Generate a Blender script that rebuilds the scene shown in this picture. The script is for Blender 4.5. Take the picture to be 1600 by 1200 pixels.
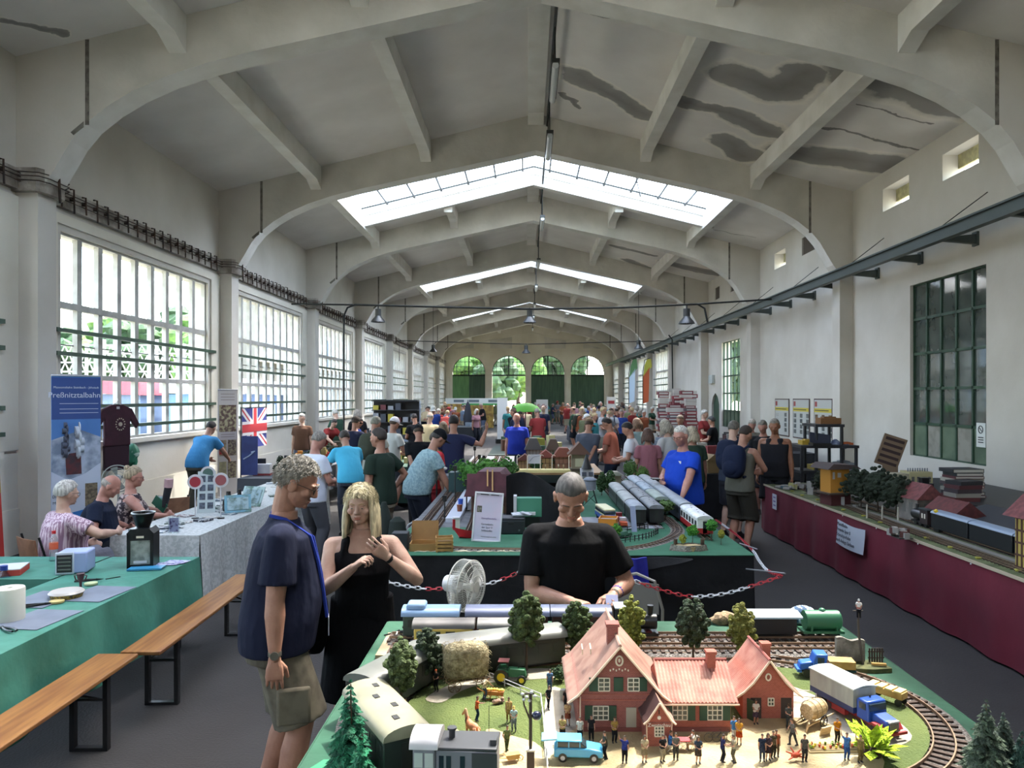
import bpy,math,random
from mathutils import Vector,Matrix,Euler
from math import pi,sin,cos,radians as R,atan2,sqrt,hypot
for _o in list(bpy.data.objects):bpy.data.objects.remove(_o)
S=bpy.context.scene
COL=S.collection
# ---------------------------------------------------------------- camera, sky, sun, exposure
F,CX,CY,H=1150.0,822.0,620.0,2.15
cam=bpy.data.objects.new('camera',bpy.data.cameras.new('camera'));COL.objects.link(cam)
cam.location=(0,0,H);cam.rotation_euler=(pi/2,0,0)
cam.data.sensor_width=36;cam.data.lens=F/1600*36
cam.data.shift_x=-(CX-800)/1600;cam.data.shift_y=(CY-600)/1600
cam.data.clip_start=.05;cam.data.clip_end=900
S.camera=cam
S.view_settings.view_transform='Standard';S.view_settings.look='None'
S.view_settings.gamma=1;S.view_settings.use_curve_mapping=False
S.view_settings.exposure=EXPOSURE=0.36
S.cycles.use_denoising=True
S.cycles.max_bounces=9;S.cycles.diffuse_bounces=5;S.cycles.glossy_bounces=3
S.cycles.transparent_max_bounces=16;S.cycles.transmission_bounces=4
S.cycles.sample_clamp_indirect=6;S.cycles.caustics_reflective=False;S.cycles.caustics_refractive=False
W=bpy.data.worlds.new('world');S.world=W;W.use_nodes=True
_n=W.node_tree.nodes;_l=W.node_tree.links
_bg=_n['Background']
_sky=_n.new('ShaderNodeTexSky');_sky.sky_type='NISHITA';_sky.sun_disc=False
_sky.sun_elevation=R(62);_sky.sun_rotation=R(36);_sky.air_density=1.2;_sky.dust_density=3.0
_mix=_n.new('ShaderNodeMixRGB');_mix.inputs[0].default_value=.80;_mix.inputs[2].default_value=(.335,.315,.285,1)
_l.new(_sky.outputs[0],_mix.inputs[1]);_l.new(_mix.outputs[0],_bg.inputs['Color'])
_bg.inputs['Strength'].default_value=9.0
SUN_A,SUN_B=.36,.45
_s=bpy.data.lights.new('sun','SUN');sun=bpy.data.objects.new('sun',_s);COL.objects.link(sun)
_s.energy=8.0;_s.angle=R(.6);_s.color=(1,.95,.86)
sun.rotation_euler=Vector((-SUN_A,-SUN_B,-1)).to_track_quat('-Z','Y').to_euler();sun.location=(10,20,40)
def portal(loc,rot,sx,sy):
    l=bpy.data.lights.new('portal','AREA');l.shape='RECTANGLE';l.size=sx;l.size_y=sy
    l.cycles.is_portal=True
    o=bpy.data.objects.new('portal',l);COL.objects.link(o);o.location=loc;o.rotation_euler=rot
    return o
# ---------------------------------------------------------------- helpers
rnd=random.Random(7)
def PT(px,py,d):return Vector(((px-CX)*d/F,d,H-(py-CY)*d/F))
def PG(px,py,z):
    d=(H-z)*F/(py-CY);return Vector(((px-CX)*d/F,d,z))
def C(h,k=1.0):
    h=h.lstrip('#');c=[int(h[i:i+2],16)/255 for i in(0,2,4)]
    return tuple(((x/12.92)if x<=.04045 else((x+.055)/1.055)**2.4)*k for x in c)+(1,)
class MB:
    """collects shapes; .obj() links them as ONE mesh object"""
    def __init__(s):s.v=[];s.f=[];s.m=[];s.T=Matrix.Identity(4)
    def add(s,vs,fs,mi=0):
        b=len(s.v);T=s.T
        s.v+=[tuple(T@Vector(p))for p in vs]
        for f in fs:s.f.append([b+i for i in f]);s.m.append(mi)
        return s
    def box(s,x0,x1,y0,y1,z0,z1,mi=0):
        return s.add([(x0,y0,z0),(x1,y0,z0),(x1,y1,z0),(x0,y1,z0),(x0,y0,z1),(x1,y0,z1),(x1,y1,z1),(x0,y1,z1)],
                     [(0,3,2,1),(4,5,6,7),(0,1,5,4),(1,2,6,5),(2,3,7,6),(3,0,4,7)],mi)
    def bx(s,c,d,mi=0,rz=0,rx=0,ry=0):
        T=s.T;s.T=T@Matrix.Translation(c)@Euler((rx,ry,rz)).to_matrix().to_4x4()
        s.box(-d[0]/2,d[0]/2,-d[1]/2,d[1]/2,-d[2]/2,d[2]/2,mi);s.T=T;return s
    def prism(s,pts,a,b,ax='y',mi=0,cap=None):
        """polygon (u,w) pushed from a to b along axis; y: (x,z)  x: (y,z)  z: (x,y)"""
        n=len(pts)
        q={'y':lambda u,w,t:(u,t,w),'x':lambda u,w,t:(t,u,w),'z':lambda u,w,t:(u,w,t)}[ax]
        A=sum(pts[i][0]*pts[(i+1)%n][1]-pts[(i+1)%n][0]*pts[i][1]for i in range(n))
        if ax=='y':A=-A
        if A<0:pts=pts[::-1]
        vs=[q(u,w,a)for u,w in pts]+[q(u,w,b)for u,w in pts]
        s.add(vs,[(i,(i+1)%n,n+(i+1)%n,n+i)for i in range(n)],mi)
        c=mi if cap is None else cap
        b0=len(s.v)-2*n
        s.f.append([b0+i for i in range(n)][::-1]);s.m.append(c)
        s.f.append([b0+n+i for i in range(n)]);s.m.append(c)
        return s
    def cyl(s,p0,p1,r0,r1=None,n=12,mi=0,caps=True):
        r1=r0 if r1 is None else r1;p0=Vector(p0);p1=Vector(p1);d=(p1-p0)
        if d.length<1e-9:return s
        q=d.to_track_quat('Z','Y');vs=[]
        for p,r in((p0,r0),(p1,r1)):
            vs+=[p+q@Vector((cos(2*pi*i/n)*r,sin(2*pi*i/n)*r,0))for i in range(n)]
        s.add(vs,[(i,(i+1)%n,n+(i+1)%n,n+i)for i in range(n)],mi)
        if caps:
            b0=len(s.v)-2*n
            s.f.append([b0+i for i in range(n)][::-1]);s.m.append(mi);s.f.append([b0+n+i for i in range(n)]);s.m.append(mi)
        return s
    def tube(s,pts,r,n=6,mi=0,closed=False):
        pts=[Vector(p)for p in pts];m=len(pts);vs=[];prev=None
        rr=r if isinstance(r,(list,tuple))else[r]*m
        for i,p in enumerate(pts):
            if closed:d=pts[(i+1)%m]-pts[i-1]
            else:d=pts[min(i+1,m-1)]-pts[max(i-1,0)]
            d.normalize()
            if prev is None:u=d.orthogonal().normalized()
            else:
                u=prev-d*prev.dot(d)
                u=u.normalized()if u.length>1e-6 else d.orthogonal().normalized()
            prev=u;w=d.cross(u)
            vs+=[p+(u*cos(2*pi*k/n)+w*sin(2*pi*k/n))*rr[i]for k in range(n)]
        fs=[(i*n+k,i*n+(k+1)%n,((i+1)%m)*n+(k+1)%n,((i+1)%m)*n+k)for i in range(m if closed else m-1)for k in range(n)]
        if not closed:fs+=[tuple(range(n))[::-1],tuple((m-1)*n+k for k in range(n))]
        return s.add(vs,fs,mi)
    def loft(s,rings,mi=0,caps=True):
        n=len(rings[0]);vs=[p for r in rings for p in r];m=len(rings)
        fs=[(i*n+k,i*n+(k+1)%n,(i+1)*n+(k+1)%n,(i+1)*n+k)for i in range(m-1)for k in range(n)]
        if caps:fs+=[tuple(range(n))[::-1],tuple((m-1)*n+k for k in range(n))]
        return s.add(vs,fs,mi)
    def ell(s,c,r,nu=12,nv=8,mi=0,q=None,fn=None):
        if not isinstance(r,(tuple,list)):r=(r,r,r)
        c=Vector(c);vs=[]
        def pt(a,b):
            d=Vector((cos(b)*cos(a),cos(b)*sin(a),sin(b)));k=fn(d)if fn else 1
            p=Vector((d.x*r[0]*k,d.y*r[1]*k,d.z*r[2]*k))
            return c+(q@p if q else p)
        vs.append(pt(0,-pi/2))
        for j in range(1,nv):vs+=[pt(2*pi*i/nu,-pi/2+pi*j/nv)for i in range(nu)]
        vs.append(pt(0,pi/2));L=len(vs)-1;fs=[]
        for i in range(nu):
            i2=(i+1)%nu
            fs.append((0,1+i2,1+i))
            for j in range(nv-2):fs.append((1+j*nu+i,1+j*nu+i2,1+(j+1)*nu+i2,1+(j+1)*nu+i))
            fs.append((1+(nv-2)*nu+i,1+(nv-2)*nu+i2,L))
        return s.add(vs,fs,mi)
    def lathe(s,prof,c=(0,0,0),n=16,mi=0):
        rings=[[(c[0]+r*cos(2*pi*k/n),c[1]+r*sin(2*pi*k/n),c[2]+z)for k in range(n)]for r,z in prof]
        return s.loft(rings,mi)
    def sheet(s,fn,nu,nv,mi=0,th=0):
        """grid surface fn(u,v) with thickness th along z (or a vector)"""
        g=[Vector(fn(i/nu,j/nv))for j in range(nv+1)for i in range(nu+1)]
        w=nu+1
        fs=[(j*w+i,j*w+i+1,(j+1)*w+i+1,(j+1)*w+i)for j in range(nv)for i in range(nu)]
        if th:
            t=Vector(th)if isinstance(th,(tuple,list,Vector))else Vector((0,0,-th));N=len(g)
            fs2=[tuple(N+i for i in f)[::-1]for f in fs];e=[]
            for i in range(nu):e+=[(i+1,i,N+i,N+i+1),(nv*w+i,nv*w+i+1,N+nv*w+i+1,N+nv*w+i)]
            for j in range(nv):e+=[(j*w,(j+1)*w,N+(j+1)*w,N+j*w),((j+1)*w+nu,j*w+nu,N+j*w+nu,N+(j+1)*w+nu)]
            g=g+[p+t for p in g];fs=fs+fs2+e
        return s.add(g,fs,mi)
    def mesh(s,name,mats,ang=38):
        me=bpy.data.meshes.new(name);me.from_pydata(s.v,[],s.f)
        for m in(mats if isinstance(mats,(list,tuple))else[mats]):me.materials.append(m)
        me.polygons.foreach_set('material_index',s.m)
        if ang:
            me.polygons.foreach_set('use_smooth',[True]*len(s.f));me.update()
            me.set_sharp_from_angle(angle=R(ang))
        me.update();return me
    def obj(s,name,mats,parent=None,loc=(0,0,0),rz=0,bev=0,ang=38,label=None):
        o=bpy.data.objects.new(name,s.mesh(name,mats,ang));COL.objects.link(o)
        o.location=loc;o.rotation_euler=(0,0,rz)
        if parent:o.parent=parent
        if label:o['label']=label
        if bev:
            b=o.modifiers.new('bevel','BEVEL');b.width=bev;b.segments=2;b.limit_method='ANGLE';b.angle_limit=R(40)
        return o
def tag(o,label,cat,group=None,kind=None):
    o['label']=label;o['category']=cat
    if group:o['group']=group
    if kind:o['kind']=kind
    return o
def thing(name,label,cat,loc=(0,0,0),rz=0,group=None,sc=1):
    o=bpy.data.objects.new(name,None);COL.objects.link(o);o.empty_display_size=.1
    o.location=loc;o.rotation_euler=(0,0,rz);o.scale=(sc,sc,sc)
    return tag(o,label,cat,group)
def struct(o,label=None):
    o['kind']='structure'
    if label:o['label']=label
    return o
def dup(root,loc=None,rz=None,label=None,group=None,sc=None,name=None):
    r=root.copy();COL.objects.link(r)
    if name:r.name=name
    if loc is not None:r.location=loc
    if rz is not None:r.rotation_euler=(0,0,rz)
    if sc:r.scale=(sc,sc,sc)
    if label:r['label']=label
    if group:r['group']=group
    for ch in list(root.children):
        c=ch.copy();COL.objects.link(c);c.parent=r
        for g in list(ch.children):
            d=g.copy();COL.objects.link(d);d.parent=c
    return r
_mats={}
def M(name,col,rough=.6,metal=0,mix=None,scale=5,lo=.4,hi=.6,bump=0,bscale=30,emit=0,detail=4,stretch=None,spec=None):
    """procedural material: base colour, optional second colour mixed in by noise, optional bump"""
    if name in _mats:return _mats[name]
    m=bpy.data.materials.new(name);m.use_nodes=True;nt=m.node_tree;N=nt.nodes;L=nt.links
    b=N['Principled BSDF'];c=C(col)if isinstance(col,str)else tuple(col)
    b.inputs['Base Color'].default_value=c;b.inputs['Roughness'].default_value=rough;b.inputs['Metallic'].default_value=metal
    if spec is not None:b.inputs['Specular IOR Level'].default_value=spec
    m.diffuse_color=c
    tc=None
    if mix or bump:
        tc=N.new('ShaderNodeTexCoord');mp=N.new('ShaderNodeMapping');L.new(tc.outputs['Object'],mp.inputs[0])
        if stretch:mp.inputs['Scale'].default_value=stretch
    if mix:
        t=N.new('ShaderNodeTexNoise');t.inputs['Scale'].default_value=scale;t.inputs['Detail'].default_value=detail
        L.new(mp.outputs[0],t.inputs[0]);r=N.new('ShaderNodeValToRGB');L.new(t.outputs['Fac'],r.inputs[0])
        r.color_ramp.elements[0].position=lo;r.color_ramp.elements[0].color=c
        r.color_ramp.elements[1].position=hi;r.color_ramp.elements[1].color=C(mix)
        L.new(r.outputs[0],b.inputs['Base Color'])
    if bump:
        t=N.new('ShaderNodeTexNoise');t.inputs['Scale'].default_value=bscale;t.inputs['Detail'].default_value=3
        L.new(mp.outputs[0],t.inputs[0]);bp=N.new('ShaderNodeBump');bp.inputs['Strength'].default_value=bump
        bp.inputs['Distance'].default_value=.02
        L.new(t.outputs['Fac'],bp.inputs['Height']);L.new(bp.outputs[0],b.inputs['Normal'])
    if emit:
        b.inputs['Emission Color'].default_value=c;b.inputs['Emission Strength'].default_value=emit
    _mats[name]=m;return m
def glassy(name,col=(1,1,1,1),gloss=.08,rough=.02):
    if name in _mats:return _mats[name]
    m=bpy.data.materials.new(name);m.use_nodes=True;N=m.node_tree.nodes;L=m.node_tree.links
    N.remove(N['Principled BSDF']);o=N['Material Output']
    t=N.new('ShaderNodeBsdfTransparent');t.inputs[0].default_value=col
    g=N.new('ShaderNodeBsdfGlossy');g.inputs['Roughness'].default_value=rough
    x=N.new('ShaderNodeMixShader');x.inputs[0].default_value=gloss
    L.new(t.outputs[0],x.inputs[1]);L.new(g.outputs[0],x.inputs[2]);L.new(x.outputs[0],o.inputs[0])
    m.diffuse_color=(.7,.8,.85,.3);_mats[name]=m;return m
FONT=None
def text(name,body,mat,parent,loc,rot,size,depth=.001,align='CENTER'):
    """lettering as a real extruded mesh part"""
    c=bpy.data.curves.new(name,'FONT');c.body=body;c.size=size;c.extrude=depth;c.align_x=align;c.align_y='CENTER'
    c.resolution_u=2
    t=bpy.data.objects.new('tmp',c);COL.objects.link(t)
    me=bpy.data.meshes.new_from_object(t.evaluated_get(bpy.context.evaluated_depsgraph_get()));bpy.data.objects.remove(t)
    me.materials.clear();me.materials.append(mat)
    o=bpy.data.objects.new(name,me);COL.objects.link(o);o.location=loc;o.rotation_euler=rot
    if parent:o.parent=parent
    return o
# ================================================================= THE HALL
XL,XR,XC=-7.0,7.44,.22;BAY=6.65;Y0=10.1;YEND=Y0+8*BAY;YBACK=Y0-3*BAY
def yn(n):return Y0+n*BAY
def zs(x):return 8.59-.245*abs(x-XC)
def plaster(name,a,b,stain=None,sc=.7,bump=.15):
    m=M(name,a,.85,mix=b,scale=sc,lo=.35,hi=.7,detail=8,bump=bump,bscale=9,spec=.2)
    return m
wallm=plaster('white_plaster','#C9C5BC','#B8B3A8')
cream=plaster('cream_plaster','#DAD6C8','#C9C3B2')
beam_side=plaster('weathered_concrete','#B5B2A8','#CFCBC1',sc=1.1,bump=.4)
beam_soff=plaster('painted_soffit','#DAD8D1','#C9C6BD',sc=2)
greenp=M('green_paint','#2E4A38',.5,mix='#24402F',scale=3)
dkmetal=M('dark_metal','#2A2D2C',.45,.6)
rust=M('rusty_iron','#2B2420',.8,.3,mix='#4A382B',scale=12)
panem=glassy('window_glass',(.92,.96,.95,1),.06)
# ceiling slab: concrete with old water stains kept as patches of their own shape
def ceiling_mat():
    m=M('ceiling_concrete','#E3DFDA',.9,mix='#D1CCC6',scale=.9,lo=.3,hi=.75,detail=8,bump=.2,bscale=6,spec=.1)
    N=m.node_tree.nodes;L=m.node_tree.links;b=N['Principled BSDF']
    base=b.inputs['Base Color'].links[0].from_socket
    g=N.new('ShaderNodeNewGeometry');nz=N.new('ShaderNodeTexNoise');nz.inputs['Scale'].default_value=1.3;nz.inputs['Detail'].default_value=5
    L.new(g.outputs['Position'],nz.inputs[0])
    sc=N.new('ShaderNodeVectorMath');sc.operation='SCALE';NS=.75;sc.inputs['Scale'].default_value=NS;L.new(nz.outputs['Color'],sc.inputs[0])
    ad=N.new('ShaderNodeVectorMath');ad.operation='ADD';L.new(g.outputs['Position'],ad.inputs[0]);L.new(sc.outputs[0],ad.inputs[1])
    tot=None
    def hit(px,py):
        k=.001
        while H+(CY-py)*k*1<zs((px-CX)*k):k+=.00001
        return((px-CX)*k,F*k)
    # ends of each stain (photo pixels) and its radius in metres
    for x0,y0_,x1,y1_,r_ in((895,115,1008,178,.20),(876,145,905,168,.05),(1165,50,1335,82,.27),(1145,118,1215,140,.30),(1215,140,1258,118,.26),(1068,160,1140,178,.15),(1140,178,1200,205,.22),(1140,222,1168,242,.27),
                         (1360,108,1550,165,.48),(1235,238,1385,258,.33),(1270,195,1430,235,.03),(1345,162,1450,187,.02),(880,5,1058,45,.035),(800,222,838,212,.09),(1165,312,1245,325,.12),(955,383,1025,400,.12),(985,408,1010,418,.22),(1045,412,1130,430,.28),(5,30,95,58,.05),(1080,352,1180,372,.02)):
        a,b2=hit(x0,y0_),hit(x1,y1_);dx,dy=b2[0]-a[0],b2[1]-a[1];LL=dx*dx+dy*dy
        def nm(op,u,v):
            q=N.new('ShaderNodeVectorMath');q.operation=op;L.new(u,q.inputs[0]);return q
        s=nm('SUBTRACT',ad.outputs[0],0);s.inputs[1].default_value=(a[0]+.5*NS,a[1]+.5*NS,0)
        fl=nm('MULTIPLY',s.outputs[0],0);fl.inputs[1].default_value=(1,1,0)
        dt=nm('DOT_PRODUCT',fl.outputs[0],0);dt.inputs[1].default_value=(dx/LL,dy/LL,0)
        cl_=N.new('ShaderNodeClamp');L.new(dt.outputs['Value'],cl_.inputs[0])
        pr=N.new('ShaderNodeVectorMath');pr.operation='SCALE';pr.inputs[0].default_value=(dx,dy,0);L.new(cl_.outputs[0],pr.inputs['Scale'])
        df=nm('SUBTRACT',fl.outputs[0],0);L.new(pr.outputs[0],df.inputs[1])
        ln=nm('LENGTH',df.outputs[0],0);dv=N.new('ShaderNodeMath');dv.operation='MULTIPLY';L.new(ln.outputs['Value'],dv.inputs[0]);dv.inputs[1].default_value=.5/r_
        if tot is None:tot=dv.outputs[0]
        else:
            mn=N.new('ShaderNodeMath');mn.operation='MINIMUM';L.new(tot,mn.inputs[0]);L.new(dv.outputs[0],mn.inputs[1]);tot=mn.outputs[0]
    rp=N.new('ShaderNodeValToRGB');L.new(tot,rp.inputs[0]);e=rp.color_ramp.elements
    e[0].position=.0;e[0].color=(.36,.36,.36,1);e[1].position=1.0;e[1].color=(1,1,1,1)
    q=rp.color_ramp.elements.new(.66);q.color=(.46,.46,.46,1);q=rp.color_ramp.elements.new(.72);q.color=(.86,.85,.82,1)
    q=rp.color_ramp.elements.new(.86);q.color=(1.1,1.09,1.05,1)
    mx=N.new('ShaderNodeMixRGB');mx.blend_type='MULTIPLY';mx.inputs[0].default_value=1
    L.new(base,mx.inputs[1]);L.new(rp.outputs[0],mx.inputs[2]);L.new(mx.outputs[0],b.inputs['Base Color'])
    return m
ceilm=ceiling_mat()
floorm=M('asphalt_floor','#242221',.8,mix='#2D2B2A',scale=1.3,lo=.35,hi=.7,detail=9,bump=.25,bscale=60)
struct(MB().box(XL-.4,XR+.4,YBACK,YEND+.4,-.2,0).obj('floor',floorm))
# ---- ceiling with the openings of the skylights
sky={-3:(XC-5,XC+5,1.5,4.0),-1:(XC-5,3.45,.45,3.6),1:(XC-5,XC+5,.6,4.5),3:(XC-5,XC+5,.6,4.5),5:(XC-5,XC+5,.6,4.5)}  # unseen roof lights: nearest sized to sun the front table, rearmost added for light
cb=MB()
def slab(xa,xb,ya,yb,t=.16):
    for a,b in((xa,min(xb,XC)),(max(xa,XC),xb)):
        if b-a<1e-3:continue
        cb.add([(a,ya,zs(a)),(b,ya,zs(b)),(b,yb,zs(b)),(a,yb,zs(a)),(a,ya,zs(a)+t),(b,ya,zs(b)+t),(b,yb,zs(b)+t),(a,yb,zs(a)+t)],
               [(0,3,2,1),(4,5,6,7),(0,1,5,4),(1,2,6,5),(2,3,7,6),(3,0,4,7)])
for n in range(-3,8):
    a,b=yn(n),yn(n+1)
    if n in sky:
        x0,x1,p,q=sky[n]
        slab(XL-.4,x0,a,b);slab(x1,XR+.4,a,b);slab(x0,x1,a,a+p);slab(x0,x1,a+q,b)
    else:slab(XL-.4,XR+.4,a,b)
struct(cb.obj('ceiling',ceilm,ang=0))
# ---- skylights: upstand, glazing bars and panes
frost=glassy('skylight_glass',(.95,.98,1,1),.05)
for k,(n,(x0,x1,p,q))in enumerate(sorted(sky.items())):
    a,b=yn(n)+p,yn(n)+q
    r=thing('window_%d'%(30+k),'skylight','window');del r['category'];struct(r,'glazed roof light of framed panes across the ridge of the ceiling')
    m=MB();hh=.2
    for xa,xb in((x0,XC),(XC,x1)):
        for yy0,yy1 in((a-.05,a+.03),(b-.03,b+.05)):
            m.add([(xa,yy0,zs(xa)-.02),(xb,yy0,zs(xb)-.02),(xb,yy1,zs(xb)-.02),(xa,yy1,zs(xa)-.02),(xa,yy0,zs(xa)+hh),(xb,yy0,zs(xb)+hh),(xb,yy1,zs(xb)+hh),(xa,yy1,zs(xa)+hh)],
                  [(0,3,2,1),(4,5,6,7),(0,1,5,4),(1,2,6,5),(2,3,7,6),(3,0,4,7)])
    m.box(x0-.05,x0+.03,a,b,zs(x0)-.02,zs(x0)+hh);m.box(x1-.03,x1+.05,a,b,zs(x1)-.02,zs(x1)+hh)
    # deeper edge beam on the far side
    for xa,xb in((x0-.2,XC),(XC,x1+.2)):
        m.add([(xa,b,zs(xa)-.32),(xb,b,zs(xb)-.32),(xb,b+.22,zs(xb)-.32),(xa,b+.22,zs(xa)-.32),(xa,b,zs(xa)+.0),(xb,b,zs(xb)+.0),(xb,b+.22,zs(xb)),(xa,b+.22,zs(xa))],
              [(0,3,2,1),(4,5,6,7),(0,1,5,4),(1,2,6,5),(2,3,7,6),(3,0,4,7)])
    m.obj('upstand',beam_soff,r,ang=0)
    g=MB();x=x0;i=0
    while x<x1-.1:
        g.tube([(x,a,zs(x)+hh-.04),(x,b,zs(x)+hh-.04)],.035,4);x+=.78;i+=1
    for yy in(a+.02,(a+b)/2,b-.02):g.tube([(x0,yy,zs(x0)+hh),(XC,yy,zs(XC)+hh),(x1,yy,zs(x1)+hh)],.03,4)
    g.tube([(2.4,a,zs(2.4)+hh-.1),(3.3,b,zs(3.3)+hh-.1)],.02,4)
    g.obj('glazing_bars',dkmetal,r)
    g=MB()
    for xa,xb in((x0,XC),(XC,x1)):g.add([(xa,a,zs(xa)+hh),(xb,a,zs(xb)+hh),(xb,b,zs(xb)+hh),(xa,b,zs(xa)+hh)],[(0,1,2,3)])
    g.obj('pane',frost,r,ang=0)
    portal(((x0+x1)/2,(a+b)/2,8.75),(0,0,0),x1-x0+.1,b-a+.05)
# ---- purlins and ridge beam
k=40
for n in range(-3,8):
    a,b=yn(n)+.4,yn(n+1)
    for dx,w,d in((-5,.24,.36),(-2.5,.24,.34),(0,.36,.12),(2.5,.24,.34),(5,.24,.36)):
        y0=a
        if n in sky and abs(dx)<3:
            y0=yn(n)+sky[n][3]+.22
        x=XC+dx;z=zs(x)
        if dx==0:z=8.6
        m=MB();m.prism([(y0,z+.02),(y0,z-d-.1),(y0+.3,z-d),(b-.35,z-d),(b,z-d-.14),(b,z+.02)],x-w/2,x+w/2,'x')
        struct(m.obj('trim_%d'%k,beam_soff,ang=0,label='painted concrete purlin under the ceiling'));k+=1
# ---- portal frames (columns with curved haunches and the beam) : one per bay line
inner=[(-6.7,0),(-6.7,4.95),(-6.55,5.15),(-6.4,5.4),(-6.25,5.66),(-6.05,5.9),(-5.75,6.14),(-5.4,6.35),(-4.95,6.55),(-4.4,6.73),(-3.8,6.88),(XC,7.76)]
inner_r=[(2*XC-x,z)for x,z in inner[:-1]][::-1]
jointm=M('dark_joint','#77736B',.95,mix='#5A564F',scale=9)
for n in range(-2,8):
    y=yn(n);P2=inner+inner_r;m=MB();q=5
    xl,xr=inner[q][0],2*XC-inner[q][0]
    for k in range(len(P2)-1):
        a,b=P2[k],P2[k+1];col=k<q or k>=len(P2)-1-q
        m.add([(a[0],y,a[1]),(b[0],y,b[1]),(b[0],y+.4,b[1]),(a[0],y+.4,a[1])],[(0,1,2,3)],2 if max(a[1],b[1])<5.2 else 0)
        if not col:
            for yy in(y,y+.4):m.add([(a[0],yy,a[1]),(b[0],yy,b[1]),(b[0],yy,zs(b[0])),(a[0],yy,zs(a[0]))],[(0,1,2,3)],1)
    for yy in(y,y+.4):
        for L_,X_,s in((inner[:q+1],XL,xl),([(2*XC-u,w)for u,w in inner[:q+1]],XR,xr)):
            for k in range(q):m.add([(L_[k][0],yy,L_[k][1]),(L_[k+1][0],yy,L_[k+1][1]),(X_,yy,L_[k+1][1]),(X_,yy,L_[k][1])],[(0,1,2,3)],2)
            m.add([(s,yy,L_[q][1]),(s,yy,zs(s)),(X_,yy,zs(X_)),(X_,yy,L_[q][1])],[(0,1,2,3)],2)
    for s,g in((xl,1),(xr,-1)):
        m.box(min(s,s+g*.055),max(s,s+g*.055),y-.003,y,inner[q][1]-.02,zs(s),3)
    m.prism([(inner[q][0]-.02,inner[q][1]-.05),(inner[q][0]-.16,inner[q][1]-.16),(inner[q][0]-.2,inner[q][1]-.12),(inner[q][0]-.02,inner[q][1]+.03)],y-.003,y,'y',3)
    struct(m.obj('trim_%d'%(n+3),[beam_soff,beam_side,wallm,jointm],ang=0,label='concrete portal frame with curved haunches'))
# ---- walls
def wall_with_holes(name,x0,x1,ya,yb,z1,holes,mat,mis=None):
    """wall along y between x0 and x1; holes = (y0,y1,z0,z1)"""
    ys=sorted({ya,yb}|{h[0]for h in holes}|{h[1]for h in holes});zz=sorted({0,z1}|{h[2]for h in holes}|{h[3]for h in holes});m=MB()
    for i in range(len(ys)-1):
        run=None
        for j in range(len(zz)-1):
            cy,cz=(ys[i]+ys[i+1])/2,(zz[j]+zz[j+1])/2
            solid=not any(h[0]<cy<h[1]and h[2]<cz<h[3]for h in holes)
            if solid:run=(run[0],zz[j+1])if run else(zz[j],zz[j+1])
            if(not solid or j==len(zz)-2)and run:m.box(x0,x1,ys[i],ys[i+1],run[0],run[1]);run=None
    return struct(m.obj(name,mat,ang=0))
WINL=[(yn(n)+.97,yn(n)+6.1,1.42,4.65)for n in range(-3,8)]
wall_with_holes('wall_left',XL-.4,XL,YBACK,YEND,6.9,WINL,wallm)
far_r=[(yn(n)+.97,yn(n)+5.6,1.42,4.65)for n in(4,5,6,7)]
w1,w2=(11.9,14.26,1.02,4.3),(25.6,28.0,1.02,4.2)
hi=[(y,y+1.05,6.0,6.47)for y in(10.4,12.1,14.3)]+[(y,y+.95,5.95,6.42)for y in(18.9,21.1)]+[(26.0,26.8,5.95,6.42),(28.3,29.0,5.95,6.42),(32.5,33.3,5.95,6.42)]
door_r=(28.35,29.5,0,2.3)
wall_with_holes('wall_right',XR,XR+.4,YBACK,YEND,6.9,far_r+[w1,w2,door_r]+hi,wallm)
struct(MB().box(XL-.4,XR+.4,YBACK-.3,YBACK,0,9).obj('wall_back',wallm,ang=0))
# ---- big concrete grid windows of the left wall (and the far right wall)
gridm=M('grid_concrete','#B9B8B2',.8,mix='#A8A69E',scale=4)
railm=M('green_rail','#3F5647',.5,.2)
def grid_window(nm,x,y0,y1,z0,z1,side,rails=True,full=True):
    r=thing(nm,'window','window');del r['category'];struct(r)
    m=MB();L=y1-y0;nc=9;s=side
    xa,xb=sorted((x+s*.06,x+s*.14))
    pitch=L/nc
    for i in range(nc+1):
        c=y0+i*pitch;w=.062 if 0<i<nc else.04
        m.box(xa,xb,max(y0,c-w),min(y1,c+w),z0,z1)
    for za,zb in((z0,z0+.04),(2.42,2.5),(3.5,3.6),(z1-.04,z1)):m.box(xa-.01,xb+.01,y0,y1,za,zb)
    m.obj('mullion_grid',gridm,r,ang=0)
    g=MB();gx=x+s*.13
    for i in range(nc):
        g.tube([(gx,y0+i*pitch+.06,2.95),(gx,y0+(i+1)*pitch-.06,2.95)],.012,4)
    for i in range(nc):g.box(gx-.01,gx+.01,y0+(i+.5)*pitch-.008,y0+(i+.5)*pitch+.008,z0,z0+.001)
    g.obj('glazing_bar',dkmetal,r)
    MB().add([(gx,y0,z0),(gx,y1,z0),(gx,y1,z1),(gx,y0,z1)],[(0,1,2,3)]).obj('pane',panem,r,ang=0)
    if rails:
        for z in(3.15,2.8,2.0,1.65):
            MB().box(x-s*.09,x-s*.03,y0-.22,y1+.22,z-.03,z+.03).obj('guard_rail',railm,r)
    portal((x+s*.42,(y0+y1)/2,(z0+z1)/2),(0,pi/2*s,0)if False else(0,(pi/2 if s>0 else-pi/2),0),z1-z0,y1-y0)
    return r
for i,(a,b,c,d)in enumerate(WINL):grid_window('window_%d'%(i+1),XL,a,b,c,d,-1)
for i,(a,b,c,d)in enumerate(far_r):grid_window('window_%d'%(i+14),XR,a,b,c,d,1)
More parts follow.
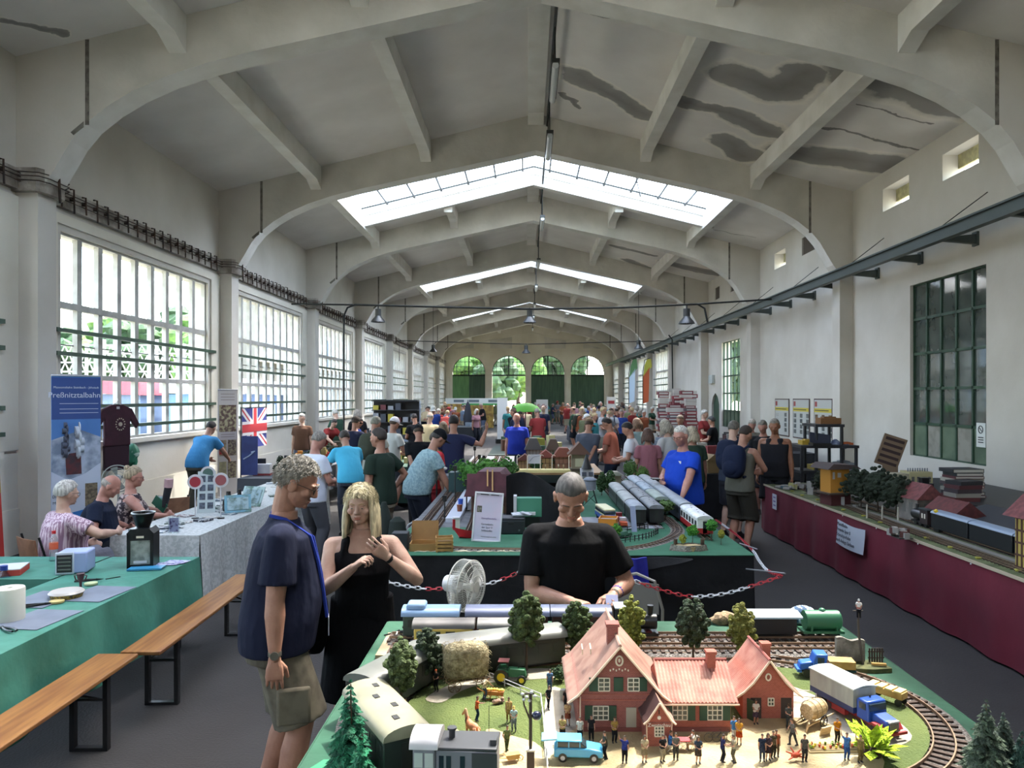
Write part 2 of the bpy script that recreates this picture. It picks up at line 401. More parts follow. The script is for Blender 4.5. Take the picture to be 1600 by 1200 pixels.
# raised sill and recess lines below the left windows
for n in range(-1,8):
    m=MB();a,b=yn(n)+.4,yn(n+1)
    m.box(XL,XL+.05,a,b,.0,.62);m.box(XL,XL+.025,a,b,.62,1.38);m.box(XL,XL+.12,a+.4,b-.4,1.34,1.42)
    m.box(XL,XL+.035,a,a+.45,1.42,4.9);m.box(XL,XL+.035,b-.45,b,1.42,4.9);m.box(XL,XL+.035,a+.45,b-.45,4.75,4.9)
    struct(m.obj('trim_%d'%(n+100),cream,ang=0,label='plaster dado and sill under the tall window'))
# ---- rough band with cables and iron hooks above the left windows
band=M('raw_concrete','#A8A298',.95,mix='#6E665C',scale=2.2,lo=.42,hi=.62,detail=10,bump=.8,bscale=25)
for n in range(-1,8):
    a,b=yn(n),yn(n+1)
    r=thing('trim_%d'%(n+120),'trim','trim');del r['category'];struct(r,'rough concrete band with old cable hooks over the windows')
    m=MB();m.box(XL,XL+.09,a+.4,b,4.98,5.26);m.prism([(XL,a-.1),(XL+.34,a-.1),(XL+.42,a+.05),(XL+.42,a+.4),(XL+.2,a+.62),(XL,a+.62)],4.95,5.27,'z')
    m.obj('concrete_band',band,r,ang=0)
    for z in(5.08,5.14,5.19):
        MB().tube([(XL+.13,b,z),(XL+.13,a+.7,z),(XL+.46,a+.44,z),(XL+.46,a+.02,z),(XL+.4,a-.13,z),(XL+.12,a-.2,z)],.008,5).obj('cable',rust,r)
    if n<6:
        for j in range(19 if n<3 else 12):
            y=a+.75+j*((b-a-.9)/(19 if n<3 else 12));h=rnd.uniform(.16,.22)
            MB().tube([(XL+.09,y,5.12+h*.8),(XL+.15,y,5.12+h*.75),(XL+.16,y,5.12-h*.9)],.014,5).bx((XL+.12,y,5.14),(.07,.03,.06)).obj('iron_hook',rust,r)
        MB().tube([(XL+.46,a+.2,5.32),(XL+.48,a+.2,4.86)],.018,5).obj('iron_hook',rust,r)
# ---- windows in the right wall
dgl=M('dark_window_glass','#353F3B',.05,0,mix='#4E5853',scale=1.6,lo=.4,hi=.75,spec=.9)
green2=M('green_panel','#5C6E58',.6,mix='#4B5E4A',scale=3);greyp=M('grey_panel','#8C8A80',.8,mix='#7B796F',scale=5)
for nm,(a,b,c,d),dark in(('window_20',w1,1),('window_21',w2,0)):
    r=thing(nm,'w','w');del r['category'];struct(r,'tall green framed steel window in the right wall')
    m=MB();x0,x1=XR+.06,XR+.12;rows=[c,c+.62]+[c+.62+(d-c-.62)*k/4 for k in(1,2,3,4)]
    for i in range(6):y=a+(b-a)*i/5;m.box(x0,x1,y-.022,y+.022,c,d)
    for z in rows:m.box(x0,x1,a,b,z-.025,z+.025)
    m.obj('window_frame',greenp,r)
    for i in range(5):
        y0_,y1_=a+(b-a)*i/5,a+(b-a)*(i+1)/5
        MB().box(x0+.02,x0+.03,y0_,y1_,c,c+.62).obj('panel',(greyp if i in(1,3)else green2)if dark else green2,r)
    if dark:
        g=MB()
        for i in range(5):
            for j in range(4):
                t=rnd.uniform(-.004,.004);y0_,y1_=a+(b-a)*i/5,a+(b-a)*(i+1)/5
                g.add([(x0+.03+t,y0_,rows[j+1]),(x0+.03-t,y1_,rows[j+1]),(x0+.03-t,y1_,rows[j+2]),(x0+.03+t,y0_,rows[j+2])],[(0,1,2,3)])
        g.obj('pane',dgl,r,ang=0)
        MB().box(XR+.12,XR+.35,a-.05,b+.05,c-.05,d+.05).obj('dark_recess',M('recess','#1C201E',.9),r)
        s=MB();s.box(x0-.012,x0-.002,12.0,12.24,1.32,1.72);s.obj('paper_notice',M('paper','#CFD2CE',.7),r)
        s=MB();s.tube([(x0-.014,12.12+.06*cos(t*pi/8),1.61+.06*sin(t*pi/8))for t in range(16)],.008,4,closed=True);s.tube([(x0-.014,12.09,1.58),(x0-.014,12.15,1.64)],.007,4)
        for z in(1.48,1.44,1.40):s.box(x0-.016,x0-.012,12.05,12.19,z-.008,z+.008)
        s.obj('printed_symbol',M('ink','#26282C',.7),r)
    else:
        MB().add([(x0+.03,a,rows[1]),(x0+.03,b,rows[1]),(x0+.03,b,d),(x0+.03,a,d)],[(0,1,2,3)]).obj('pane',panem,r,ang=0)
        portal((XR+.3,(a+b)/2,(rows[1]+d)/2),(0,pi/2,0),d-rows[1],b-a)
k=22
for a,b,c,d in hi:
    r=thing('window_%d'%(k+28),'w','w');k+=1;del r['category'];struct(r,'small square opening high in the right wall')
    if k in(26,28,29):MB().box(XR+.04,XR+.08,a,b,c,d).obj('shutter',M('brown_shutter','#4B443B',.8),r)
    else:
        MB().add([(XR+.3,a,c),(XR+.3,b,c),(XR+.3,b,d),(XR+.3,a,d)],[(0,1,2,3)]).obj('pane',panem,r,ang=0)
        MB().box(XR+.28,XR+.33,a,b,c+.22,d).obj('blind',M('yellow_blind','#B5AE80',.8,mix='#8f8a68',scale=8),r)
r=thing('door_5','d','d');del r['category'];struct(r,'narrow dark green arched door in the right wall')
MB().box(XR+.08,XR+.13,door_r[0],door_r[1],0,2.3).obj('door_leaf',greenp,r)
m=MB();yc=(door_r[0]+door_r[1])/2
for sgn in(-1,1):m.prism([(yc+sgn*.58,2.301),(yc+sgn*.58,1.85),(yc+sgn*.35,2.15),(yc,2.301)],XR-.001,XR+.1,'x')
m.obj('arch_head',wallm,r,ang=0)
# ---- end wall with four arched gateways
DO=[(-6.33,-3.52),(-2.92,-.06),(.44,3.30),(3.85,6.71)];ZD,ZA=4.0,4.30
m=MB();ye=YEND
xs=[XL-.4]+[v for d in DO for v in d]+[XR+.4]
for i in range(0,10,2):m.box(xs[i],xs[i+1],ye,ye+.35,0,6.05)
for x0,x1 in DO:
    xc=(x0+x1)/2;rr=(x1-x0)/2;pts=[(xc+rr*cos(pi*t/16),ZA+rr*sin(pi*t/16)*.98)for t in range(17)]
    for t in range(16):
        a,b=pts[t],pts[t+1]
        m.prism([(a[0],6.05),(b[0],6.05),(b[0],b[1]),(a[0],a[1])],ye,ye+.35,'y')
m.prism([(XL-.4,6.05),(XR+.4,6.05),(XR+.4,zs(XR)+.1),(XC,8.7),(XL-.4,zs(XL)+.1)],ye,ye+.35,'y')
m.box(XL,XR,ye-.12,ye,6.02,6.12);
for x in(-6.75,-3.2,.19,3.58,7.1):m.box(x-.17,x+.17,ye-.1,ye,0,4.5);m.box(x-.23,x+.23,ye-.13,ye,4.4,4.55)
for x in(-3.4,-.9,1.3,3.7):m.box(x-.3,x+.3,ye-.08,ye,6.12,6.4+.9*(1-abs(x-.2)/5))
m.prism([(XL,6.6),(-4.4,6.75),(-3.8,6.88),(XC,7.76),(4.24,6.88),(4.84,6.75),(XR,6.6),(XR,zs(XR)),(XC,zs(XC)),(XL,zs(XL))],ye-.2,ye,'y')
struct(m.obj('wall_end',cream,ang=0))
m=MB()
for x,w in((-5.3,.8),(5.7,.8)):m.prism([(x-w,6.3),(x+w,6.3),(x+w*(1 if x<0 else-1),6.75)],ye-.02,ye+.0,'y')
for x,w in((-2.15,.95),(2.5,.95)):m.prism([(x-w,6.3),(x+w,6.3),(x+w,7.0+(.3 if x<0 else 0)),(x-w,7.0+(0 if x<0 else.3))],ye-.02,ye+.0,'y')
struct(m.obj('trim_140',beam_side,ang=0,label='recessed plaster panels in the gable'))
leaf=M('green_door_boards','#2F4C39',.6,mix='#3C5A43',scale=1.2,stretch=(6,1,.6));leaf_lit=M('lit_green_boards','#4F7A4C',.6,mix='#5F8C58',scale=1.5,stretch=(6,1,.6))  # lighter copy paints the light falling on one leaf of the first gate
for i,(x0,x1)in enumerate(DO):
    r=thing('door_%d'%(i+1),'d','d');del r['category'];struct(r,'arched gateway with green board doors')
    xc=(x0+x1)/2;rr=(x1-x0)/2
    if i!=1:
        for s,(a,b)in enumerate(((x0,xc),(xc,x1))):
            m=MB();n=8
            for j in range(n):m.box(a+(b-a)*j/n+.006,a+(b-a)*(j+1)/n-.006,ye+.1,ye+.16,0,ZD)
            m.box(a,b+.002,ye+.12,ye+.15,0,ZD)
            m.obj('door_leaf',leaf_lit if(i==0 and s==0)else leaf,r,ang=0)
    g=MB();pts=[(x0+.02,ZD),(x1-.02,ZD)]+[(xc+rr*cos(pi*t/20),ZA+rr*sin(pi*t/20)*.98)for t in range(21)]
    g.add([(x,ye+.2,z)for x,z in pts],[tuple(range(len(pts)))]);g.obj('pane',panem,r,ang=0)
    m=MB();m.box(x0,x1,ye+.1,ye+.2,ZD-.06,ZD+.06);m.box(xc-.05,xc+.05,ye+.12,ye+.2,ZD,5.7)
    for t in range(1,8):
        x=x0+(x1-x0)*t/8;zt=ZA+.98*sqrt(max(0,rr*rr-(x-xc)**2));m.box(x-.018,x+.018,ye+.15,ye+.19,ZD,zt)
    for z in(4.35,4.75,5.15):
        w=rr if z<ZA else sqrt(max(0,rr*rr-((z-ZA)/.98)**2));m.box(xc-w,xc+w,ye+.15,ye+.19,z-.018,z+.018)
    m.tube([(xc+(rr-.03)*cos(pi*t/20),ye+.17,ZA+(rr-.03)*sin(pi*t/20)*.98)for t in range(21)],.035,5)
    m.obj('window_frame',dkmetal,r)
portal((.2,ye+.5,3.6),(pi/2,0,0)if False else(-pi/2,0,0),13.2,4.4)
# ---- steel channel with brackets along the right wall
r=thing('steel_channel_rail','long dark grey steel channel rail running along the right wall above the windows','rail',(6.84,0,-.03))
MB().box(-.04,.04,-2,62.8,4.76,4.94).box(-.09,.04,-2,62.8,4.93,4.96).box(-.09,.04,-2,62.8,4.74,4.77).obj('channel',M('grey_steel','#4E5654',.5,.5),r,ang=0)
for i in range(30):
    y=5.35+i*1.7
    if y<62:MB().prism([(-.03,4.80),(-.03,4.755),(.56,4.70),(.56,4.86)],y-.04,y+.04,'y').box(.56,.60,y-.07,y+.07,4.67,4.9).obj('bracket',M('grey_steel','#4E5654'),r,ang=0)
for i in range(9):
    y=8.9+i*3.4;MB().tube([(.0,y,4.95),(.53,y-.55,5.45)],.008,4).obj('stay_wire',dkmetal,r)
# ---- electrical conduit runs and bell lamps
def pipe(pts,label,rad=.025,mat=None):return tag(MB().tube(pts,rad,6).obj('conduit_pipe',mat or dkmetal),label,'pipe')
yl=20.4
pipe([(-5.05,yl,.6),(-5.05,yl,4.4),(-4.95,yl,4.62),(-4.75,yl,4.7),(-2,yl,4.63),(.2,yl,4.58),(2.6,yl,4.62),(4.75,yl,4.72),(4.95,yl,4.6),(5.03,yl,4.2)],'black cable conduit spanning the hall between the walls',.028)
pipe([(XL+.5,yl,4.72),(-4.8,yl,4.7)],'short black stub of the spanning conduit at the left wall');pipe([(4.75,yl,4.72),(6.8,yl,4.85)],'short black stub of the spanning conduit at the right wall')
yl2=36
pipe([(-6.2,yl2,3.9),(-6.2,yl2,4.9),(0,yl2,4.72),(7.43,yl2,4.9)],'second thinner conduit spanning the hall farther back',.022)
pipe([(6.1,31.5,4.8),(6.25,31.5,4.6),(6.3,31.5,.0)],'grey downpipe conduit curving from the steel rail to the boxes',.03)
pipe([(.48,9.2,8.35),(.48,62,8.2)],'long dark conduit running under the roof ridge',.03)
bell=M('lamp_enamel','#3A3C3B',.4,.4)
for x,y,z,s,lb in((-4.1,yl,4.66,1,'dark bell lamp hanging on the spanning conduit near the left windows'),(.1,yl,4.62,.95,'dark bell lamp hanging at the middle of the hall under the ridge'),(4.45,yl,4.68,1.15,'dark bell lamp hanging on the spanning conduit near the right wall'),
                       (-5.3,42,5.2,1.1,'distant bell lamp before the last left windows'),(5.2,34,4.85,1.1,'distant bell lamp near the last right windows'),(0,yl2,4.76,1.1,'distant bell lamp under the ridge in the middle')):
    t=thing('bell_lamp',lb,'lamp',(x,y,z),sc=s)
    if y in(42,34):MB().cyl((0,0,0),(0,0,(zs(x)-z)/s),.012,n=6).obj('suspension_rod',bell,t)
    MB().cyl((0,0,.0),(0,0,-.08),.02,n=8).cyl((0,0,-.08),(0,0,-.26),.085,n=14).obj('lamp_housing',bell,t)
    MB().lathe([(.075,-.25),(.1,-.3),(.17,-.38),(.2,-.44),(.19,-.44),(.09,-.31),(.02,-.28)],n=20).obj('lamp_shade',bell,t)
    MB().ell((0,0,-.36),(.05,.05,.07),10,6).obj('bulb',M('bulb_glass','#C9CDCB',.15),t)
lum=M('luminaire_plastic','#B8BCBA',.3)
for i,(y,z)in enumerate(((12.7,7.55),(15.5,7.4),(22.2,7.35),(28.6,7.3),(35,7.3),(41,7.2),(47,7.2),(54,7.1))):
    t=thing('ceiling_luminaire',['grey tube luminaire hanging under the ridge, nearest one behind the big frame','long grey tube luminaire hanging before the bright skylight'][i]if i<2 else 'small tube luminaire in the row hanging far under the ridge','lamp',(.48,y,z),group='tube luminaires under the ridge' if i>1 else None)
    MB().box(-.07,.07,-.75,.75,.04,.1).obj('housing',bell,t);MB().cyl((0,-.72,.0),(0,.72,.0),.055,n=12).obj('tube_cover',lum,t)
    for s in(-.5,.5):MB().cyl((0,s,.1),(0,s,8.28-z),.012,n=6).obj('hanger',dkmetal,t)
for z in(2.95,2.6,2.1,1.02):
    if z>1.5:struct(MB().box(XL+.0,XL+.3,8.55,8.75,z-.035,z+.035).obj('trim_%d'%(150+int(z*10)),dkmetal,label='dark iron wall bracket at the left edge'))
# ================================================================= OUTSIDE
struct(MB().box(-160,160,-40,220,-.5,-.21).obj('ground_outside',M('gravel','#A9A294',.95,mix='#8E8C74',scale=.2,lo=.4,hi=.6)))
leafm=[M('tree_leaves_a','#34502A',.8,mix='#20381C',scale=3,lo=.4,hi=.6,bump=1,bscale=6),M('tree_leaves_b','#5E7E34',.8,mix='#385A26',scale=3,lo=.4,hi=.6,bump=1,bscale=6)]
barkm=M('bark','#4A3B2C',.9,mix='#32271D',scale=10)
def crown(m,c,r,n,rr,mi=0,rn=rnd,nu=7,nv=5):
    for _ in range(n):
        d=Vector((rn.gauss(0,1),rn.gauss(0,1),rn.gauss(0,1))).normalized()*rn.uniform(.55,1)
        s=rr*rn.uniform(.7,1.3)
        m.ell((c[0]+d.x*r[0],c[1]+d.y*r[1],c[2]+d.z*r[2]),(s,s,s*.85),nu,nv,mi,fn=lambda v,k=rn.random()*9:1+.25*sin(v.x*7+k)*cos(v.y*6+v.z*5+k))
for i,(x,y,h,k)in enumerate(((-38,58,8,0),(-34.5,61,8.8,1),(-31,57,8,0),(-28,61,9.4,0),(-41,55,7,1),(-24.8,58,8.6,1),(-22,62,9.2,0),(-26,66,10,0),(-6,84,10,1),(-1,86,9,1),(-3.2,78,7,0),(4,92,12,0),(-10,92,12,0),(-5,100,15,1),
                                  (13,58,8,1),(15,66,9,0),(13,50,7,0),(16,43,8,1),(17,30,9,1),(15,26,6,0),(20,80,12,0))):
    t=thing('leafy_tree',['leafy green tree standing outside beyond the windows','light green tree outside beyond the windows in the sun'][k],'tree',(x,y,-.21),group='trees outside')
    m=MB();crown(m,(0,0,h*.62),(h*.33,h*.33,h*.36),46,h*.11);m.obj('crown',leafm[k],t,ang=0)
    MB().tube([(0,0,0),(.1,0,h*.4),(0,.1,h*.6)],[.25,.18,.1],7).obj('trunk',barkm,t)
whitem=M('white_paint','#A9AAA6',.6)
t=thing('lattice_fence','white zigzag steel lattice standing outside behind the nearest tall windows','lattice',(0,0,-.21))
for row in range(4):
    m=MB();z0=3.0+row*.42
    for i in range(26):
        x=-21.5+i*.34;m.tube([(x,30+row*.8,z0),(x+.17,30+row*.8,z0+.36),(x+.34,30+row*.8,z0)],.035,4)
    m.tube([(-21.5,30+row*.8,z0),(-12.8,30+row*.8,z0)],.04,4);m.tube([(-21.5,30+row*.8,z0+.38),(-12.8,30+row*.8,z0+.38)],.04,4)
    m.obj('lattice_panel',whitem,t)
for i in range(5):
    for yy in(30,32.4):MB().box(-21.5+i*2.15-.05,-21.5+i*2.15+.05,yy-.05,yy+.05,0,4.7).obj('post',whitem,t)
for i,(x,y,w,a,b,lb)in enumerate(((-14.2,25,2.2,'#C24A55','#5A6E8C','market stall outside with red roof edge behind the nearest window'),(-11.5,25.5,2,'#E3E4E2','#5D7FA8','market stall outside with white roof edge behind the nearest window'),(-9.3,25.5,1.3,'#D8DCE0','#4C5F84','narrow blue booth outside beside the window grid'))):
    t=thing('market_stall',lb,'stall',(x,y,-.21))
    MB().box(-w/2,w/2,0,1.6,0,2.45).obj('booth',M('stall_'+b,b,.7),t);MB().prism([(-w/2-.1,2.5),(w/2+.1,2.42),(w/2+.1,2.85),(-w/2-.1,3.0)],-.2,1.7,'y').obj('awning',M('awn_'+a,a,.7),t)
    for k in(-1,1):MB().box(k*w*.25-.3,k*w*.25+.3,-.03,0,1.1,2.1).obj('shutter',M('stall_pane','#9FB2BD',.3),t)
t=thing('apartment_building','long pale building with rows of windows outside the left windows','building',(-12.5,34,-.21))
MB().box(-2.1,0,0,60,0,9.5).obj('facade',M('pale_render','#7E7A70',.9,mix='#6E6A60',scale=.5),t,ang=0)
MB().prism([(-2.4,9.5),(.3,9.5),(-1,10.6)],-.3,60.3,'y').obj('roof',M('grey_roof','#6E6A66',.8),t,ang=0)
for r_ in range(3):
    for i in range(16):
        y=1.2+i*3.7;f=MB().box(0,.06,y,y+1.5,1.2+r_*2.9,3.0+r_*2.9).obj('window',M('bluegrey_glass','#7F93A6',.2),t)
for z in(.2,4.0):MB().box(0,.35,0,60,z,z+.12).obj('ledge',M('ledge','#B8B3A6',.9),t,ang=0)
# ================================================================= PEOPLE
def ortho(d,hint):
    d=d.normalized();u=hint-d*hint.dot(d)
    if u.length<1e-5:u=d.orthogonal()
    u.normalize();return u,d.cross(u)
def ring(c,d,hint,ru,rv,n=16,e=2.0):
    """super-ellipse ring round c, normal d; ru along hint, rv across"""
    u,v=ortho(Vector(d),Vector(hint));out=[]
    for k in range(n):
        a=2*pi*k/n;ca,sa=cos(a),sin(a);p=2/e
        out.append(Vector(c)+u*ru*(abs(ca)**p)*(1 if ca>=0 else-1)+v*rv*(abs(sa)**p)*(1 if sa>=0 else-1))
    return out
def limb(m,pts,n=14,round0=True,round1=True,hint=(1,0,0)):
    """pts: list of (pos, ru[, rv]) ; rings perpendicular to the path"""
    P_=[Vector(p[0])for p in pts];rings=[]
    for i,p in enumerate(pts):
        d=P_[min(i+1,len(P_)-1)]-P_[max(i-1,0)];ru=p[1];rv=p[2]if len(p)>2 else ru
        rings.append((P_[i],d.normalized(),ru,rv))
    out=[]
    if round0:
        c,d,ru,rv=rings[0];r=min(ru,rv)
        for t in(.25,.6,.88):out.append(ring(c-d*r*cos(t*pi/2)*.9,d,hint,ru*sin(t*pi/2),rv*sin(t*pi/2),n))
    for c,d,ru,rv in rings:out.append(ring(c,d,hint,ru,rv,n))
    if round1:
        c,d,ru,rv=rings[-1];r=min(ru,rv)
        for t in(.88,.6,.25):out.append(ring(c+d*r*cos(t*pi/2)*.9,d,hint,ru*sin(t*pi/2),rv*sin(t*pi/2),n))
    m.loft(out)
def ik(a,b,l1,l2,hint):
    """middle joint between a and b bent towards hint"""
    a=Vector(a);b=Vector(b);d=b-a;L=d.length
    if L>(l1+l2)*.999:b=a+d*((l1+l2)*.999/L);d=b-a;L=d.length
    x=(l1*l1-l2*l2+L*L)/(2*L);h=sqrt(max(0,l1*l1-x*x));u,_v=ortho(d,Vector(hint))
    return a+d.normalized()*x+u*h,b
def remesh(m,vox,smooth=2,dec=None):
    me=bpy.data.meshes.new('tmp');me.from_pydata(m.v,[],m.f);o=bpy.data.objects.new('tmp',me);COL.objects.link(o)
    r=o.modifiers.new('r','REMESH');r.mode='VOXEL';r.voxel_size=vox;r.use_smooth_shade=True
    s=o.modifiers.new('s','SMOOTH');s.iterations=smooth;s.factor=.5
    if dec:d=o.modifiers.new('d','DECIMATE');d.ratio=dec
    dg=bpy.context.evaluated_depsgraph_get();n=bpy.data.meshes.new_from_object(o.evaluated_get(dg))
    bpy.data.objects.remove(o);bpy.data.meshes.remove(me)
    n.polygons.foreach_set('use_smooth',[True]*len(n.polygons));return n
def joined(meshes,name):
    v=[];f=[]
    for me in meshes:
        b=len(v);v+=[tuple(x.co)for x in me.vertices];f+=[[b+i for i in p.vertices]for p in me.polygons]
    n=bpy.data.meshes.new(name);n.from_pydata(v,[],f);n.polygons.foreach_set('use_smooth',[True]*len(f));n.update();return n
def rot(v,ax,a):return Matrix.Rotation(a,3,ax)@Vector(v)
class Body:
    """joints of a posed figure, feet on z=0, looking along +y, 1.75 m tall before scaling"""
    def __init__(s,lean=4,nod=8,yaw=0,tilt=0,twist=0,side=0,build=1.0,belly=.0,hands=((.24,.06,.80),(-.24,.06,.80)),elb=((.6,-.7,0),(-.6,-.7,0)),
                 feet=((.11,.02),(-.11,-.02)),hip=.93,knees=None,sit=False,curl=(.5,.5),female=False,palm=None,slim=1,foot_z=(0,0)):
        s.k=build;s.belly=belly;s.female=female;s.sit=sit;s.curl=curl;s.slim=slim
        s.pel=Vector((side,0,hip));X=Vector((1,0,0))
        def sp(p,t):
            q=rot((p[0],p[1],p[2]),'X',-R(lean)*t);q=rot(q,'Z',R(twist)*t);return s.pel+q
        s.sp=sp
        s.waist=sp((0,0,.14),.6);s.chest=sp((0,.0,.33),.9);s.neck=sp((0,-.015,.53),1);s.sh=[sp((a*.172*build**.5,-.01,.452),1)for a in(1,-1)]
        s.up=(s.neck-s.chest).normalized()
        hr=Matrix.Rotation(R(twist),3,'Z')@Matrix.Rotation(R(yaw),3,'Z')@Matrix.Rotation(R(tilt),3,'Y')@Matrix.Rotation(-R(lean*.55+nod),3,'X');s.hr=hr
        s.head=s.neck+s.up*.075+hr@Vector((0,.022,.105));s.q=hr.to_quaternion()
        s.hand=[];s.elbow=[]
        for i in(0,1):
            e,h=ik(s.sh[i],Vector(hands[i]),.285,.255,Vector(elb[i]));s.elbow.append(e);s.hand.append(h)
        s.hipj=[s.pel+Vector((a*.09,0,-.02))for a in(1,-1)];s.knee=[];s.ank=[];s.feet=feet
        for i in(0,1):
            a=Vector((feet[i][0],feet[i][1]-.03,.085+foot_z[i]));k,an=ik(s.hipj[i],a,.43,.425,(0.05*(1 if i==0 else-1),1,.15)if not knees else knees[i]);s.knee.append(k);s.ank.append(an)
        s.fz=foot_z;s.palm=palm or(None,None)
        s.fdir=[(s.knee[i]-s.hipj[i])for i in(0,1)]
    # ---- skin
    def torso(s,m,o=0,z0=-.14,z1=.56,n=22):
        k=s.k;b=s.belly;w=.92 if s.female else 1
        prof=[(-.14,.150,.105,0),(-.06,.172,.118,0),(.02,.170 if not s.female else.178,.118+b*.3,b*.25),(.09,.158*w,.112+b*.6,b*.55),(.16,.150*w,.108+b*.75,b*.65),(.23,.153*w,.110+b*.6,b*.45),
                (.31,.165*w,.118+b*.25,b*.2),(.39,.178*w,.115,.01 if s.female else.0),(.45,.172*w,.098,0),(.49,.125,.078,-.005),(.52,.075,.062,-.008),(.56,.058,.057,-.005)]
        rs=[]
        for z,rx,ry,yo in prof:
            if z0-1e-6<=z<=z1+1e-6:
                t=min(1,max(0,(z+.1)/.42));c=s.sp((0,yo,z),t);d=s.sp((0,yo,z+.02),t)-s.sp((0,yo,z-.02),t);kk=k if z<.46 else 1
                rs.append(ring(c,d,s.hx(t),rx*kk+o,(ry*kk+o),n,2.3))
        m.loft(rs)
    def hx(s,t):return s.sp((1,0,.3),t)-s.sp((0,0,.3),t)
    def skin_arms(s,m):
        k=s.k**.5
        for i in(0,1):
            a,e,h=s.sh[i],s.elbow[i],s.hand[i]
            limb(m,[(s.sp((.07*(1 if i==0 else-1),-.012,.468),1),.045),(a,.054*k)])
            limb(m,[(a,.054*k),(a.lerp(e,.35),.052*k),(a.lerp(e,.8),.043*k),(e,.041*k),(e.lerp(h,.25),.044*k),(e.lerp(h,.65),.034*k),(h,.027,.024)])
    def skin_legs(s,m):
        k=s.k**.6
        for i in(0,1):
            a,e,h=s.hipj[i],s.knee[i],s.ank[i]
            limb(m,[(a,.088*k),(a.lerp(e,.35),.082*k),(a.lerp(e,.8),.062*k),(e,.057*k),(e.lerp(h,.15),.056*k),(e.lerp(h,.35),.060*k),(e.lerp(h,.7),.044*k),(h,.038)])
            limb(m,[(h+Vector((0,-.03,-.045)),.035),(h+Vector((0,.06,-.05)),.038,.03),(h+Vector((0,.15,-.06)),.036,.02)])
    def heads(s,m,fine=True,jaw=1):
        q=s.q;c=s.head
        def E(p,r,nu=16,nv=12,fn=None):m.ell(c+q@Vector(p),r,nu,nv,q=q,fn=fn)
        E((0,-.012,.022),(.076,.096,.096));E((0,.022,-.048),(.060*jaw,.066,.066));E((0,.048,-.082),(.034*jaw,.034,.028))
        E((0,.045,.0),(.058,.046,.062))
        limb(m,[(s.neck-s.up*.06,.066,.062),(s.neck+s.up*.03,.056,.055),(c+q@Vector((0,-.03,-.05)),.054)])
        if fine:
            m.loft([ring(c+q@Vector((0,.084,.018)),q@Vector((0,.3,-1)),q@Vector((1,0,0)),.008,.010,8),ring(c+q@Vector((0,.096,-.008)),q@Vector((0,.3,-1)),q@Vector((1,0,0)),.010,.014,8),ring(c+q@Vector((0,.104,-.026)),q@Vector((0,0,-1)),q@Vector((1,0,0)),.014,.015,8),ring(c+q@Vector((0,.094,-.036)),q@Vector((0,0,-1)),q@Vector((1,0,0)),.012,.012,8)])
            for a in(1,-1):
                E((a*.013,.093,-.029),(.009,.010,.008));E((a*.029,.079,.022),(.026,.013,.008));E((a*.043,.062,-.024),(.024,.022,.02));E((a*.079,-.006,-.012),(.010,.022,.032));E((a*.082,-.012,.006),(.010,.018,.014))
                E((a*.031,.074,.002),(.017,.013,.0115))
            E((0,.085,-.0545),(.024,.011,.0055));E((0,.083,-.0665),(.021,.011,.0062));E((0,.080,-.088),(.018,.014,.014))
        else:
            E((0,.09,-.012),(.013,.022,.02));E((0,.078,.02),(.05,.016,.009))
            for a in(1,-1):E((a*.078,-.006,-.010),(.012,.022,.03))
    def hands_(s,m,i,n=8,fine=True):
        e,h=s.elbow[i],s.hand[i];d=(h-e).normalized()
        hint=Vector((0,0,1));side=1 if i==0 else-1
        pn=s.palm[i]
        if pn is None:pn=Vector((-side,0,0))
        pn=Vector(pn);pn=(pn-d*pn.dot(d));pn=pn.normalized()if pn.length>.05 else d.orthogonal().normalized()
        w=d.cross(pn)*(1 if i==0 else-1)
        if pn.cross(d).dot(w)==0:w=d.cross(pn)
        cu=s.curl[i]
        rs=[ring(h-d*.012,d,w,.027,.022,12),ring(h+d*.012,d,w,.030,.019,12),ring(h+d*.04,d,w,.038,.0165,12,2.6),ring(h+d*.075,d,w,.041,.0145,12,2.8),ring(h+d*.09,d,w,.038,.011,12,2.6)]
        m.loft(rs)
        if not fine:
            L=.08;c1=h+d*.085;a=cu*1.1
            p1=c1+(d*cos(a)+pn*sin(a))*L*.5;p2=p1+(d*cos(2*a)+pn*sin(2*a))*L*.45
            limb(m,[(c1,.034,.012),(p1,.032,.011),(p2,.024,.009)],hint=w)
        else:
            for j,(off,L,dr)in enumerate(((.029,.072,.16),(.0098,.080,.04),(-.0098,.074,-.05),(-.029,.060,-.18))):
                p=h+d*(.084-abs(off)*.12)+w*off;dd=(d+w*dr*.6).normalized();a=0;pts=[(p,.0088)];c_=cu*(1+.12*j)
                for seg,(f,t)in enumerate(((.46,.55),(.30,1.0),(.24,.7))):
                    a+=c_*t;q_=p+(dd*cos(a)+pn*sin(a))*L*f;p=q_;pts.append((p,.0084-.0009*(seg+1)))
                limb(m,pts,8,hint=w)
        p=h+d*.02+w*.024+pn*.004;t1=(d*.72+w*.62+pn*.25).normalized();t2=(d*.9+w*.2+pn*(.3+.4*cu)).normalized()
        limb(m,[(p,.0135),(p+t1*.034,.0118),(p+t1*.034+t2*.028,.0102),(p+t1*.034+t2*.05,.0085)],8)
        return d,pn,w
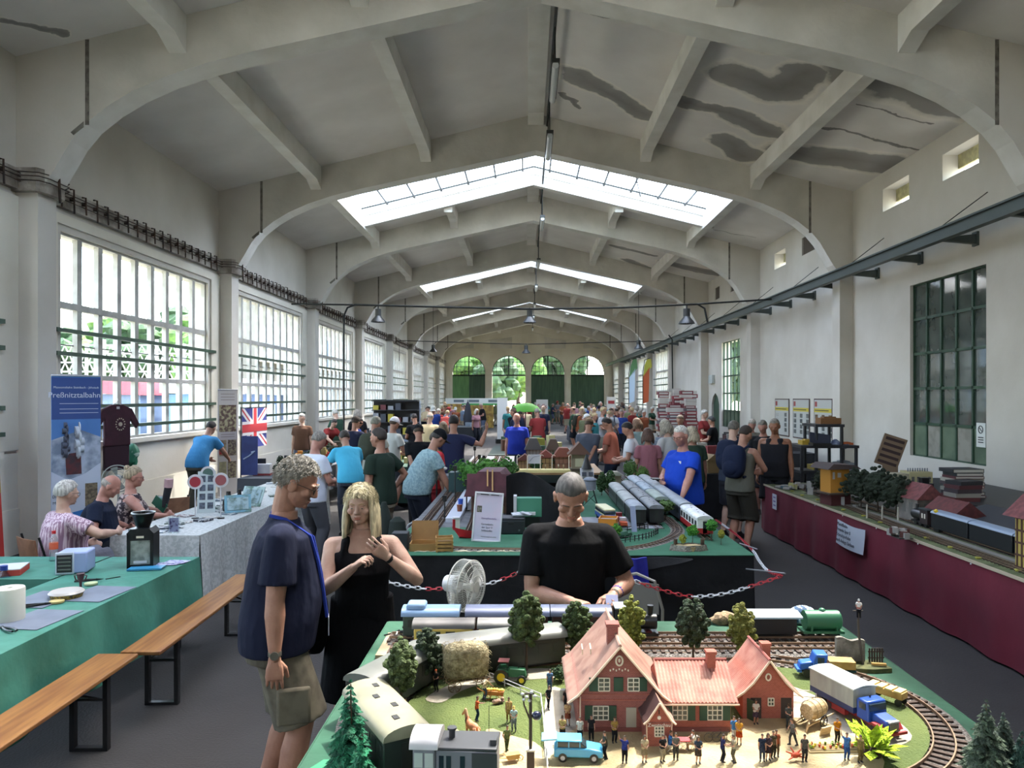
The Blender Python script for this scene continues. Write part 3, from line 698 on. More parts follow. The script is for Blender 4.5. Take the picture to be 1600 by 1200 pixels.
    # ---- clothes
    def shirt(s,m,hem=-.09,sleeve=.62,o=.014,tank=False,loose=.0,long=False):
        k=s.k**.5
        s.torso_cloth(m,hem,.522 if not tank else.43,o*.75,loose)
        for i in(0,1):
            a,e,h=s.sh[i],s.elbow[i],s.hand[i];inn=s.sp((.07*(1 if i==0 else-1),-.012,.468),1)
            if tank:
                g=1 if i==0 else-1;x_=.098 if s.female else.085;w_=.03 if s.female else.05
                m.loft([ring(s.sp((x_*g*1.1,.0,.37),1),s.up,s.hx(1),w_*1.3,.135,16,2.6),ring(s.sp((x_*g,-.004,.45),1),s.up,s.hx(1),w_,.122,16,2.6),ring(s.sp((x_*g*.95,-.008,.492),1),s.up,s.hx(1),w_,.104,16,2.6),ring(s.sp((x_*g*.93,-.01,.512),1),s.up,s.hx(1),w_*.8,.07,16,2.2)]);continue
            limb(m,[(inn,.042*k+o),(a,.052*k+o)]);pts=[(a,.053*k+o)]
            if long:pts+=[(a.lerp(e,.5),.056*k+o),(e,.047*k+o),(e.lerp(h,.5),.040*k+o),(e.lerp(h,.95),.032+o)]
            else:pts+=[(a.lerp(e,sleeve*.5),.055*k+o+loose*.3),(a.lerp(e,sleeve),.054*k+o*1.2+loose*.5)]
            limb(m,pts,round1=False)
    def torso_cloth(s,m,z0,z1,o,loose=0,n=24):
        k=s.k;b=s.belly;w=.94 if s.female else 1;fb=.02 if s.female else 0
        prof=[(-.20,.172,.122,0),(-.12,.172,.122,b*.1),(-.06,.175,.122+b*.2,b*.2),(.02,.172,.122+b*.35,b*.35),(.09,.163*w,.116+b*.65,b*.6),(.16,.156*w,.112+b*.8,b*.7),(.23,.157*w,.114+b*.65,b*.5),
                (.31,.167*w,.120+b*.3+fb,b*.22+fb),(.39,.180*w,.117+fb*.6,fb*.6),(.45,.174*w,.100,0),(.485,.130,.082,-.005),(.512,.082,.066,-.008)]
        rs=[]
        zs_=[p[0]for p in prof]
        def at(z):
            for a_,b_ in zip(prof,prof[1:]):
                if a_[0]<=z<=b_[0]:
                    t=(z-a_[0])/(b_[0]-a_[0]);return tuple(a_[q]*(1-t)+b_[q]*t for q in range(4))
            return prof[0]if z<prof[0][0]else prof[-1]
        for z in sorted({z0,z1}|{z for z in zs_ if z0<z<z1}):
            _,rx,ry,yo=at(z);t=min(1,max(0,(z+.1)/.42));c=s.sp((0,yo,z),t);d=s.sp((0,yo,z+.02),t)-s.sp((0,yo,z-.02),t);kk=k if z<.46 else 1
            lo=loose*max(0,min(1,(.35-z)/.3));rs.append(ring(c,d,s.hx(t),rx*kk+o+lo,ry*kk+o+lo,n,2.3))
        m.loft(rs)
    def trousers(s,m,length=1.0,o=.016,wide=.0,top=.06):
        """length 1 = ankle, .5 = knee"""
        k=s.k**.6
        s.torso_cloth(m,-.14,top,o*.6)
        for i in(0,1):
            a,e,h=s.hipj[i],s.knee[i],s.ank[i];pts=[(a,.094*k+o),(a.lerp(e,.35),.088*k+o+wide*.3),(a.lerp(e,.85),.070*k+o+wide*.7)]
            if length<=.5:pts[-1]=(a.lerp(e,length*2),.078*k+o+wide)
            elif length<.75:pts+=[(e,.064*k+o+wide),(e.lerp(h,(length-.5)*2),.062*k+o+wide)]
            else:pts+=[(e,.066*k+o+wide),(e.lerp(h,.5),.056*k+o+wide),(e.lerp(h,min(.97,(length-.5)*2)),.050*k+o+wide)]
            limb(m,pts,round1=False)
    def skirt(s,m,length=.62,flare=.05,o=.018):
        rs=[ring(s.sp((0,0,z),0),(0,0,1),(1,0,0),.172*s.k+o+f,.125*s.k+o+f+s.belly*.3,24)for z,f in((.14,-.01),(0,.0),(-.15,flare*.4),(-.3,flare*.7),(-length,flare))]
        m.loft(rs)
    def shoes(s,m,o=.008):
        for i in(0,1):
            h=s.ank[i];dy=Vector((.12*(1 if i==0 else-1),1,0)).normalized();z=.0+s.fz[i]
            base=Vector((h.x,h.y,0))
            m.loft([ring(base+Vector((0,0,zz+z))+dy*(.045+yo),(0,0,1),dy,L_,w_,18,2.6)for zz,yo,L_,w_ in((0,0,.135,.046),(.025,0,.138,.048),(.045,-.005,.128,.045),(.065,-.03,.09,.042),(.10,-.045,.052,.042))])
def head_hair(s,style,rn=rnd,n=(26,20)):
    """closed shell over the skull that dips under the skin where the face is"""
    q=s.q;c=s.head;m=MB();ph=rn.random()*10
    th={'short':.012,'crop':.005,'grey_short':.009,'long':.022,'bald':.004,'bun':.014,'bob':.022,'curly':.026}[style]
    def fn(d):
        line=.30 if style!='bald' else.9
        back=-.55
        h=line*max(0,d.y+.15)/1.15+back*max(0,-d.y+.15)/1.15 if style!='bald' else(-.2 if d.y<.1 else 2)
        if style=='bald':on=1 if(d.y<.15 and-.55<d.z<.30)else 0
        else:
            lim=-.62+1.02*max(0,min(1,(d.y+.35)/.9))
            if style in('long','bob'):lim=-1.1+1.45*max(0,min(1,(d.y-.05)/.7))
            on=max(0,min(1,(d.z-lim)*6))
        nz=.5+.5*sin(d.x*19+ph+2*sin(d.z*9))*cos(d.y*17+ph)
        return.90+on*(.13+th*8*(.55+.45*nz))
    m.ell(c+q@Vector((0,-.012,.022)),(.076,.096,.096),n[0],n[1],q=q,fn=fn)
    if style=='bun':m.ell(c+q@Vector((0,-.09,.095)),(.038,.036,.034),12,8,q=q,fn=lambda d:1+.12*sin(d.x*14)*cos(d.y*12))
    if style in('long','bob'):
        L_=.24 if style=='long' else.13
        for k in range(34):
            a=radians_(-125+250*k/33)+pi/2+pi;x,y=cos(a)*.088,sin(a)*.098-.015
            if y>.055:continue
            w=rn.uniform(.8,1.15);p0=c+q@Vector((x*.85,y*.85,.06));p1=c+q@Vector((x*1.12,y*1.1,-.04));
            p2=c+q@Vector((x*1.12,y*1.12,-.04))+Vector((0,0,-L_*.55*w))+q@Vector((x*.10,y*.10,0));p3=p2+Vector((rn.uniform(-.012,.012),rn.uniform(-.012,.012),-L_*.3*w))
            m.tube([p0,p1,p1.lerp(p2,.5),p2,p3],[.012,.017,.017,.013,.004],6)
    return m
radians_=R
def strands(s,m,n,L,rn,r=.0035,fwd=0):
    q=s.q;c=s.head+q@Vector((0,-.012,.022))
    for _ in range(n):
        while 1:
            d=Vector((rn.gauss(0,1),rn.gauss(0,1),rn.gauss(0,1))).normalized()
            if d.z>-.60+1.05*max(0,min(1,(d.y+.35)/.9))+.03:break
        p=Vector((d.x*.082,d.y*.103,d.z*.104));t=(Vector((rn.uniform(-.5,.5),fwd+rn.uniform(-.5,.3),-.35))+d*.3).normalized();l=L*rn.uniform(.6,1.2)
        t=(t-d*t.dot(d)*.7).normalized()
        m.tube([c+q@p,c+q@(p+t*l*.5+d*.010),c+q@(p+t*l+d*.004)],[r,r*.9,r*.2],4)
def cap_mesh(s,brim=True):
    q=s.q;c=s.head;m=MB()
    m.ell(c+q@Vector((0,-.012,.03)),(.088,.108,.105),20,12,q=q,fn=lambda d:1 if d.z>-.02 else(.86 if d.z>-.3 else.5))
    if brim:
        def f(u,v):
            a=(u-.5)*2.0;r_=.095+v*.075
            return c+q@Vector((sin(a)*r_*(.86 if v else.9),cos(a)*r_*1.0+.0,.030-v*.012-.012*a*a))
        m.sheet(f,10,3,0,q@Vector((0,0,-.005)))
    return m
def glasses(s):
    q=s.q;c=s.head;m=MB()
    for a in(1,-1):
        m.tube([c+q@Vector((a*.033+.024*cos(t*pi/8),.098-.004*abs(cos(t*pi/8)),.002+.017*sin(t*pi/8)))for t in range(16)],.0022,5,closed=True)
        m.tube([c+q@Vector((a*.057,.094,.006)),c+q@Vector((a*.080,.05,.008)),c+q@Vector((a*.083,-.01,.004))],.002,4)
    m.tube([c+q@Vector((-.010,.102,.004)),c+q@Vector((0,.106,.008)),c+q@Vector((.010,.102,.004))],.002,4);return m
def eyes(s):
    q=s.q;c=s.head;m=MB()
    for a in(1,-1):
        p=c+q@Vector((a*.031,.0845,.000));m.ell(p,(.0092,.0055,.0030),12,8,0,q=q);m.ell(p+q@Vector((0,.004,-.0004)),(.0038,.0025,.0029),10,6,1,q=q)
    return m
def brows(s):
    q=s.q;c=s.head;m=MB()
    for a in(1,-1):m.tube([c+q@Vector((a*.012,.093,.024)),c+q@Vector((a*.03,.0935,.030)),c+q@Vector((a*.05,.081,.024))],[.0025,.0034,.0015],5)
    return m
def lips(s):
    q=s.q;c=s.head;m=MB()
    m.ell(c+q@Vector((0,.0892,-.0555)),(.0225,.0078,.0036),12,6,0,q=q);m.ell(c+q@Vector((0,.0882,-.0655)),(.019,.0078,.0044),12,6,0,q=q);return m
def skinm(name,col,dark):return M(name,col,.55,mix=dark,scale=14,lo=.35,hi=.75,bump=.12,bscale=120)
SKIN={'tan':skinm('skin_tan','#A87C66','#946856'),'pale':skinm('skin_pale','#C2A08C','#B08A78'),'red':skinm('skin_ruddy','#B08070','#9C6A5A'),'brown':skinm('skin_brown','#8E6046','#7C5039')}
def cloth(c,c2=None):
    return M('cloth_'+c.strip('#'),c,.9,mix=c2 or c,scale=9,bump=.9,bscale=9,spec=.15,stretch=(1,1,.55))
def hairm(c):return M('hair_'+c.strip('#'),c,.7,mix='#%02x%02x%02x'%tuple(max(0,int(int(c.strip('#')[i:i+2],16)*.72))for i in(0,2,4)),scale=60,stretch=(1,1,.2))
shoem=M('shoe_dark','#26262A',.6)
def person_meshes(key,B,vox=.015,hair='short',hat=None,shirt={},legs={},fine=False,skirt=None,tank=False,feet=True,backpack=False,glass=False,seed=1,fullneck=False):
    """builds the meshes of one posed figure once; returned dict is shared by its copies"""
    rn=random.Random(seed);D={}
    m=MB();B.torso(m);B.skin_arms(m);
    B.skin_legs(m)
    if fine:
        parts=[remesh(m,vox)]
        h=MB();B.heads(h,True);parts.append(remesh(h,.0042,2));
        h=MB();B.hands_(h,0);B.hands_(h,1);parts.append(remesh(h,.0034,1))
        D['body']=joined(parts,key+'_body')
    else:
        B.heads(m,vox<.013);B.hands_(m,0,fine=False);B.hands_(m,1,fine=False);D['body']=remesh(m,vox,1)
    h=head_hair(B,hair,rn)if hair else None
    if h:
        if fine and hair!='crop':strands(B,h,900,.02 if hair!='long' else.05,rn,.0022)
        D['hair']=h.mesh(key+'_hair',[],60)
    if hat:D['cap' if hat=='cap' else 'hat']=cap_mesh(B,True).mesh(key+'_cap',[],40)
    v2=vox*.95 if not fine else.009
    sh=dict(shirt)
    m=MB();B.shirt(m,tank=tank,**sh);D['shirt']=remesh(m,v2,2)
    if skirt:m=MB();B.skirt(m,**skirt);D['skirt']=remesh(m,v2,2)
    else:m=MB();B.trousers(m,**legs);D['trousers']=remesh(m,v2,2)
    if feet:m=MB();B.shoes(m);D['shoe']=m.mesh(key+'_shoes',[],50)
    if backpack:
        m=MB();c=B.sp((0,-.19,.30),1);q=Matrix.Rotation(-R(8),3,'X').to_quaternion()
        m.ell(c,(.165,.105,.235),20,14,q=q,fn=lambda d:1/max(.001,(abs(d.x)**3+abs(d.y)**3+abs(d.z)**3))**(1/3)*.98)
        m.ell(c+Vector((0,-.085,-.07)),(.12,.05,.11),14,10,q=q)
        for a in(1,-1):m.tube([B.sp((a*.09,-.12,.47),1),B.sp((a*.10,-.03,.535),1),B.sp((a*.115,.10,.45),1),B.sp((a*.13,.13,.30),1),B.sp((a*.16,.02,.14),1),B.sp((a*.13,-.14,.10),1)],.02,6)
        D['backpack']=m.mesh(key+'_pack',[],50)
    if glass:D['glasses']=glasses(B).mesh(key+'_glasses',[],60)
    if fine:
        D['eye']=eyes(B).mesh(key+'_eyes',[],60);D['eyebrow']=brows(B).mesh(key+'_brows',[],60);D['lips']=lips(B).mesh(key+'_lips',[],60)
    for me in D.values():
        if not me.materials:me.materials.append(None)
    D_=D
    if 'eye' in D_:D_['eye'].materials.append(None)
    return D_
PARTNAME={'shirt':'shirt','trousers':'trousers','skirt':'skirt','shoe':'shoes','hair':'hair','cap':'cap','backpack':'backpack','glasses':'glasses','eye':'eyes','eyebrow':'eyebrows','lips':'lips','hat':'hat'}
def put_person(D,label,loc,rz,sc=1.0,skin='tan',cols={},cat='person',name='person',group=None,skip=()):
    """one figure: the body mesh is the thing, hair and clothes are its children"""
    o=bpy.data.objects.new(name,D['body']);COL.objects.link(o);o.location=loc;o.rotation_euler=(0,0,rz);o.scale=(sc,sc,sc)
    def setm(ob,m,i=0):ob.material_slots[i].link='OBJECT';ob.material_slots[i].material=m
    setm(o,SKIN[skin]if isinstance(skin,str)else skin);tag(o,label,cat,group)
    for k,me in D.items():
        if k=='body' or k in skip:continue
        c=bpy.data.objects.new(PARTNAME[k],me);COL.objects.link(c);c.parent=o
        default={'hair':hairm('#4A3A2C'),'shoe':shoem,'backpack':cloth('#23283A'),'glasses':M('spectacle_frame','#2B2420',.3),'eye':M('eye_white','#A39C92',.3),'eyebrow':hairm('#6E6258'),'lips':M('lips','#A8604F',.5)}.get(k)
        mm=cols.get(k,default)or cloth('#55565A')
        if isinstance(mm,str):mm=hairm(mm)if k=='hair' else cloth(mm)
        setm(c,mm)
        if k=='eye':setm(c,M('iris','#3A3430',.2),1)
    return o
# ================================================================= VISITORS
def at(px,d):return((px-CX)*d/F,d,0)
# --- the three people close by
B=Body(lean=5,nod=24,yaw=-8,hands=((.27,.0,.755),(-.24,.10,.80)),elb=((.35,-1,0),(-.5,-1,0)),build=1.14,belly=.035,feet=((.13,.05),(-.12,-.04)),curl=(.45,.6))
D=person_meshes('near_man',B,.008,'grey_short',fine=True,legs=dict(length=.49,wide=.028),glass=True,shirt=dict(hem=-.10,sleeve=.74,loose=.025),seed=3)
NAVY=put_person(D,'person in a navy t-shirt and olive cargo shorts looking down at the layout',at(432,3.78),R(-74),1.055,'tan',
           {'shirt':'#1C2033','trousers':M('olive_cargo','#6A6353',.9,mix='#4E493D',scale=7,bump=.5,bscale=8),'hair':'#9A958B','eyebrow':'#8A857C'})
m=MB();q=B.sp
m.tube([q((.06,-.075,.535),1),q((.095,.0,.525),1),q((.09,.12,.45),1),q((.075,.165,.33),1),q((.05,.205,.18),.9),q((.035,.235,.04),.6)],.009,5)
m.tube([q((-.06,-.075,.535),1),q((-.085,.0,.52),1),q((-.05,.135,.42),1),q((.0,.19,.25),.95),q((.035,.235,.04),.6)],.009,5)
l=m.obj('lanyard',cloth('#2B3C8E'),NAVY);MB().bx(q((.035,.245,.0),.5),(.06,.004,.09)).obj('badge',M('badge_white','#C9CAD6',.4),NAVY)
m=MB();e,h=B.elbow[0],B.hand[0];d=(h-e).normalized();m.loft([ring(h-d*.035,d,(0,1,0),.030,.028,14),ring(h-d*.015,d,(0,1,0),.030,.028,14)]);m.cyl(h-d*.025+Vector((.030,0,0)),h-d*.025+Vector((.038,0,0)),.019,n=14)
m.obj('wrist_watch',M('watch_metal','#8D8A80',.3,.8),NAVY)
for s in(1,-1):
    a,k=B.hipj[0 if s>0 else 1],B.knee[0 if s>0 else 1];c=a.lerp(k,.72)
    MB().bx(c+Vector((s*.118,0,0)),(.03,.15,.17)).obj('cargo_pocket',_mats['olive_cargo'],NAVY,bev=.012)
B=Body(female=True,lean=3,nod=6,yaw=-12,hands=((.035,.30,1.31),(-.155,.215,1.345)),elb=((.7,-.1,-1),(-.9,-.1,-.9)),curl=(1.0,.35),build=1.06,belly=.02,palm=((-.6,.0,-.6),(.3,-.9,.2)))
D=person_meshes('near_woman',B,.008,'long',fine=True,tank=True,skirt=dict(length=.47,flare=.06),shirt=dict(hem=-.1,o=.010),seed=5)
WOM=put_person(D,'blond person in a black sleeveless dress raising both hands beside the man in navy',at(566,4.28),R(190),.935,'pale',{'shirt':'#0E0E11','skirt':'#0E0E11','hair':'#D9CDA6','eyebrow':'#A08A66'})
m=MB();e,h=B.elbow[1],B.hand[1];d=(h-e).normalized();m.loft([ring(h-d*.03,d,(0,1,0),.028,.028,14),ring(h-d*.01,d,(0,1,0),.028,.028,14)]);m.obj('wristband',M('black_rubber','#141416',.5),WOM)
m=MB();m.ell((.26,.02,.86),(.07,.14,.17),14,10,fn=lambda d:1/max(.01,(abs(d.x)**3+abs(d.y)**3+abs(d.z)**3))**(1/3));m.tube([(.26,-.08,.98),(.27,-.05,1.06),(.27,.06,1.06),(.26,.10,.98)],.009,5)
tag(m.obj('shoulder_bag',cloth('#0B0B0D'),loc=WOM.location,rz=R(190)),'black shoulder bag hanging at the hip of the person in the black dress','bag')
B=Body(lean=9,nod=34,hands=((.005,.30,1.10),(-.20,.27,1.12)),elb=((.8,-.4,-.8),(-.55,-.6,-.6)),build=1.08,belly=.03,curl=(1.05,.9),palm=((-.2,.3,-1),(.2,.3,-1)))
D=person_meshes('black_man',B,.008,'crop',fine=True,shirt=dict(sleeve=.72,loose=.015),legs=dict(length=1),seed=8)
BLK=put_person(D,'person in a black t-shirt bowing the head and holding a black rod',at(889,4.0),R(180),1.02,'tan',{'shirt':'#0C0C0E','trousers':'#121215','hair':'#595552','eyebrow':'#5A5048'},skip=('eye',))
e,h=B.elbow[1],B.hand[1];d=(h-e).normalized();m=MB();m.loft([ring(h-d*.03,d,(0,1,0),.029,.029,14),ring(h-d*.012,d,(0,1,0),.029,.029,14)]);m.obj('wrist_watch',M('watch_steel','#B5B2A8',.25,.9),BLK)
m=MB();m.loft([ring(h-d*.09,d,(0,1,0),.034,.034,14),ring(h-d*.065,d,(0,1,0),.033,.033,14)]);m.obj('wristband',cloth('#3A3A86'),BLK)
g0=B.hand[0]+(B.hand[0]-B.elbow[0]).normalized()*.07;g1=B.hand[1]+d*.07
tag(MB().tube([g0+(g0-g1)*.1,g0,g1,g1+(g1-g0)*.35],.009,8).obj('black_rod',M('black_plastic','#101012',.4),loc=BLK.location,rz=R(180)),'short black rod held between both hands of the person in black','rod')
tag(MB().bx((g1.x-.02,g1.y+.03,g1.z+.03),(.06,.006,.045),rx=.5).obj('paper_note',M('note_violet','#B9B8D8',.6),loc=BLK.location,rz=R(180)),'small folded pale violet note in the hand of the person in black','paper')
# --- shared figures of the crowd
def PM(key,hair='short',hat=None,tank=False,skirt=None,backpack=False,vox=.016,legs=None,shirt=None,glass=False,**kw):
    return person_meshes(key,Body(**kw),vox,hair,hat,shirt or dict(loose=.012),legs or dict(length=1),tank=tank,skirt=skirt,backpack=backpack,glass=glass)
HD=((.25,.04,.78),(-.25,.04,.78));HP=((.07,.30,1.08),(-.09,.28,1.05));HT=((.2,.50,.95),(-.2,.48,.95))
SHORTS=dict(length=.5,wide=.025)
Z=dict(
 stand=PM('stand',hands=HD,build=1.08,belly=.02),stand_b=PM('stand_b','bald',hands=HD,build=1.12,belly=.05,legs=SHORTS),stand_cap=PM('stand_cap','short','cap',hands=HP,nod=15,legs=SHORTS),
 look=PM('look',hands=HP,nod=26,lean=6,build=1.05,belly=.03),look_g=PM('look_g','grey_short',hands=HP,nod=20,lean=8,build=1.1,belly=.06,legs=SHORTS),
 bent=PM('bent',hands=((.2,.62,.95),(-.2,.6,.95)),lean=34,nod=10,build=1.08),bent_cap=PM('bent_cap','short','cap',hands=((.22,.42,.82),(-.15,.5,.95)),lean=26,nod=16,build=1.15,belly=.06),
 behind=PM('behind','short','cap',hands=((.05,-.16,.88),(-.08,-.17,.86)),elb=((1,-1,0),(-1,-1,0)),nod=18,lean=8,build=1.1),pack=PM('pack','short',hands=HP,nod=14,lean=5,backpack=True,legs=SHORTS),
 fem=PM('fem','bob',hands=HD,female=True,nod=12),fem_p=PM('fem_p','bob',hands=HP,female=True,nod=22,lean=6),fem_curly=PM('fem_curly','curly',hands=HP,female=True,nod=10,legs=SHORTS,build=1.08))
NP=[0]
def per(kind,px,d,rz,h,cols,label,skin='tan',dz=0,name='person'):
    """h = real height of the head top (m)"""
    NP[0]+=1;x,y,z=at(px,d);return put_person(Z[kind]if isinstance(kind,str)else kind,label,(x,y,dz),R(rz),h/1.75,skin,cols,group=None)
# --- the people one can tell apart
hip=PM('hip','short',hands=((.27,.05,.97),(-.25,.05,.80)),elb=((1,-1,.2),(-.6,-1,0)),yaw=10,nod=4,vox=.012,legs=SHORTS,build=1.08,belly=.02)
per(hip,597,9.0,62,1.76,{'shirt':'#25332B','trousers':'#8F8B7E','hair':'#2E2620'},'person in dark green t-shirt and beige shorts, hand on the hip')
per('bent',548,11.4,28,1.72,{'shirt':'#4FB4D6','trousers':'#3C4048','hair':'#3A322B'},'person in a bright light blue shirt bending over the left tables')
per('bent_cap',650,9.8,-62,1.78,{'shirt':M('teal_plaid','#6E8B92',.9,mix='#8FA8AC',scale=40),'trousers':'#20242F','cap':'#16181A','hair':'#3A3531'},'person in a teal checked shirt and black cap bending towards the model railway')
point=PM('point','short',hands=((.50,.18,1.50),(-.26,.05,.80)),elb=((.3,-.2,-1),(-.6,-.7,0)),vox=.012,legs=SHORTS)
per(point,708,12.3,-6,1.84,{'shirt':'#262A45','trousers':'#B9BCC4','hair':'#1E1A18'},'person in a navy t-shirt and light shorts pointing with a raised arm')
per('stand',676,11.0,-50,1.62,{'shirt':'#B9333A','trousers':'#7C2328','hair':'#4A3A2C'},'person in a red shirt behind the one in the teal checked shirt')
per('fem',693,14.2,10,1.66,{'shirt':'#D2552E','trousers':'#2A2C33','hair':'#7A6650'},'person in a bright orange top behind the pointing person')
per('behind',655,12.1,15,1.70,{'shirt':'#14161A','trousers':'#17181B','cap':'#1A1C20'},'person all in black standing close behind the teal checked shirt')
per('look',487,9.3,-38,1.72,{'shirt':'#C3C9D6','trousers':'#4A4C52','hair':'#8A857C'},'person in a white t-shirt and glasses behind the lace table','red')
per('stand_cap',553,15.2,-20,1.74,{'shirt':'#23263A','trousers':'#2E3138','cap':'#2A2522'},'person in a navy shirt and dark cap beyond the light blue shirt')
per('pack',583,13.0,-25,1.80,{'shirt':'#A9AA9F','trousers':'#55564E','hair':'#8D8B7B','backpack':'#3E4237'},'person with a pale olive cap and grey backpack left of the green shirt')
per('stand_cap',612,14.0,-40,1.76,{'shirt':'#B5B9B4','trousers':'#3A3C40','cap':'#CBCBD3'},'person in a white cap and pale shirt right of the grey backpack')
per('bent',308,13.4,-12,1.80,{'shirt':'#3F7FAE','trousers':'#4C4A42','hair':'#2C2622'},'person in a medium blue polo shirt leaning down beside the photo banner')
per('look',650,19.2,35,1.72,{'shirt':'#191A1D','trousers':'#222226','hair':'#2A2420'},'person in black bending before the black shelf at the left wall')
per('stand_b',671,18.4,-15,1.76,{'shirt':'#C9B48E','trousers':'#8C8270','hair':'#B8B2A6'},'bald person in a beige shirt beside the person in black at the left','pale')
per('stand_b',808,16.6,170,1.78,{'shirt':'#26379A','trousers':'#3A3D48','hair':'#9A948A'},'person in a royal blue polo shirt facing the camera behind the layouts','red')
per('behind',918,14.2,-20,1.74,{'shirt':'#4B515E','trousers':'#26303F','cap':'#6B5A48'},'person in a dark grey shirt and brown cap with hands behind the back')
per('look',957,14.4,68,1.76,{'shirt':'#B26A58','trousers':'#252C3C','hair':'#221C1A'},'person in a salmon pink shirt looking at something in the hands')
per('look',990,12.8,78,1.72,{'shirt':'#C7CAD0','trousers':'#A9ADB5','hair':'#201B19'},'person in a white t-shirt and grey shorts right of the salmon shirt')
per('fem',1013,12.3,4,1.62,{'shirt':'#8F5D66','trousers':'#2B2A2F','hair':'#5A4034'},'person in a dusty pink top seen from behind')
per('fem_p',1000,15.6,30,1.70,{'shirt':'#8DA6A8','trousers':'#3E4450','hair':'#7C5F4A'},'person in a pale patterned shirt behind the white t-shirt')
blue=PM('blue','grey_short',hands=((.08,.30,1.10),(-.36,.38,.93)),elb=((.9,-.6,-.3),(-.8,-.2,-.3)),yaw=15,nod=12,lean=6,vox=.010,build=1.24,belly=.06,glass=True)
o=per(blue,1072,8.95,118,1.80,{'shirt':'#1B3FA8','trousers':'#23252E','hair':'#C9C4B8'},'white haired person in a bright blue polo shirt reaching to the grey coaches','red')
MB().bx(Vector((-.09,.175,1.33)),(.06,.01,.03)).obj('name_badge',M('badge_white','#C9CAD6'),o)
tag(MB().bx((0,0,0),(.09,.16,.012)).obj('phone',M('black_plastic','#101012'),loc=Vector(o.location)+Matrix.Rotation(R(118),3,'Z')@Vector((.06,.42,1.17))),'dark phone in the hand of the person in the blue polo shirt','phone')
per('fem_p',1047,12.6,40,1.76,{'shirt':'#B9BCBC','trousers':'#5C5F66','hair':'#A79F90'},'grey haired person in white behind the blue polo shirt','pale')
per('fem',1084,11.5,20,1.68,{'shirt':'#2E3F33','trousers':'#2A2C30','hair':'#B0A28A'},'fair haired person in a dark green top right of the blue polo shirt')
per('fem_curly',1064,17.0,150,1.72,{'shirt':'#6C5E58','trousers':'#3B3A3E','hair':'#8C7B68'},'curly haired person in a brown top before the red boxes')
pk=PM('pack_near','short',hands=((.12,.40,1.12),(-.02,.36,1.08)),elb=((.8,-.5,-.5),(-.8,-.4,-.6)),nod=22,lean=8,backpack=True,tank=True,legs=dict(length=.58,wide=.035),vox=.011,yaw=-10,build=1.08)
o=per(pk,1156,10.2,-48,1.76,{'shirt':'#5B5A50','trousers':'#34322C','hair':'#33261E','backpack':'#1C2338'},'person with a big navy backpack, sleeveless shirt and dark knee shorts')
per('pack',1143,11.3,-40,1.78,{'shirt':'#3A4152','trousers':'#2C2D33','hair':'#6B655C','backpack':'#20273C'},'grey haired person with a backpack left of the big navy backpack','pale')
per('look',1173,15.4,178,1.70,{'shirt':'#6C6A62','trousers':'#3A3A3C','hair':'#9C968C'},'person with glasses looking out over the backpack visitors','red')
per('look_g',1194,13.4,150,1.74,{'shirt':'#1A1B1E','trousers':'#2B2B2F','hair':'#7E786E'},'grey haired person with a light strap right of the one with glasses','red')
vest=PM('vest','crop',hands=((.26,.1,.82),(-.26,.08,.84)),nod=14,tank=True,legs=dict(length=.5,wide=.03),vox=.011,build=1.2,belly=.05)
per(vest,1211,11.9,155,1.80,{'shirt':'#232327','trousers':'#1D1D20','hair':'#8B857B'},'broad person in a black sleeveless vest at the end of the red table','brown')
per('fem_curly',1115,19.5,60,1.62,{'shirt':'#17181A','trousers':'#202124','hair':'#3A3B3A'},'small figure in black standing before the dark green door')
# --- seated visitors at the left
def sit(key,hair,**kw):return PM(key,hair,sit=True,hip=.50,feet=((.12,.44),(-.12,.42)),vox=.010,legs=SHORTS,**kw)
s1=sit('sit_a','curly',hands=((.25,.42,.80),(-.2,.35,.66)),female=True,build=1.25,belly=.05,lean=5,glass=True)
s2=sit('sit_b','bald',hands=((.22,.33,.68),(-.2,.33,.68)),build=1.25,belly=.07,lean=14,nod=26)
s3=sit('sit_c','bun',hands=((.25,.38,.76),(-.22,.38,.74)),female=True,tank=True,build=1.15,belly=.04,lean=4,glass=True)
def seat(D,px,d,rz,cols,lb,sk):x,y,_=at(px,d);return put_person(D,lb,(x,y,0),R(rz),1.0,sk,cols)
seat(s1,92,7.15,-35,{'shirt':M('striped_shirt','#CDB9C2',.9,mix='#8E6E82',scale=1,lo=.49,hi=.52,stretch=(60,60,2)),'trousers':'#6B6C75','hair':'#C4C2BA'},'white haired seated person in a pink striped shirt at the green table','pale')
seat(s2,141,8.05,-75,{'shirt':'#1B2233','trousers':'#2A2C33','hair':'#9B948A'},'seated balding person in a dark navy polo shirt leaning forward','red')
seat(s3,200,8.65,-60,{'shirt':M('floral_blouse','#3A3036',.9,mix='#B9A9A4',scale=22,lo=.5,hi=.56),'trousers':'#2E2A30','hair':'#A8987C'},'seated person with a hair bun, glasses and a dark floral blouse','red')
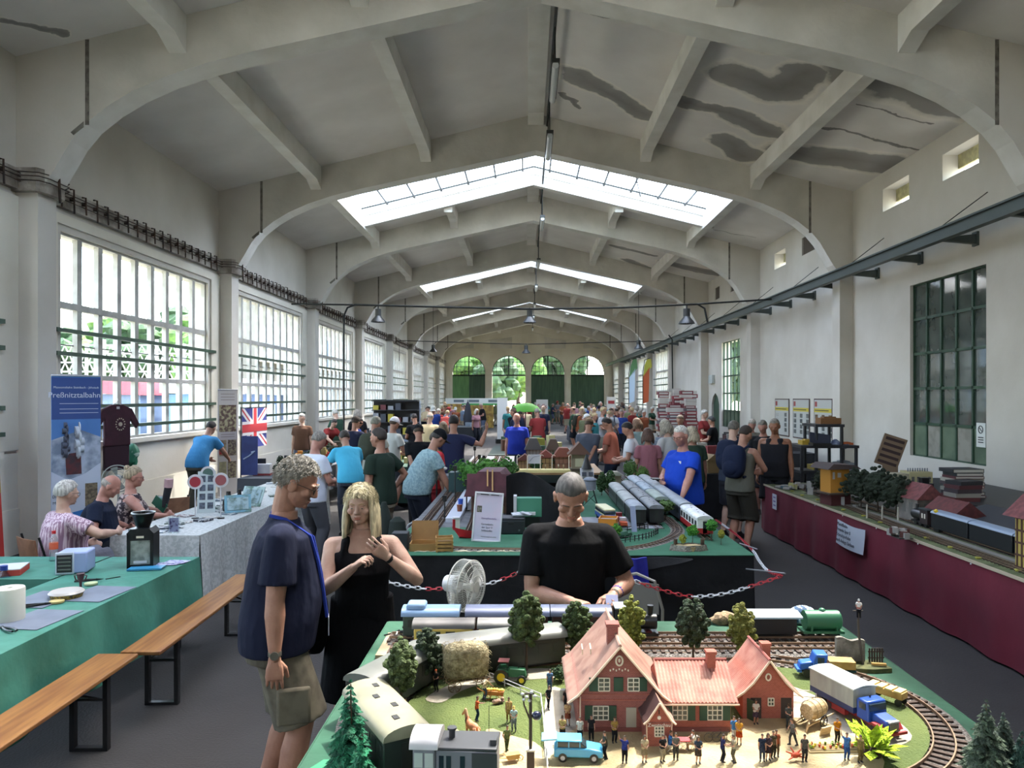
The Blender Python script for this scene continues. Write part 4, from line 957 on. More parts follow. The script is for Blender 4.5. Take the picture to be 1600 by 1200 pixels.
for px,d,rz,lb in((92,7.15,-35,'folding chair under the person in the pink striped shirt'),(141,8.05,-75,'folding chair under the person in the navy polo shirt'),(200,8.65,-60,'folding chair under the person with the hair bun'),(262,9.9,40,'empty brown folding chair beyond the person with the hair bun')):
    x,y,_=at(px,d);t=thing('folding_chair',lb,'chair',(x,y,0),R(rz))
    wd=M('chair_veneer','#8A6248',.5,mix='#76513A',scale=6,stretch=(1,8,1))
    MB().box(-.2,.2,-.2,.2,.37,.39).obj('seat',wd,t,bev=.008);MB().sheet(lambda u,v:(-.2+.4*u,-.25-.03*v-.02*(1-(2*u-1)**2),.62+.2*v),8,3,0,(0,-.012,0)).obj('backrest',wd,t)
    for s in(-1,1):
        MB().tube([(s*.21,.2,0),(s*.2,-.12,.37),(s*.19,-.25,.84)],.011,6).obj('leg',dkmetal,t);MB().tube([(s*.21,-.24,0),(s*.2,.17,.36)],.011,6).obj('leg',dkmetal,t)
# --- the crowd farther back
rc=random.Random(21)
shirtc=[('navy','#262C44'),('white','#A9ABAE'),('grey','#74767A'),('black','#191A1D'),('light blue','#7488A0'),('royal blue','#2C4284'),('red','#7E2F2E'),('olive','#5E6148'),('beige','#B8A98A'),('dark green','#2B4436'),('pink','#96707A'),('brown','#5F4638'),('rust','#8E5238'),('teal','#2F6E72')]
hairc=[('dark haired','#2A221D'),('grey haired','#8C867C'),('fair haired','#B79F74'),('white haired','#C6C2B8'),('brown haired','#5B4330')]
zones=[('far left aisle',-5.6,-3.0,17,30),('left back aisle',-5.9,-2.2,31,46),('middle of the hall',-.8,1.0,22,33),('space before the open gateway',-3.8,.5,47,60),('right back aisle',1.9,5.2,19,33),('far right aisle',1.5,6.2,34,47),('space before the closed gates',.8,6.3,48,60)]
cnt=[10,13,8,14,21,17,13];used=set();spots=[]
kinds=['stand','look','look_g','stand_b','stand_cap','bent','behind','pack','fem','fem_p','fem_curly']
busy=((-6.2,-5,24.5,33),(-4.2,-3,19.5,27),(-4.4,-2,33.5,36),(3.5,4.7,17.6,24.2),(6.1,7.1,18,25),(-.9,1.1,17.6,21),(2,4.6,33.2,35.6),(-3.1,-2.1,14.2,18.6),(4.8,6.4,25.1,28.3),(-.5,.5,26.5,27.5),(-3.5,-2.4,35.6,36.4))
for(zn,x0,x1,y0,y1),n in zip(zones,cnt):
    for _ in range(n):
        for t in range(60):
            x,y=rc.uniform(x0,x1),rc.uniform(y0,y1)
            if all(hypot(x-a,y-b)>.62 for a,b in spots)and not any(a-.3<x<b+.3 and c-.3<y<d+.3 for a,b,c,d in busy):break
        spots.append((x,y))
        while 1:
            s,h=rc.choice(shirtc),rc.choice(hairc)
            if(s[0],h[0],zn)not in used:used.add((s[0],h[0],zn));break
        k=rc.choice(kinds);act={'bent':'bending forward','look':'looking down','look_g':'looking down','pack':'wearing a backpack','behind':'with hands behind the back','stand_cap':'in a cap'}.get(k,'standing')
        put_person(Z[k],'%s person in %s %s, %s'%(h[0],s[0],act,zn),(x,y,0),R(rc.uniform(0,360)),rc.uniform(.92,1.05),rc.choice(['tan','pale','red','tan']),
                   {'shirt':s[1],'hair':h[1],'trousers':rc.choice(['#2A2E3C','#3C3D41','#7F7A6B','#20232B','#4C5568','#96917F']),'cap':rc.choice(['#23252C','#C9C9C4','#6A5A45','#7A2F2C']),'backpack':rc.choice(['#1F2536','#3C3F37','#5A2A2A'])})
# ================================================================= shared model-railway kit
def brick(name,a,b,mortar,sc):
    if name in _mats:return _mats[name]
    m=M(name,a,.85);N=m.node_tree.nodes;L=m.node_tree.links;t=N.new('ShaderNodeTexBrick');tc=N.new('ShaderNodeTexCoord')
    mp=N.new('ShaderNodeVectorMath');mp.operation='MULTIPLY';mp.inputs[1].default_value=(1,1,1)
    sx=N.new('ShaderNodeSeparateXYZ');cx=N.new('ShaderNodeCombineXYZ');ad=N.new('ShaderNodeMath');ad.operation='ADD'
    L.new(tc.outputs['Object'],sx.inputs[0]);L.new(sx.outputs[0],ad.inputs[0]);L.new(sx.outputs[1],ad.inputs[1]);L.new(ad.outputs[0],cx.inputs[0]);L.new(sx.outputs[2],cx.inputs[1]);L.new(cx.outputs[0],t.inputs[0])
    t.inputs['Color1'].default_value=C(a);t.inputs['Color2'].default_value=C(b);t.inputs['Mortar'].default_value=C(mortar);t.inputs['Scale'].default_value=sc;t.inputs['Mortar Size'].default_value=.012
    L.new(t.outputs[0],N['Principled BSDF'].inputs['Base Color']);return m
railst=M('model_rail','#8A7460',.4,.7);sleep=M('sleeper_brown','#3A2C24',.85,mix='#4A3A30',scale=40)
ballast=M('ballast','#8B8680',.95,mix='#5C5650',scale=160,lo=.45,hi=.55,bump=.8,bscale=200)
def smooth_path(pts,n=6,closed=False):
    P_=[Vector(p)for p in pts];out=[];m=len(P_)
    for i in range(m if closed else m-1):
        p0,p1,p2,p3=(P_[(i-1)%m]if closed or i>0 else P_[0]),P_[i],P_[(i+1)%m],(P_[(i+2)%m]if closed or i+2<m else P_[-1])
        for k in range(n):
            t=k/n;out.append(.5*((2*p1)+(p2-p0)*t+(2*p0-5*p1+4*p2-p3)*t*t+(3*p1-p0-3*p2+p3)*t**3))
    if not closed:out.append(P_[-1])
    return out
def track(label,pts,z,gauge=.045,group=None,bed=True,step=.026,path=None,name='railway_track'):
    """rails on sleepers along a path; gauge in metres (garden-scale model)"""
    pts=[Vector((p[0],p[1],0))for p in(path or smooth_path(pts))];t=thing(name,label,'railway track',(0,0,z),group=group)
    seg=[];L_=0
    nrm=[]
    for i,p in enumerate(pts):
        d=(pts[min(i+1,len(pts)-1)]-pts[max(i-1,0)]).normalized();nrm.append(Vector((-d.y,d.x,0)))
    g=gauge;k=g/.045
    for s in(-1,1):
        MB().loft([[p+n*(s*g/2+a)+Vector((0,0,b))for a,b in((-.0022*k,.008*k),(.0022*k,.008*k),(.0016*k,.0155*k),(-.0016*k,.0155*k))]for p,n in zip(pts,nrm)]).obj('rail',railst,t,ang=30)
    m=MB();acc=0
    for i in range(len(pts)-1):
        a,b=pts[i],pts[i+1];l=(b-a).length;d=(b-a).normalized();ang=atan2(d.y,d.x)
        while acc<l:
            m.bx(a+d*acc+Vector((0,0,.005*k)),(.011*k,.095*k,.007*k),rz=ang);acc+=step
        acc-=l
    m.obj('sleepers',sleep,t,ang=0)
    if bed:MB().loft([[p+n*a+Vector((0,0,b))for a,b in((-.065*k,0),(-.05*k,.004*k),(.05*k,.004*k),(.065*k,0))]for p,n in zip(pts,nrm)]).obj('ballast_bed',ballast,t,ang=0)
    return t
def coach(label,a,b,z,W=.115,Hb=.10,z0=.03,body='#2B352F',roof='#B9BCB4',nwin=6,cat='model train',name='model_coach',roofm=None,clerestory=False,group=None,rh=.03,win='#1B211F',ends=True,stripe=None,frame_col='#1C1C1C',side=None,vents=0,open_top=False):
    """coach between ground points a and b (its two ends)"""
    a=Vector((a[0],a[1],0));b=Vector((b[0],b[1],0));L_=(b-a).length;rz=atan2((b-a).y,(b-a).x);c=(a+b)/2
    t=thing(name,label,cat,(c.x,c.y,z),rz,group)
    bm=M('paint_'+body.strip('#'),body,.4);fr=M('paint_'+frame_col.strip('#'),frame_col,.6)
    MB().box(-L_/2,L_/2,-W/2,W/2,z0,z0+Hb).obj('car_body',bm,t,bev=.003)
    if roof:
        n=10;pr=[(W/2*1.06*cos(pi*k/n),z0+Hb+rh*sin(pi*k/n)**.8)for k in range(n+1)]
        MB().prism([(p[0],p[1])for p in pr],-L_/2-.006,L_/2+.006,'x').obj('roof',roofm or M('paint_'+roof.strip('#'),roof,.5,mix='#%02x%02x%02x'%tuple(int(int(roof.strip('#')[i:i+2],16)*.88)for i in(0,2,4)),scale=12),t,ang=50)
        for k in range(vents):MB().bx((-L_/2+L_*(k+.7)/(vents+.4),.01*(-1)**k,z0+Hb+rh-.001),(.02,.012,.004)).obj('roof_vent',fr,t)
        if clerestory:MB().box(-L_*.45,-L_*.1,-W*.36,W*.36,z0+Hb+rh*.6,z0+Hb+rh*1.5).obj('raised_roof',M('paint_'+roof.strip('#'),roof),t,bev=.008)
    if stripe:MB().box(-L_/2-.001,L_/2+.001,-W/2-.001,W/2+.001,z0,z0+Hb*.38).obj('stripe',M('paint_'+stripe.strip('#'),stripe,.4),t)
    wm=M('pane_'+win.strip('#'),win,.5)
    for k in range(nwin):
        x=-L_/2+L_*(k+.5)/nwin;w=L_/nwin*.32
        for s in(-1,1):
            if side and s!=side:continue
            MB().box(x-w,x+w,s*W/2-.0012,s*W/2+.0012,z0+Hb*.45,z0+Hb*.84).obj('window',wm,t)
    if ends:
        for s in(-1,1):
            MB().box(s*L_/2-.001,s*L_/2+.001,-W*.13,W*.13,z0+.005,z0+Hb*.85).obj('end_door',wm,t)
            MB().cyl((s*L_/2,-W*.28,z0+.008),(s*(L_/2+.012),-W*.28,z0+.008),.005,n=8).cyl((s*L_/2,W*.28,z0+.008),(s*(L_/2+.012),W*.28,z0+.008),.005,n=8).obj('buffers',fr,t)
    MB().box(-L_/2+.01,L_/2-.01,-W*.36,W*.36,z0-.008,z0).obj('underframe',fr,t)
    for s in(-1,1):
        m=MB()
        for o_ in((-.022,.022)if L_>.22 else(0,)):
            for sd in(-1,1):m.cyl((s*L_*.33+o_,sd*.017,.03),(s*L_*.33+o_,sd*.023,.03),.0145,n=14)
            m.cyl((s*L_*.33+o_,-.02,.03),(s*L_*.33+o_,.02,.03),.003,n=6)
        m.obj('wheelset',fr,t)
    return t
TR={}
def model_tree(label,loc,h,kind='round',col='#4F6B2E',col2='#2F4520',seed=0,group=None,r=None,name='model_tree',trunk=.38,cat='model tree'):
    rn=random.Random(seed);t=thing(name,label,cat,loc,rn.uniform(0,6),group);m=MB();r=r or h*.2
    lm=M('foliage_'+col.strip('#'),col,.9,mix=col2,scale=60,lo=.35,hi=.65,bump=1,bscale=150)
    if kind=='round':
        m.ell((0,0,h*(trunk+(1-trunk)*.5)),(r*.62,r*.62,h*(1-trunk)*.36),10,8)
        for _ in range(150):
            d=Vector((rn.gauss(0,1),rn.gauss(0,1),rn.gauss(0,1))).normalized();q=rn.uniform(.55,1);s=h*rn.uniform(.035,.06)
            tz=d.z*q;w=r*(1-.25*max(0,tz))
            m.ell((d.x*q*w,d.y*q*w,h*(trunk+(1-trunk)*.5)+tz*h*(1-trunk)*.48),(s,s,s*.8),6,4,q=Vector((rn.random(),rn.random(),1)).to_track_quat('Z','Y'))
    elif kind=='spruce':
        for j in range(15):
            f=j/14;zz=h*(.14+.84*f);R_=r*(1-f)**.85+.004
            for k in range(max(5,int(13*(1-f)+4))):
                a=rn.uniform(0,2*pi);p=Vector((cos(a),sin(a),0));L_=R_*rn.uniform(.75,1.1);w=L_*.2+.003
                u=Vector((-sin(a),cos(a),0));z3=Vector((0,0,zz));dz=Vector((0,0,-L_*.32))
                m.add([z3,z3+p*L_*.55+u*w+dz*.5,z3+p*L_+dz,z3+p*L_*.55-u*w+dz*.5,z3+p*L_*.5+Vector((0,0,-L_*.02+.004)),z3+p*L_*.5+dz*.9],[(0,1,4),(1,2,4),(2,3,4),(3,0,4),(1,0,5),(2,1,5),(3,2,5),(0,3,5)])
    elif kind=='bush':
        for _ in range(26):
            a=rn.uniform(0,2*pi);el=rn.uniform(.1,1.3);d=Vector((cos(a)*cos(el),sin(a)*cos(el),sin(el)));p1=d*h*rn.uniform(.7,1.1)+Vector((0,0,h*.2));u=d.cross(Vector((0,0,1))).normalized()*h*.19
            b_=Vector((0,0,h*.2));md=b_.lerp(p1,.6);up=Vector((0,0,h*.03));m.add([b_,md+u,p1-up*2,md-u,md+up,md-up],[(0,1,4),(1,2,4),(2,3,4),(3,0,4),(1,0,5),(2,1,5),(3,2,5),(0,3,5)])
    m.obj('foliage',lm,t,ang=0)
    MB().tube([(0,0,-.001),(h*.01,0,h*trunk*.6),(0,0,h*(.75 if kind=='round' else.95 if kind=='spruce' else.3))],[h*.022,h*.016,h*.006],7).obj('trunk',barkm,t)
    return t
def house_prism(m,w,y0,y1,prof,mi=0):
    m.prism(prof,y0,y1,'y',mi)
def text_lines(lines,mat,parent,origin,rot,size,gap,name='printed_line',align='LEFT',th=.0006):
    """rows of small print, each a real raised line of letters"""
    R_=Euler(rot).to_matrix()
    for i,tx in enumerate(lines):
        if tx:text(name,tx,mat,parent,Vector(origin)+R_@Vector((0,-i*gap,0)),rot,size,th,align)
def cloth_box(m,x0,x1,y0,y1,zt,zb,amp=.015,wl=.28,sides='LRFB',seed=0,thick=.006):
    """table cloth: flat top with wavy hanging sides (F faces the camera)"""
    rn=random.Random(seed);ph=rn.random()*6
    m.box(x0,x1,y0,y1,zt-thick,zt)
    def wave(s,v):return amp*v*(sin(s/wl*6.283+ph)+.5*sin(s/wl*3.1+2*ph)+.3*sin(s/wl*13+ph))
    if 'R' in sides:m.sheet(lambda u,v:(x1+.004+max(-.0,wave(y0+u*(y1-y0),v)+amp*1.2*v),y0+u*(y1-y0),zt-(zt-zb)*v),max(8,int((y1-y0)/.05)),8,0,(-.003,0,0))
    if 'L' in sides:m.sheet(lambda u,v:(x0-.004-max(-.0,wave(y0+u*(y1-y0),v)+amp*1.2*v),y0+u*(y1-y0),zt-(zt-zb)*v),max(8,int((y1-y0)/.05)),8,0,(.003,0,0))
    if 'F' in sides:m.sheet(lambda u,v:(x0+u*(x1-x0),y0-.004-max(-.0,wave(x0+u*(x1-x0),v)+amp*1.2*v),zt-(zt-zb)*v),max(8,int((x1-x0)/.05)),8,0,(0,.003,0))
    if 'B' in sides:m.sheet(lambda u,v:(x0+u*(x1-x0),y1+.004+max(-.0,wave(x0+u*(x1-x0),v)+amp*1.2*v),zt-(zt-zb)*v),max(8,int((x1-x0)/.05)),8,0,(0,-.003,0))
    return m
def table(label,x0,x1,y0,y1,zt,colr=None,name='trestle_table',legs=True):
    t=thing(name,label,'table',((x0+x1)/2,(y0+y1)/2,0));w,d=(x1-x0)/2,(y1-y0)/2
    tb=M('table_board','#9A7B55',.6,mix='#86683F',scale=5,stretch=(1,8,1))
    MB().box(-w+.02,w-.02,-d+.02,d-.02,zt-.03,zt).obj('tabletop',tb,t)
    for a in(-1,1):
        for b in(-1,1):MB().box(a*(w-.1)-.02,a*(w-.1)+.02,b*(d-.12)-.02,b*(d-.12)+.02,0,zt-.03).obj('leg',dkmetal,t)
    return t
# ================================================================= THE FRONT LAYOUT
ZT=1.35;ZS=ZT+.012
def L(px,py,z=ZS):return PG(px,py,z)
gcloth=M('green_table_cloth','#174530',.85,mix='#1E5039',scale=6,bump=.3,bscale=14)
TX0,TX1,TY0,TY1=-.49,1.10,1.16,2.62
table('tall table carrying the front model railway',TX0,TX1,TY0,TY1,ZT-.006)
tag(cloth_box(MB(),TX0,TX1,TY0,TY1,ZT,.25,.012,.35,seed=4).obj('green_tablecloth',gcloth,ang=60),'dark green cloth draped over the tall table of the front model railway','tablecloth')
grassm=M('model_grass','#4C5C2B',.95,mix='#606C35',scale=9,lo=.3,hi=.7,detail=10,bump=.6,bscale=220)
sandm=M('model_sand','#B8A67E',.95,mix='#A3916B',scale=14,lo=.35,hi=.65,bump=.3,bscale=150)
roadm=M('model_road','#A39C8C',.9,mix='#928C7E',scale=10,bump=.2,bscale=160)
board=smooth_path([tuple(L(*p))[:2]+(0,)for p in((600,1160),(640,1095),(700,1050),(800,1037),(1000,1036),(1180,1040),(1290,1052),(1370,1078),(1425,1110),(1452,1145),(1440,1185),(1370,1230),(1200,1260),(900,1260),(700,1240),(620,1210))],4,True)
t=thing('diorama_board','scenic board with grass, sandy yard and road inside the front track loop','scenery board',(0,0,0))
MB().prism([(p.x,p.y)for p in board],ZT,ZS,'z').obj('grass_ground',grassm,t,ang=0)
def patch(nm,pts,mat,z,n=4):MB().prism([(p.x,p.y)for p in smooth_path([tuple(L(*p))[:2]+(0,)for p in pts],n,True)],ZS-.002,z,'z').obj(nm,mat,t,ang=0)
patch('road',[(665,1092),(700,1072),(760,1056),(830,1045),(880,1048),(884,1058),(830,1062),(760,1068),(720,1080),(690,1098)],roadm,ZS+.0012)
patch('path',[(855,1078),(880,1078),(900,1100),(900,1160),(868,1200),(852,1200),(850,1140)],roadm,ZS+.0016,2)
patch('sand_yard',[(868,1172),(900,1140),(1060,1130),(1240,1120),(1270,1122),(1330,1150),(1372,1178),(1380,1200),(1340,1240),(1100,1260),(860,1250),(835,1210)],sandm,ZS+.002,3)
patch('path',[(760,1140),(800,1150),(848,1170),(850,1240),(780,1240),(760,1190)],sandm,ZS+.0011,3)
patch('road',[(1235,1072),(1280,1090),(1330,1105),(1390,1120),(1425,1150),(1405,1166),(1372,1168),(1330,1150),(1280,1130),(1245,1110),(1225,1085)],roadm,ZS+.0012,3)
# --- tracks
track('curved track bending round the right end of the front layout',None,ZT,path=[Vector((.623+.378*cos(a),1.86+.378*sin(a),0))for a in[R(-75+165*i/40)for i in range(41)]]+[Vector((x,y,0))for x,y in((.56,2.238),(.45,2.235),(.3,2.225),(.15,2.205))])
track('curved track of the left loop under the grey coaches',[(.15,2.205),(-.05,2.155),(-.25,2.075),(-.36,1.96),(-.40,1.84),(-.37,1.70),(-.29,1.58),(-.2,1.50),(-.1,1.475),(.1,1.47),(.3,1.46)],ZT)
track('straight inner track along the back of the front layout',[(-.1,2.295),(.3,2.295),(.6,2.295),(.98,2.295)],ZT+.012)
track('diagonal turnout track crossing at the back of the front layout',[(.0,2.285),(.15,2.265),(.38,2.235),(.6,2.236)],ZT+.0015,bed=False)
track('rear track with parked wagons on the front layout',[(-.44,2.40),(0,2.40),(.4,2.40),(1.0,2.40)],ZT+.012)
track('middle track under the red and cream railcars',[(-.42,2.295),(-.3,2.295),(-.12,2.295)],ZT+.011,bed=False)
tag(MB().box(-.46,1.0,2.245,2.46,ZT,ZT+.012).obj('track_plank',M('plank_edge','#B59B7A',.8,mix='#8E785C',scale=12)),'wooden plank base with ballast under the straight back tracks','plank')
# --- trains
greyroof='#62655F'
coach('green coach with long pale grey roof behind the hay wagon',(-.255,2.085),(.10,2.205),ZT,body='#1C2420',roof=greyroof,nwin=8,W=.1,Hb=.072,z0=.024,rh=.024)
coach('green coach with grey roof on the left curve, partly behind trees',(-.405,1.81),(-.285,2.055),ZT,body='#1C2420',roof=greyroof,nwin=6,W=.1,Hb=.072,z0=.024,rh=.024)
coach('green coach with sunlit cream roof and barred end at the left curve',(-.385,1.765),(-.245,1.525),ZT,body='#232C27',roof='#8E8B74',nwin=7,W=.105,Hb=.072,z0=.024,rh=.026,vents=4)
t=thing('model_locomotive','black and grey diesel locomotive with a white cab roof at the bottom','model train',(-.14,1.475,ZT),R(-3),sc=.8)
dg_=M('loco_dark','#34363A',.5);lg=M('loco_grey','#6E6F78',.5);wr=M('loco_white','#B9B9BC',.45)
MB().box(-.045,.105,-.045,.045,.03,.135).obj('engine_body',lg,t,bev=.004);MB().box(-.047,.107,-.049,.049,.135,.143).obj('body_roof',dg_,t,bev=.003)
MB().box(-.10,-.045,-.05,.05,.03,.14).obj('cab',lg,t,bev=.003)
n=10;MB().prism([(.056*cos(pi*k/n),.14+.028*sin(pi*k/n)**.8)for k in range(n+1)],-.108,-.038,'x').obj('cab_roof',wr,t,ang=50)
for x0,x1,y in((-.096,-.075,-.051),(-.070,-.049,-.051)):MB().box(x0,x1,y-.001,y+.001,.095,.13).obj('window',M('loco_glass','#AEB4B2',.1),t)
for x in(-.03,-.012,.022):MB().box(x-.006,x+.006,-.046,-.0445,.085,.122).obj('window',M('paint_1B2030','#1B2030',.1),t)
MB().box(.045,.107,-.047,-.044,.06,.13).obj('grille',dg_,t);MB().cyl((-.012,.01,.143),(-.012,.01,.165),.008,n=10).cyl((-.012,.01,.163),(-.012,.01,.168),.012,n=10).obj('chimney',dg_,t)
MB().box(.088,.104,-.03,.0,.143,.156).obj('lamp_box',dg_,t);MB().box(-.1,.105,-.04,.04,.02,.03).obj('underframe',dg_,t)
for s in(-.06,.06):MB().cyl((s,-.024,.026),(s,.024,.026),.017,n=14).obj('wheelset',dg_,t)
for x in(.12,):MB().tube([(.107,-.03,.03),(.12,-.03,.03)],.005,8).obj('buffer',M('red_buffer','#9E2A2A'),t)
t=coach('dark green coach with glossy light blue roof at the back left',(-.395,2.40),(-.22,2.40),ZT+.012,body='#2A3A36',roof='#7E9CBF',nwin=2,W=.085,Hb=.062,z0=.022,rh=.024,clerestory=True,roofm=M('blue_gloss_roof','#7391B5',.35))
coach('dark red coach with slate blue roof beside the blue roofed coach',(-.19,2.40),(.07,2.40),ZT+.012,body='#3A1C20',roof='#5B6784',nwin=6,W=.085,Hb=.062,z0=.022,rh=.024,roofm=M('slate_gloss_roof','#58627E',.4))
coach('second dark red coach with slate roof behind the tall trees',(.085,2.40),(.27,2.40),ZT+.012,body='#37191D',roof='#4D5670',nwin=6,W=.085,Hb=.062,z0=.022,rh=.024,roofm=M('slate_gloss_roof2','#474F66',.4))
coach('cream and red railcar with grey roof before the blue roofed coach',(-.345,2.295),(-.165,2.295),ZT+.011,body='#D2B05A',roof='#5E5B58',nwin=4,W=.07,Hb=.052,z0=.024,stripe='#8C2A22',rh=.022)
coach('cream and red railcar with rounded end in the middle',(-.145,2.295),(.045,2.295),ZT+.011,body='#D2B05A',roof='#6E6E6B',nwin=5,W=.07,Hb=.052,z0=.024,stripe='#8C2A22',rh=.022)
# small black steam engine behind the yellow-green tree
t=thing('model_locomotive','small black steam engine at the back centre of the front layout','model train',(.36,2.40,ZT+.012),sc=.75);bk=M('engine_black','#17181A',.35)
MB().cyl((-.03,0,.075),(.085,0,.075),.033,n=18).obj('boiler',bk,t);MB().box(-.09,-.03,-.045,.045,.03,.14).obj('cab',bk,t,bev=.003);MB().box(-.1,-.02,-.052,.052,.14,.147).obj('cab_roof',M('grey_cab_roof','#8B949C',.4),t,bev=.003)
MB().cyl((.06,0,.10),(.06,0,.145),.010,.014,n=10).obj('chimney',bk,t);MB().ell((.015,0,.105),(.014,.014,.018),10,6).obj('steam_dome',M('brass','#B9B3A2',.3,.6),t);MB().box(-.09,.09,-.04,.04,.022,.034).obj('underframe',bk,t)
for x in(-.05,.0,.05):MB().cyl((x,-.03,.022),(x,.03,.022),.02,n=14).obj('wheelset',M('engine_red','#5A1F1C',.5),t)
# black covered wagon with pale roof and green tank wagon at the right rear
coach('black covered wagon with flat pale blue roof at the rear right',(.70,2.40),(.87,2.40),ZT+.012,body='#16181C',roof=None,nwin=0,W=.08,Hb=.055,z0=.024,ends=False)
t=thing('wagon_canopy','pale blue grey flat roof on the black covered wagon','roof',(.77,2.50,ZT+.145));del t['category'];bpy.data.objects.remove(t)
rw=[o for o in bpy.data.objects if o.type=='EMPTY' and o.get('label','').startswith('black covered wagon')][0]
MB().prism([(-.05,.078),(.05,.078),(.049,.083),(0,.092),(-.049,.083)],-.1,.1,'x').obj('roof',M('pale_blue_roof','#9FB0B8',.5),rw)
t=thing('tank_wagon','green tank wagon at the rear right end of the front layout','model train',(.965,2.40,ZT+.012),sc=.78);gm=M('tank_green','#2F6B4B',.4)
MB().cyl((-.075,0,.078),(.065,0,.078),.04,n=20).ell((.065,0,.078),(.014,.04,.04),14,8).ell((-.0,0,.118),(.014,.014,.01),10,6).obj('tank',gm,t)
MB().box(-.09,.08,-.035,.035,.03,.04).obj('underframe',gm,t)
for x in(-.055,.05):MB().box(x-.004,x+.004,-.036,.036,.035,.06).obj('saddle',gm,t);MB().cyl((x,-.026,.018),(x,.026,.018),.016,n=14).obj('wheelset',bk,t)
# --- brick station
bri=brick('model_brick','#8E5048','#80463F','#A37C6C',90);bri2=brick('model_brick_bright','#A05546','#914A3C','#B08068',90)
def tilemat(name,a,b,sx=1,diag=True):
    m=M(name,a,.75);N=m.node_tree.nodes;L_=m.node_tree.links;tc=N.new('ShaderNodeTexCoord');s=N.new('ShaderNodeSeparateXYZ');L_.new(tc.outputs['Object'],s.inputs[0])
    return m
tile=M('roof_tiles','#A88474',.7,mix='#967062',scale=25);tile2=M('roof_tiles_red','#A5685A',.7,mix='#B98674',scale=20);trimc=M('verge_cream','#D9BFA5',.7)
shut=M('shutter_green','#24422F',.6);wfr=M('window_cream','#D8D0BC',.6);wgl=M('window_dark','#4C5048',.2);
def mwin(m_parent,x,y,z,w,h,nx=3,ny=3,shutters=0,both=True):
    o=MB().box(x-w/2,x+w/2,y-.002,y+.001,z,z+h).obj('window',wgl,m_parent)
    f=MB()
    for i in range(nx+1):f.box(x-w/2+w*i/nx-.0011,x-w/2+w*i/nx+.0011,y-.0035,y-.001,z,z+h)
    for i in range(ny+1):f.box(x-w/2,x+w/2,y-.0035,y-.001,z+h*i/ny-.0011,z+h*i/ny+.0011)
    f.obj('window_frame',wfr,m_parent)
    if shutters:
        for s in(-1,1):MB().box(x+s*(w/2+shutters/2+.001)-shutters/2,x+s*(w/2+shutters/2+.001)+shutters/2,y-.004,y,z-.001,z+h+.001).obj('shutter',shut,m_parent)
def flared(m,halfw,ze,za,x=0,rib=.0065,th=.004):
    """steep roof cross-section points from eave to apex with a bell-cast foot"""
    return[(x-halfw,ze),(x-halfw*.78,ze+(za-ze)*.13),(x-halfw*.55,ze+(za-ze)*.36),(x,za)]
def tiled_roof(parent,prof_l,y0,y1,mat,rows=1,rib=.0075,nm='roof_slope',flip=False,tiles=False,ax='y'):
    """slope following the profile; ribs run down the slope"""
    pts=[]
    for i in range(len(prof_l)-1):
        for k in range(4):pts.append(tuple(prof_l[i][q]*(1-k/4)+prof_l[i+1][q]*k/4 for q in(0,1)))
    pts.append(prof_l[-1]);n=int(abs(y1-y0)/rib)*4;nv=len(pts)-1 if not tiles else 36;Lp=len(pts)-1
    def f(u,v):
        a=v*Lp;i=min(int(a),Lp-1);t_=a-i;p=(pts[i][0]*(1-t_)+pts[i+1][0]*t_,pts[i][1]*(1-t_)+pts[i+1][1]*t_)
        b=.0016*(1+sin(u*n/4*2*pi));
        if tiles:b+=.0034*(1-(v*12)%1)
        return(p[0],y0+(y1-y0)*u,p[1]+b)if ax=='y' else(y0+(y1-y0)*u,p[0],p[1]+b)
    return MB().sheet(f,n,nv,0,.003).obj(nm,mat,parent,ang=70)
def chim(parent,x,y,z0,z1,w=.022,m=None):return MB().box(x-w/2,x+w/2,y-w/2,y+w/2,z0,z1).box(x-w*.62,x+w*.62,y-w*.62,y+w*.62,z1-.004,z1+.003).obj('chimney',m or bri,parent)
hx,hy=.219,1.73
st=thing('model_station','large pink tiled brick station building with Zwotschau written on its porch','model building',(hx,hy,ZS))
W2,ZE,ZA,D_=.098,.082,.205,.26
prof=[(-W2,0),(-W2,ZE+.012),(-W2*.55,ZE+.055),(0,ZA-.008),(W2*.55,ZE+.055),(W2,ZE+.012),(W2,0)]
MB().prism(prof,0,D_,'y').obj('brick_walls',bri,st,ang=0)
hw=.122;pl=[(-hw,ZE-.008),(-hw*.80,ZE+.010),(-hw*.55,ZE+.045),(0,ZA)]
tiled_roof(st,pl,-.018,D_+.02,tile);tiled_roof(st,[(-a,b)for a,b in pl],-.018,D_+.02,tile)
for s in(-1,1):MB().tube([(s*a,-.019,b+.001)for a,b in[(hw,ZE-.008),(hw*.80,ZE+.010),(hw*.55,ZE+.045),(0,ZA)]],.003,5).obj('verge',trimc,st)
MB().tube([(0,-.02,ZA+.004),(0,D_+.02,ZA+.004)],.004,6).obj('ridge_tiles',tile,st)
chim(st,-.008,.075,.165,.232,.026)
for x in(-.036,.033):mwin(st,x,-.001,.098,.026,.030,2,3)
for x in(-.060,-.002,.054):MB().box(x-(.011 if x else.014),x+(.011 if x else.014),-.004,0,.097,.129).obj('shutter',shut,st)
mwin(st,-.044,-.001,.030,.036,.032,3,3,.018)
m=MB();m.tube([(.0+.008*cos(k*pi/8),-.002,.168+.011*sin(k*pi/8))for k in range(16)],.0022,5,closed=True);m.ell((0,0,.168),(.003,.003,.005),8,6);m.obj('oval_window',wfr,st)
m=MB()
for k in range(7):m.box(-.0015+(k-3)*.007,.0015+(k-3)*.007,-.0015,0,.143+.003*(k%2),.147+.003*(k%2))
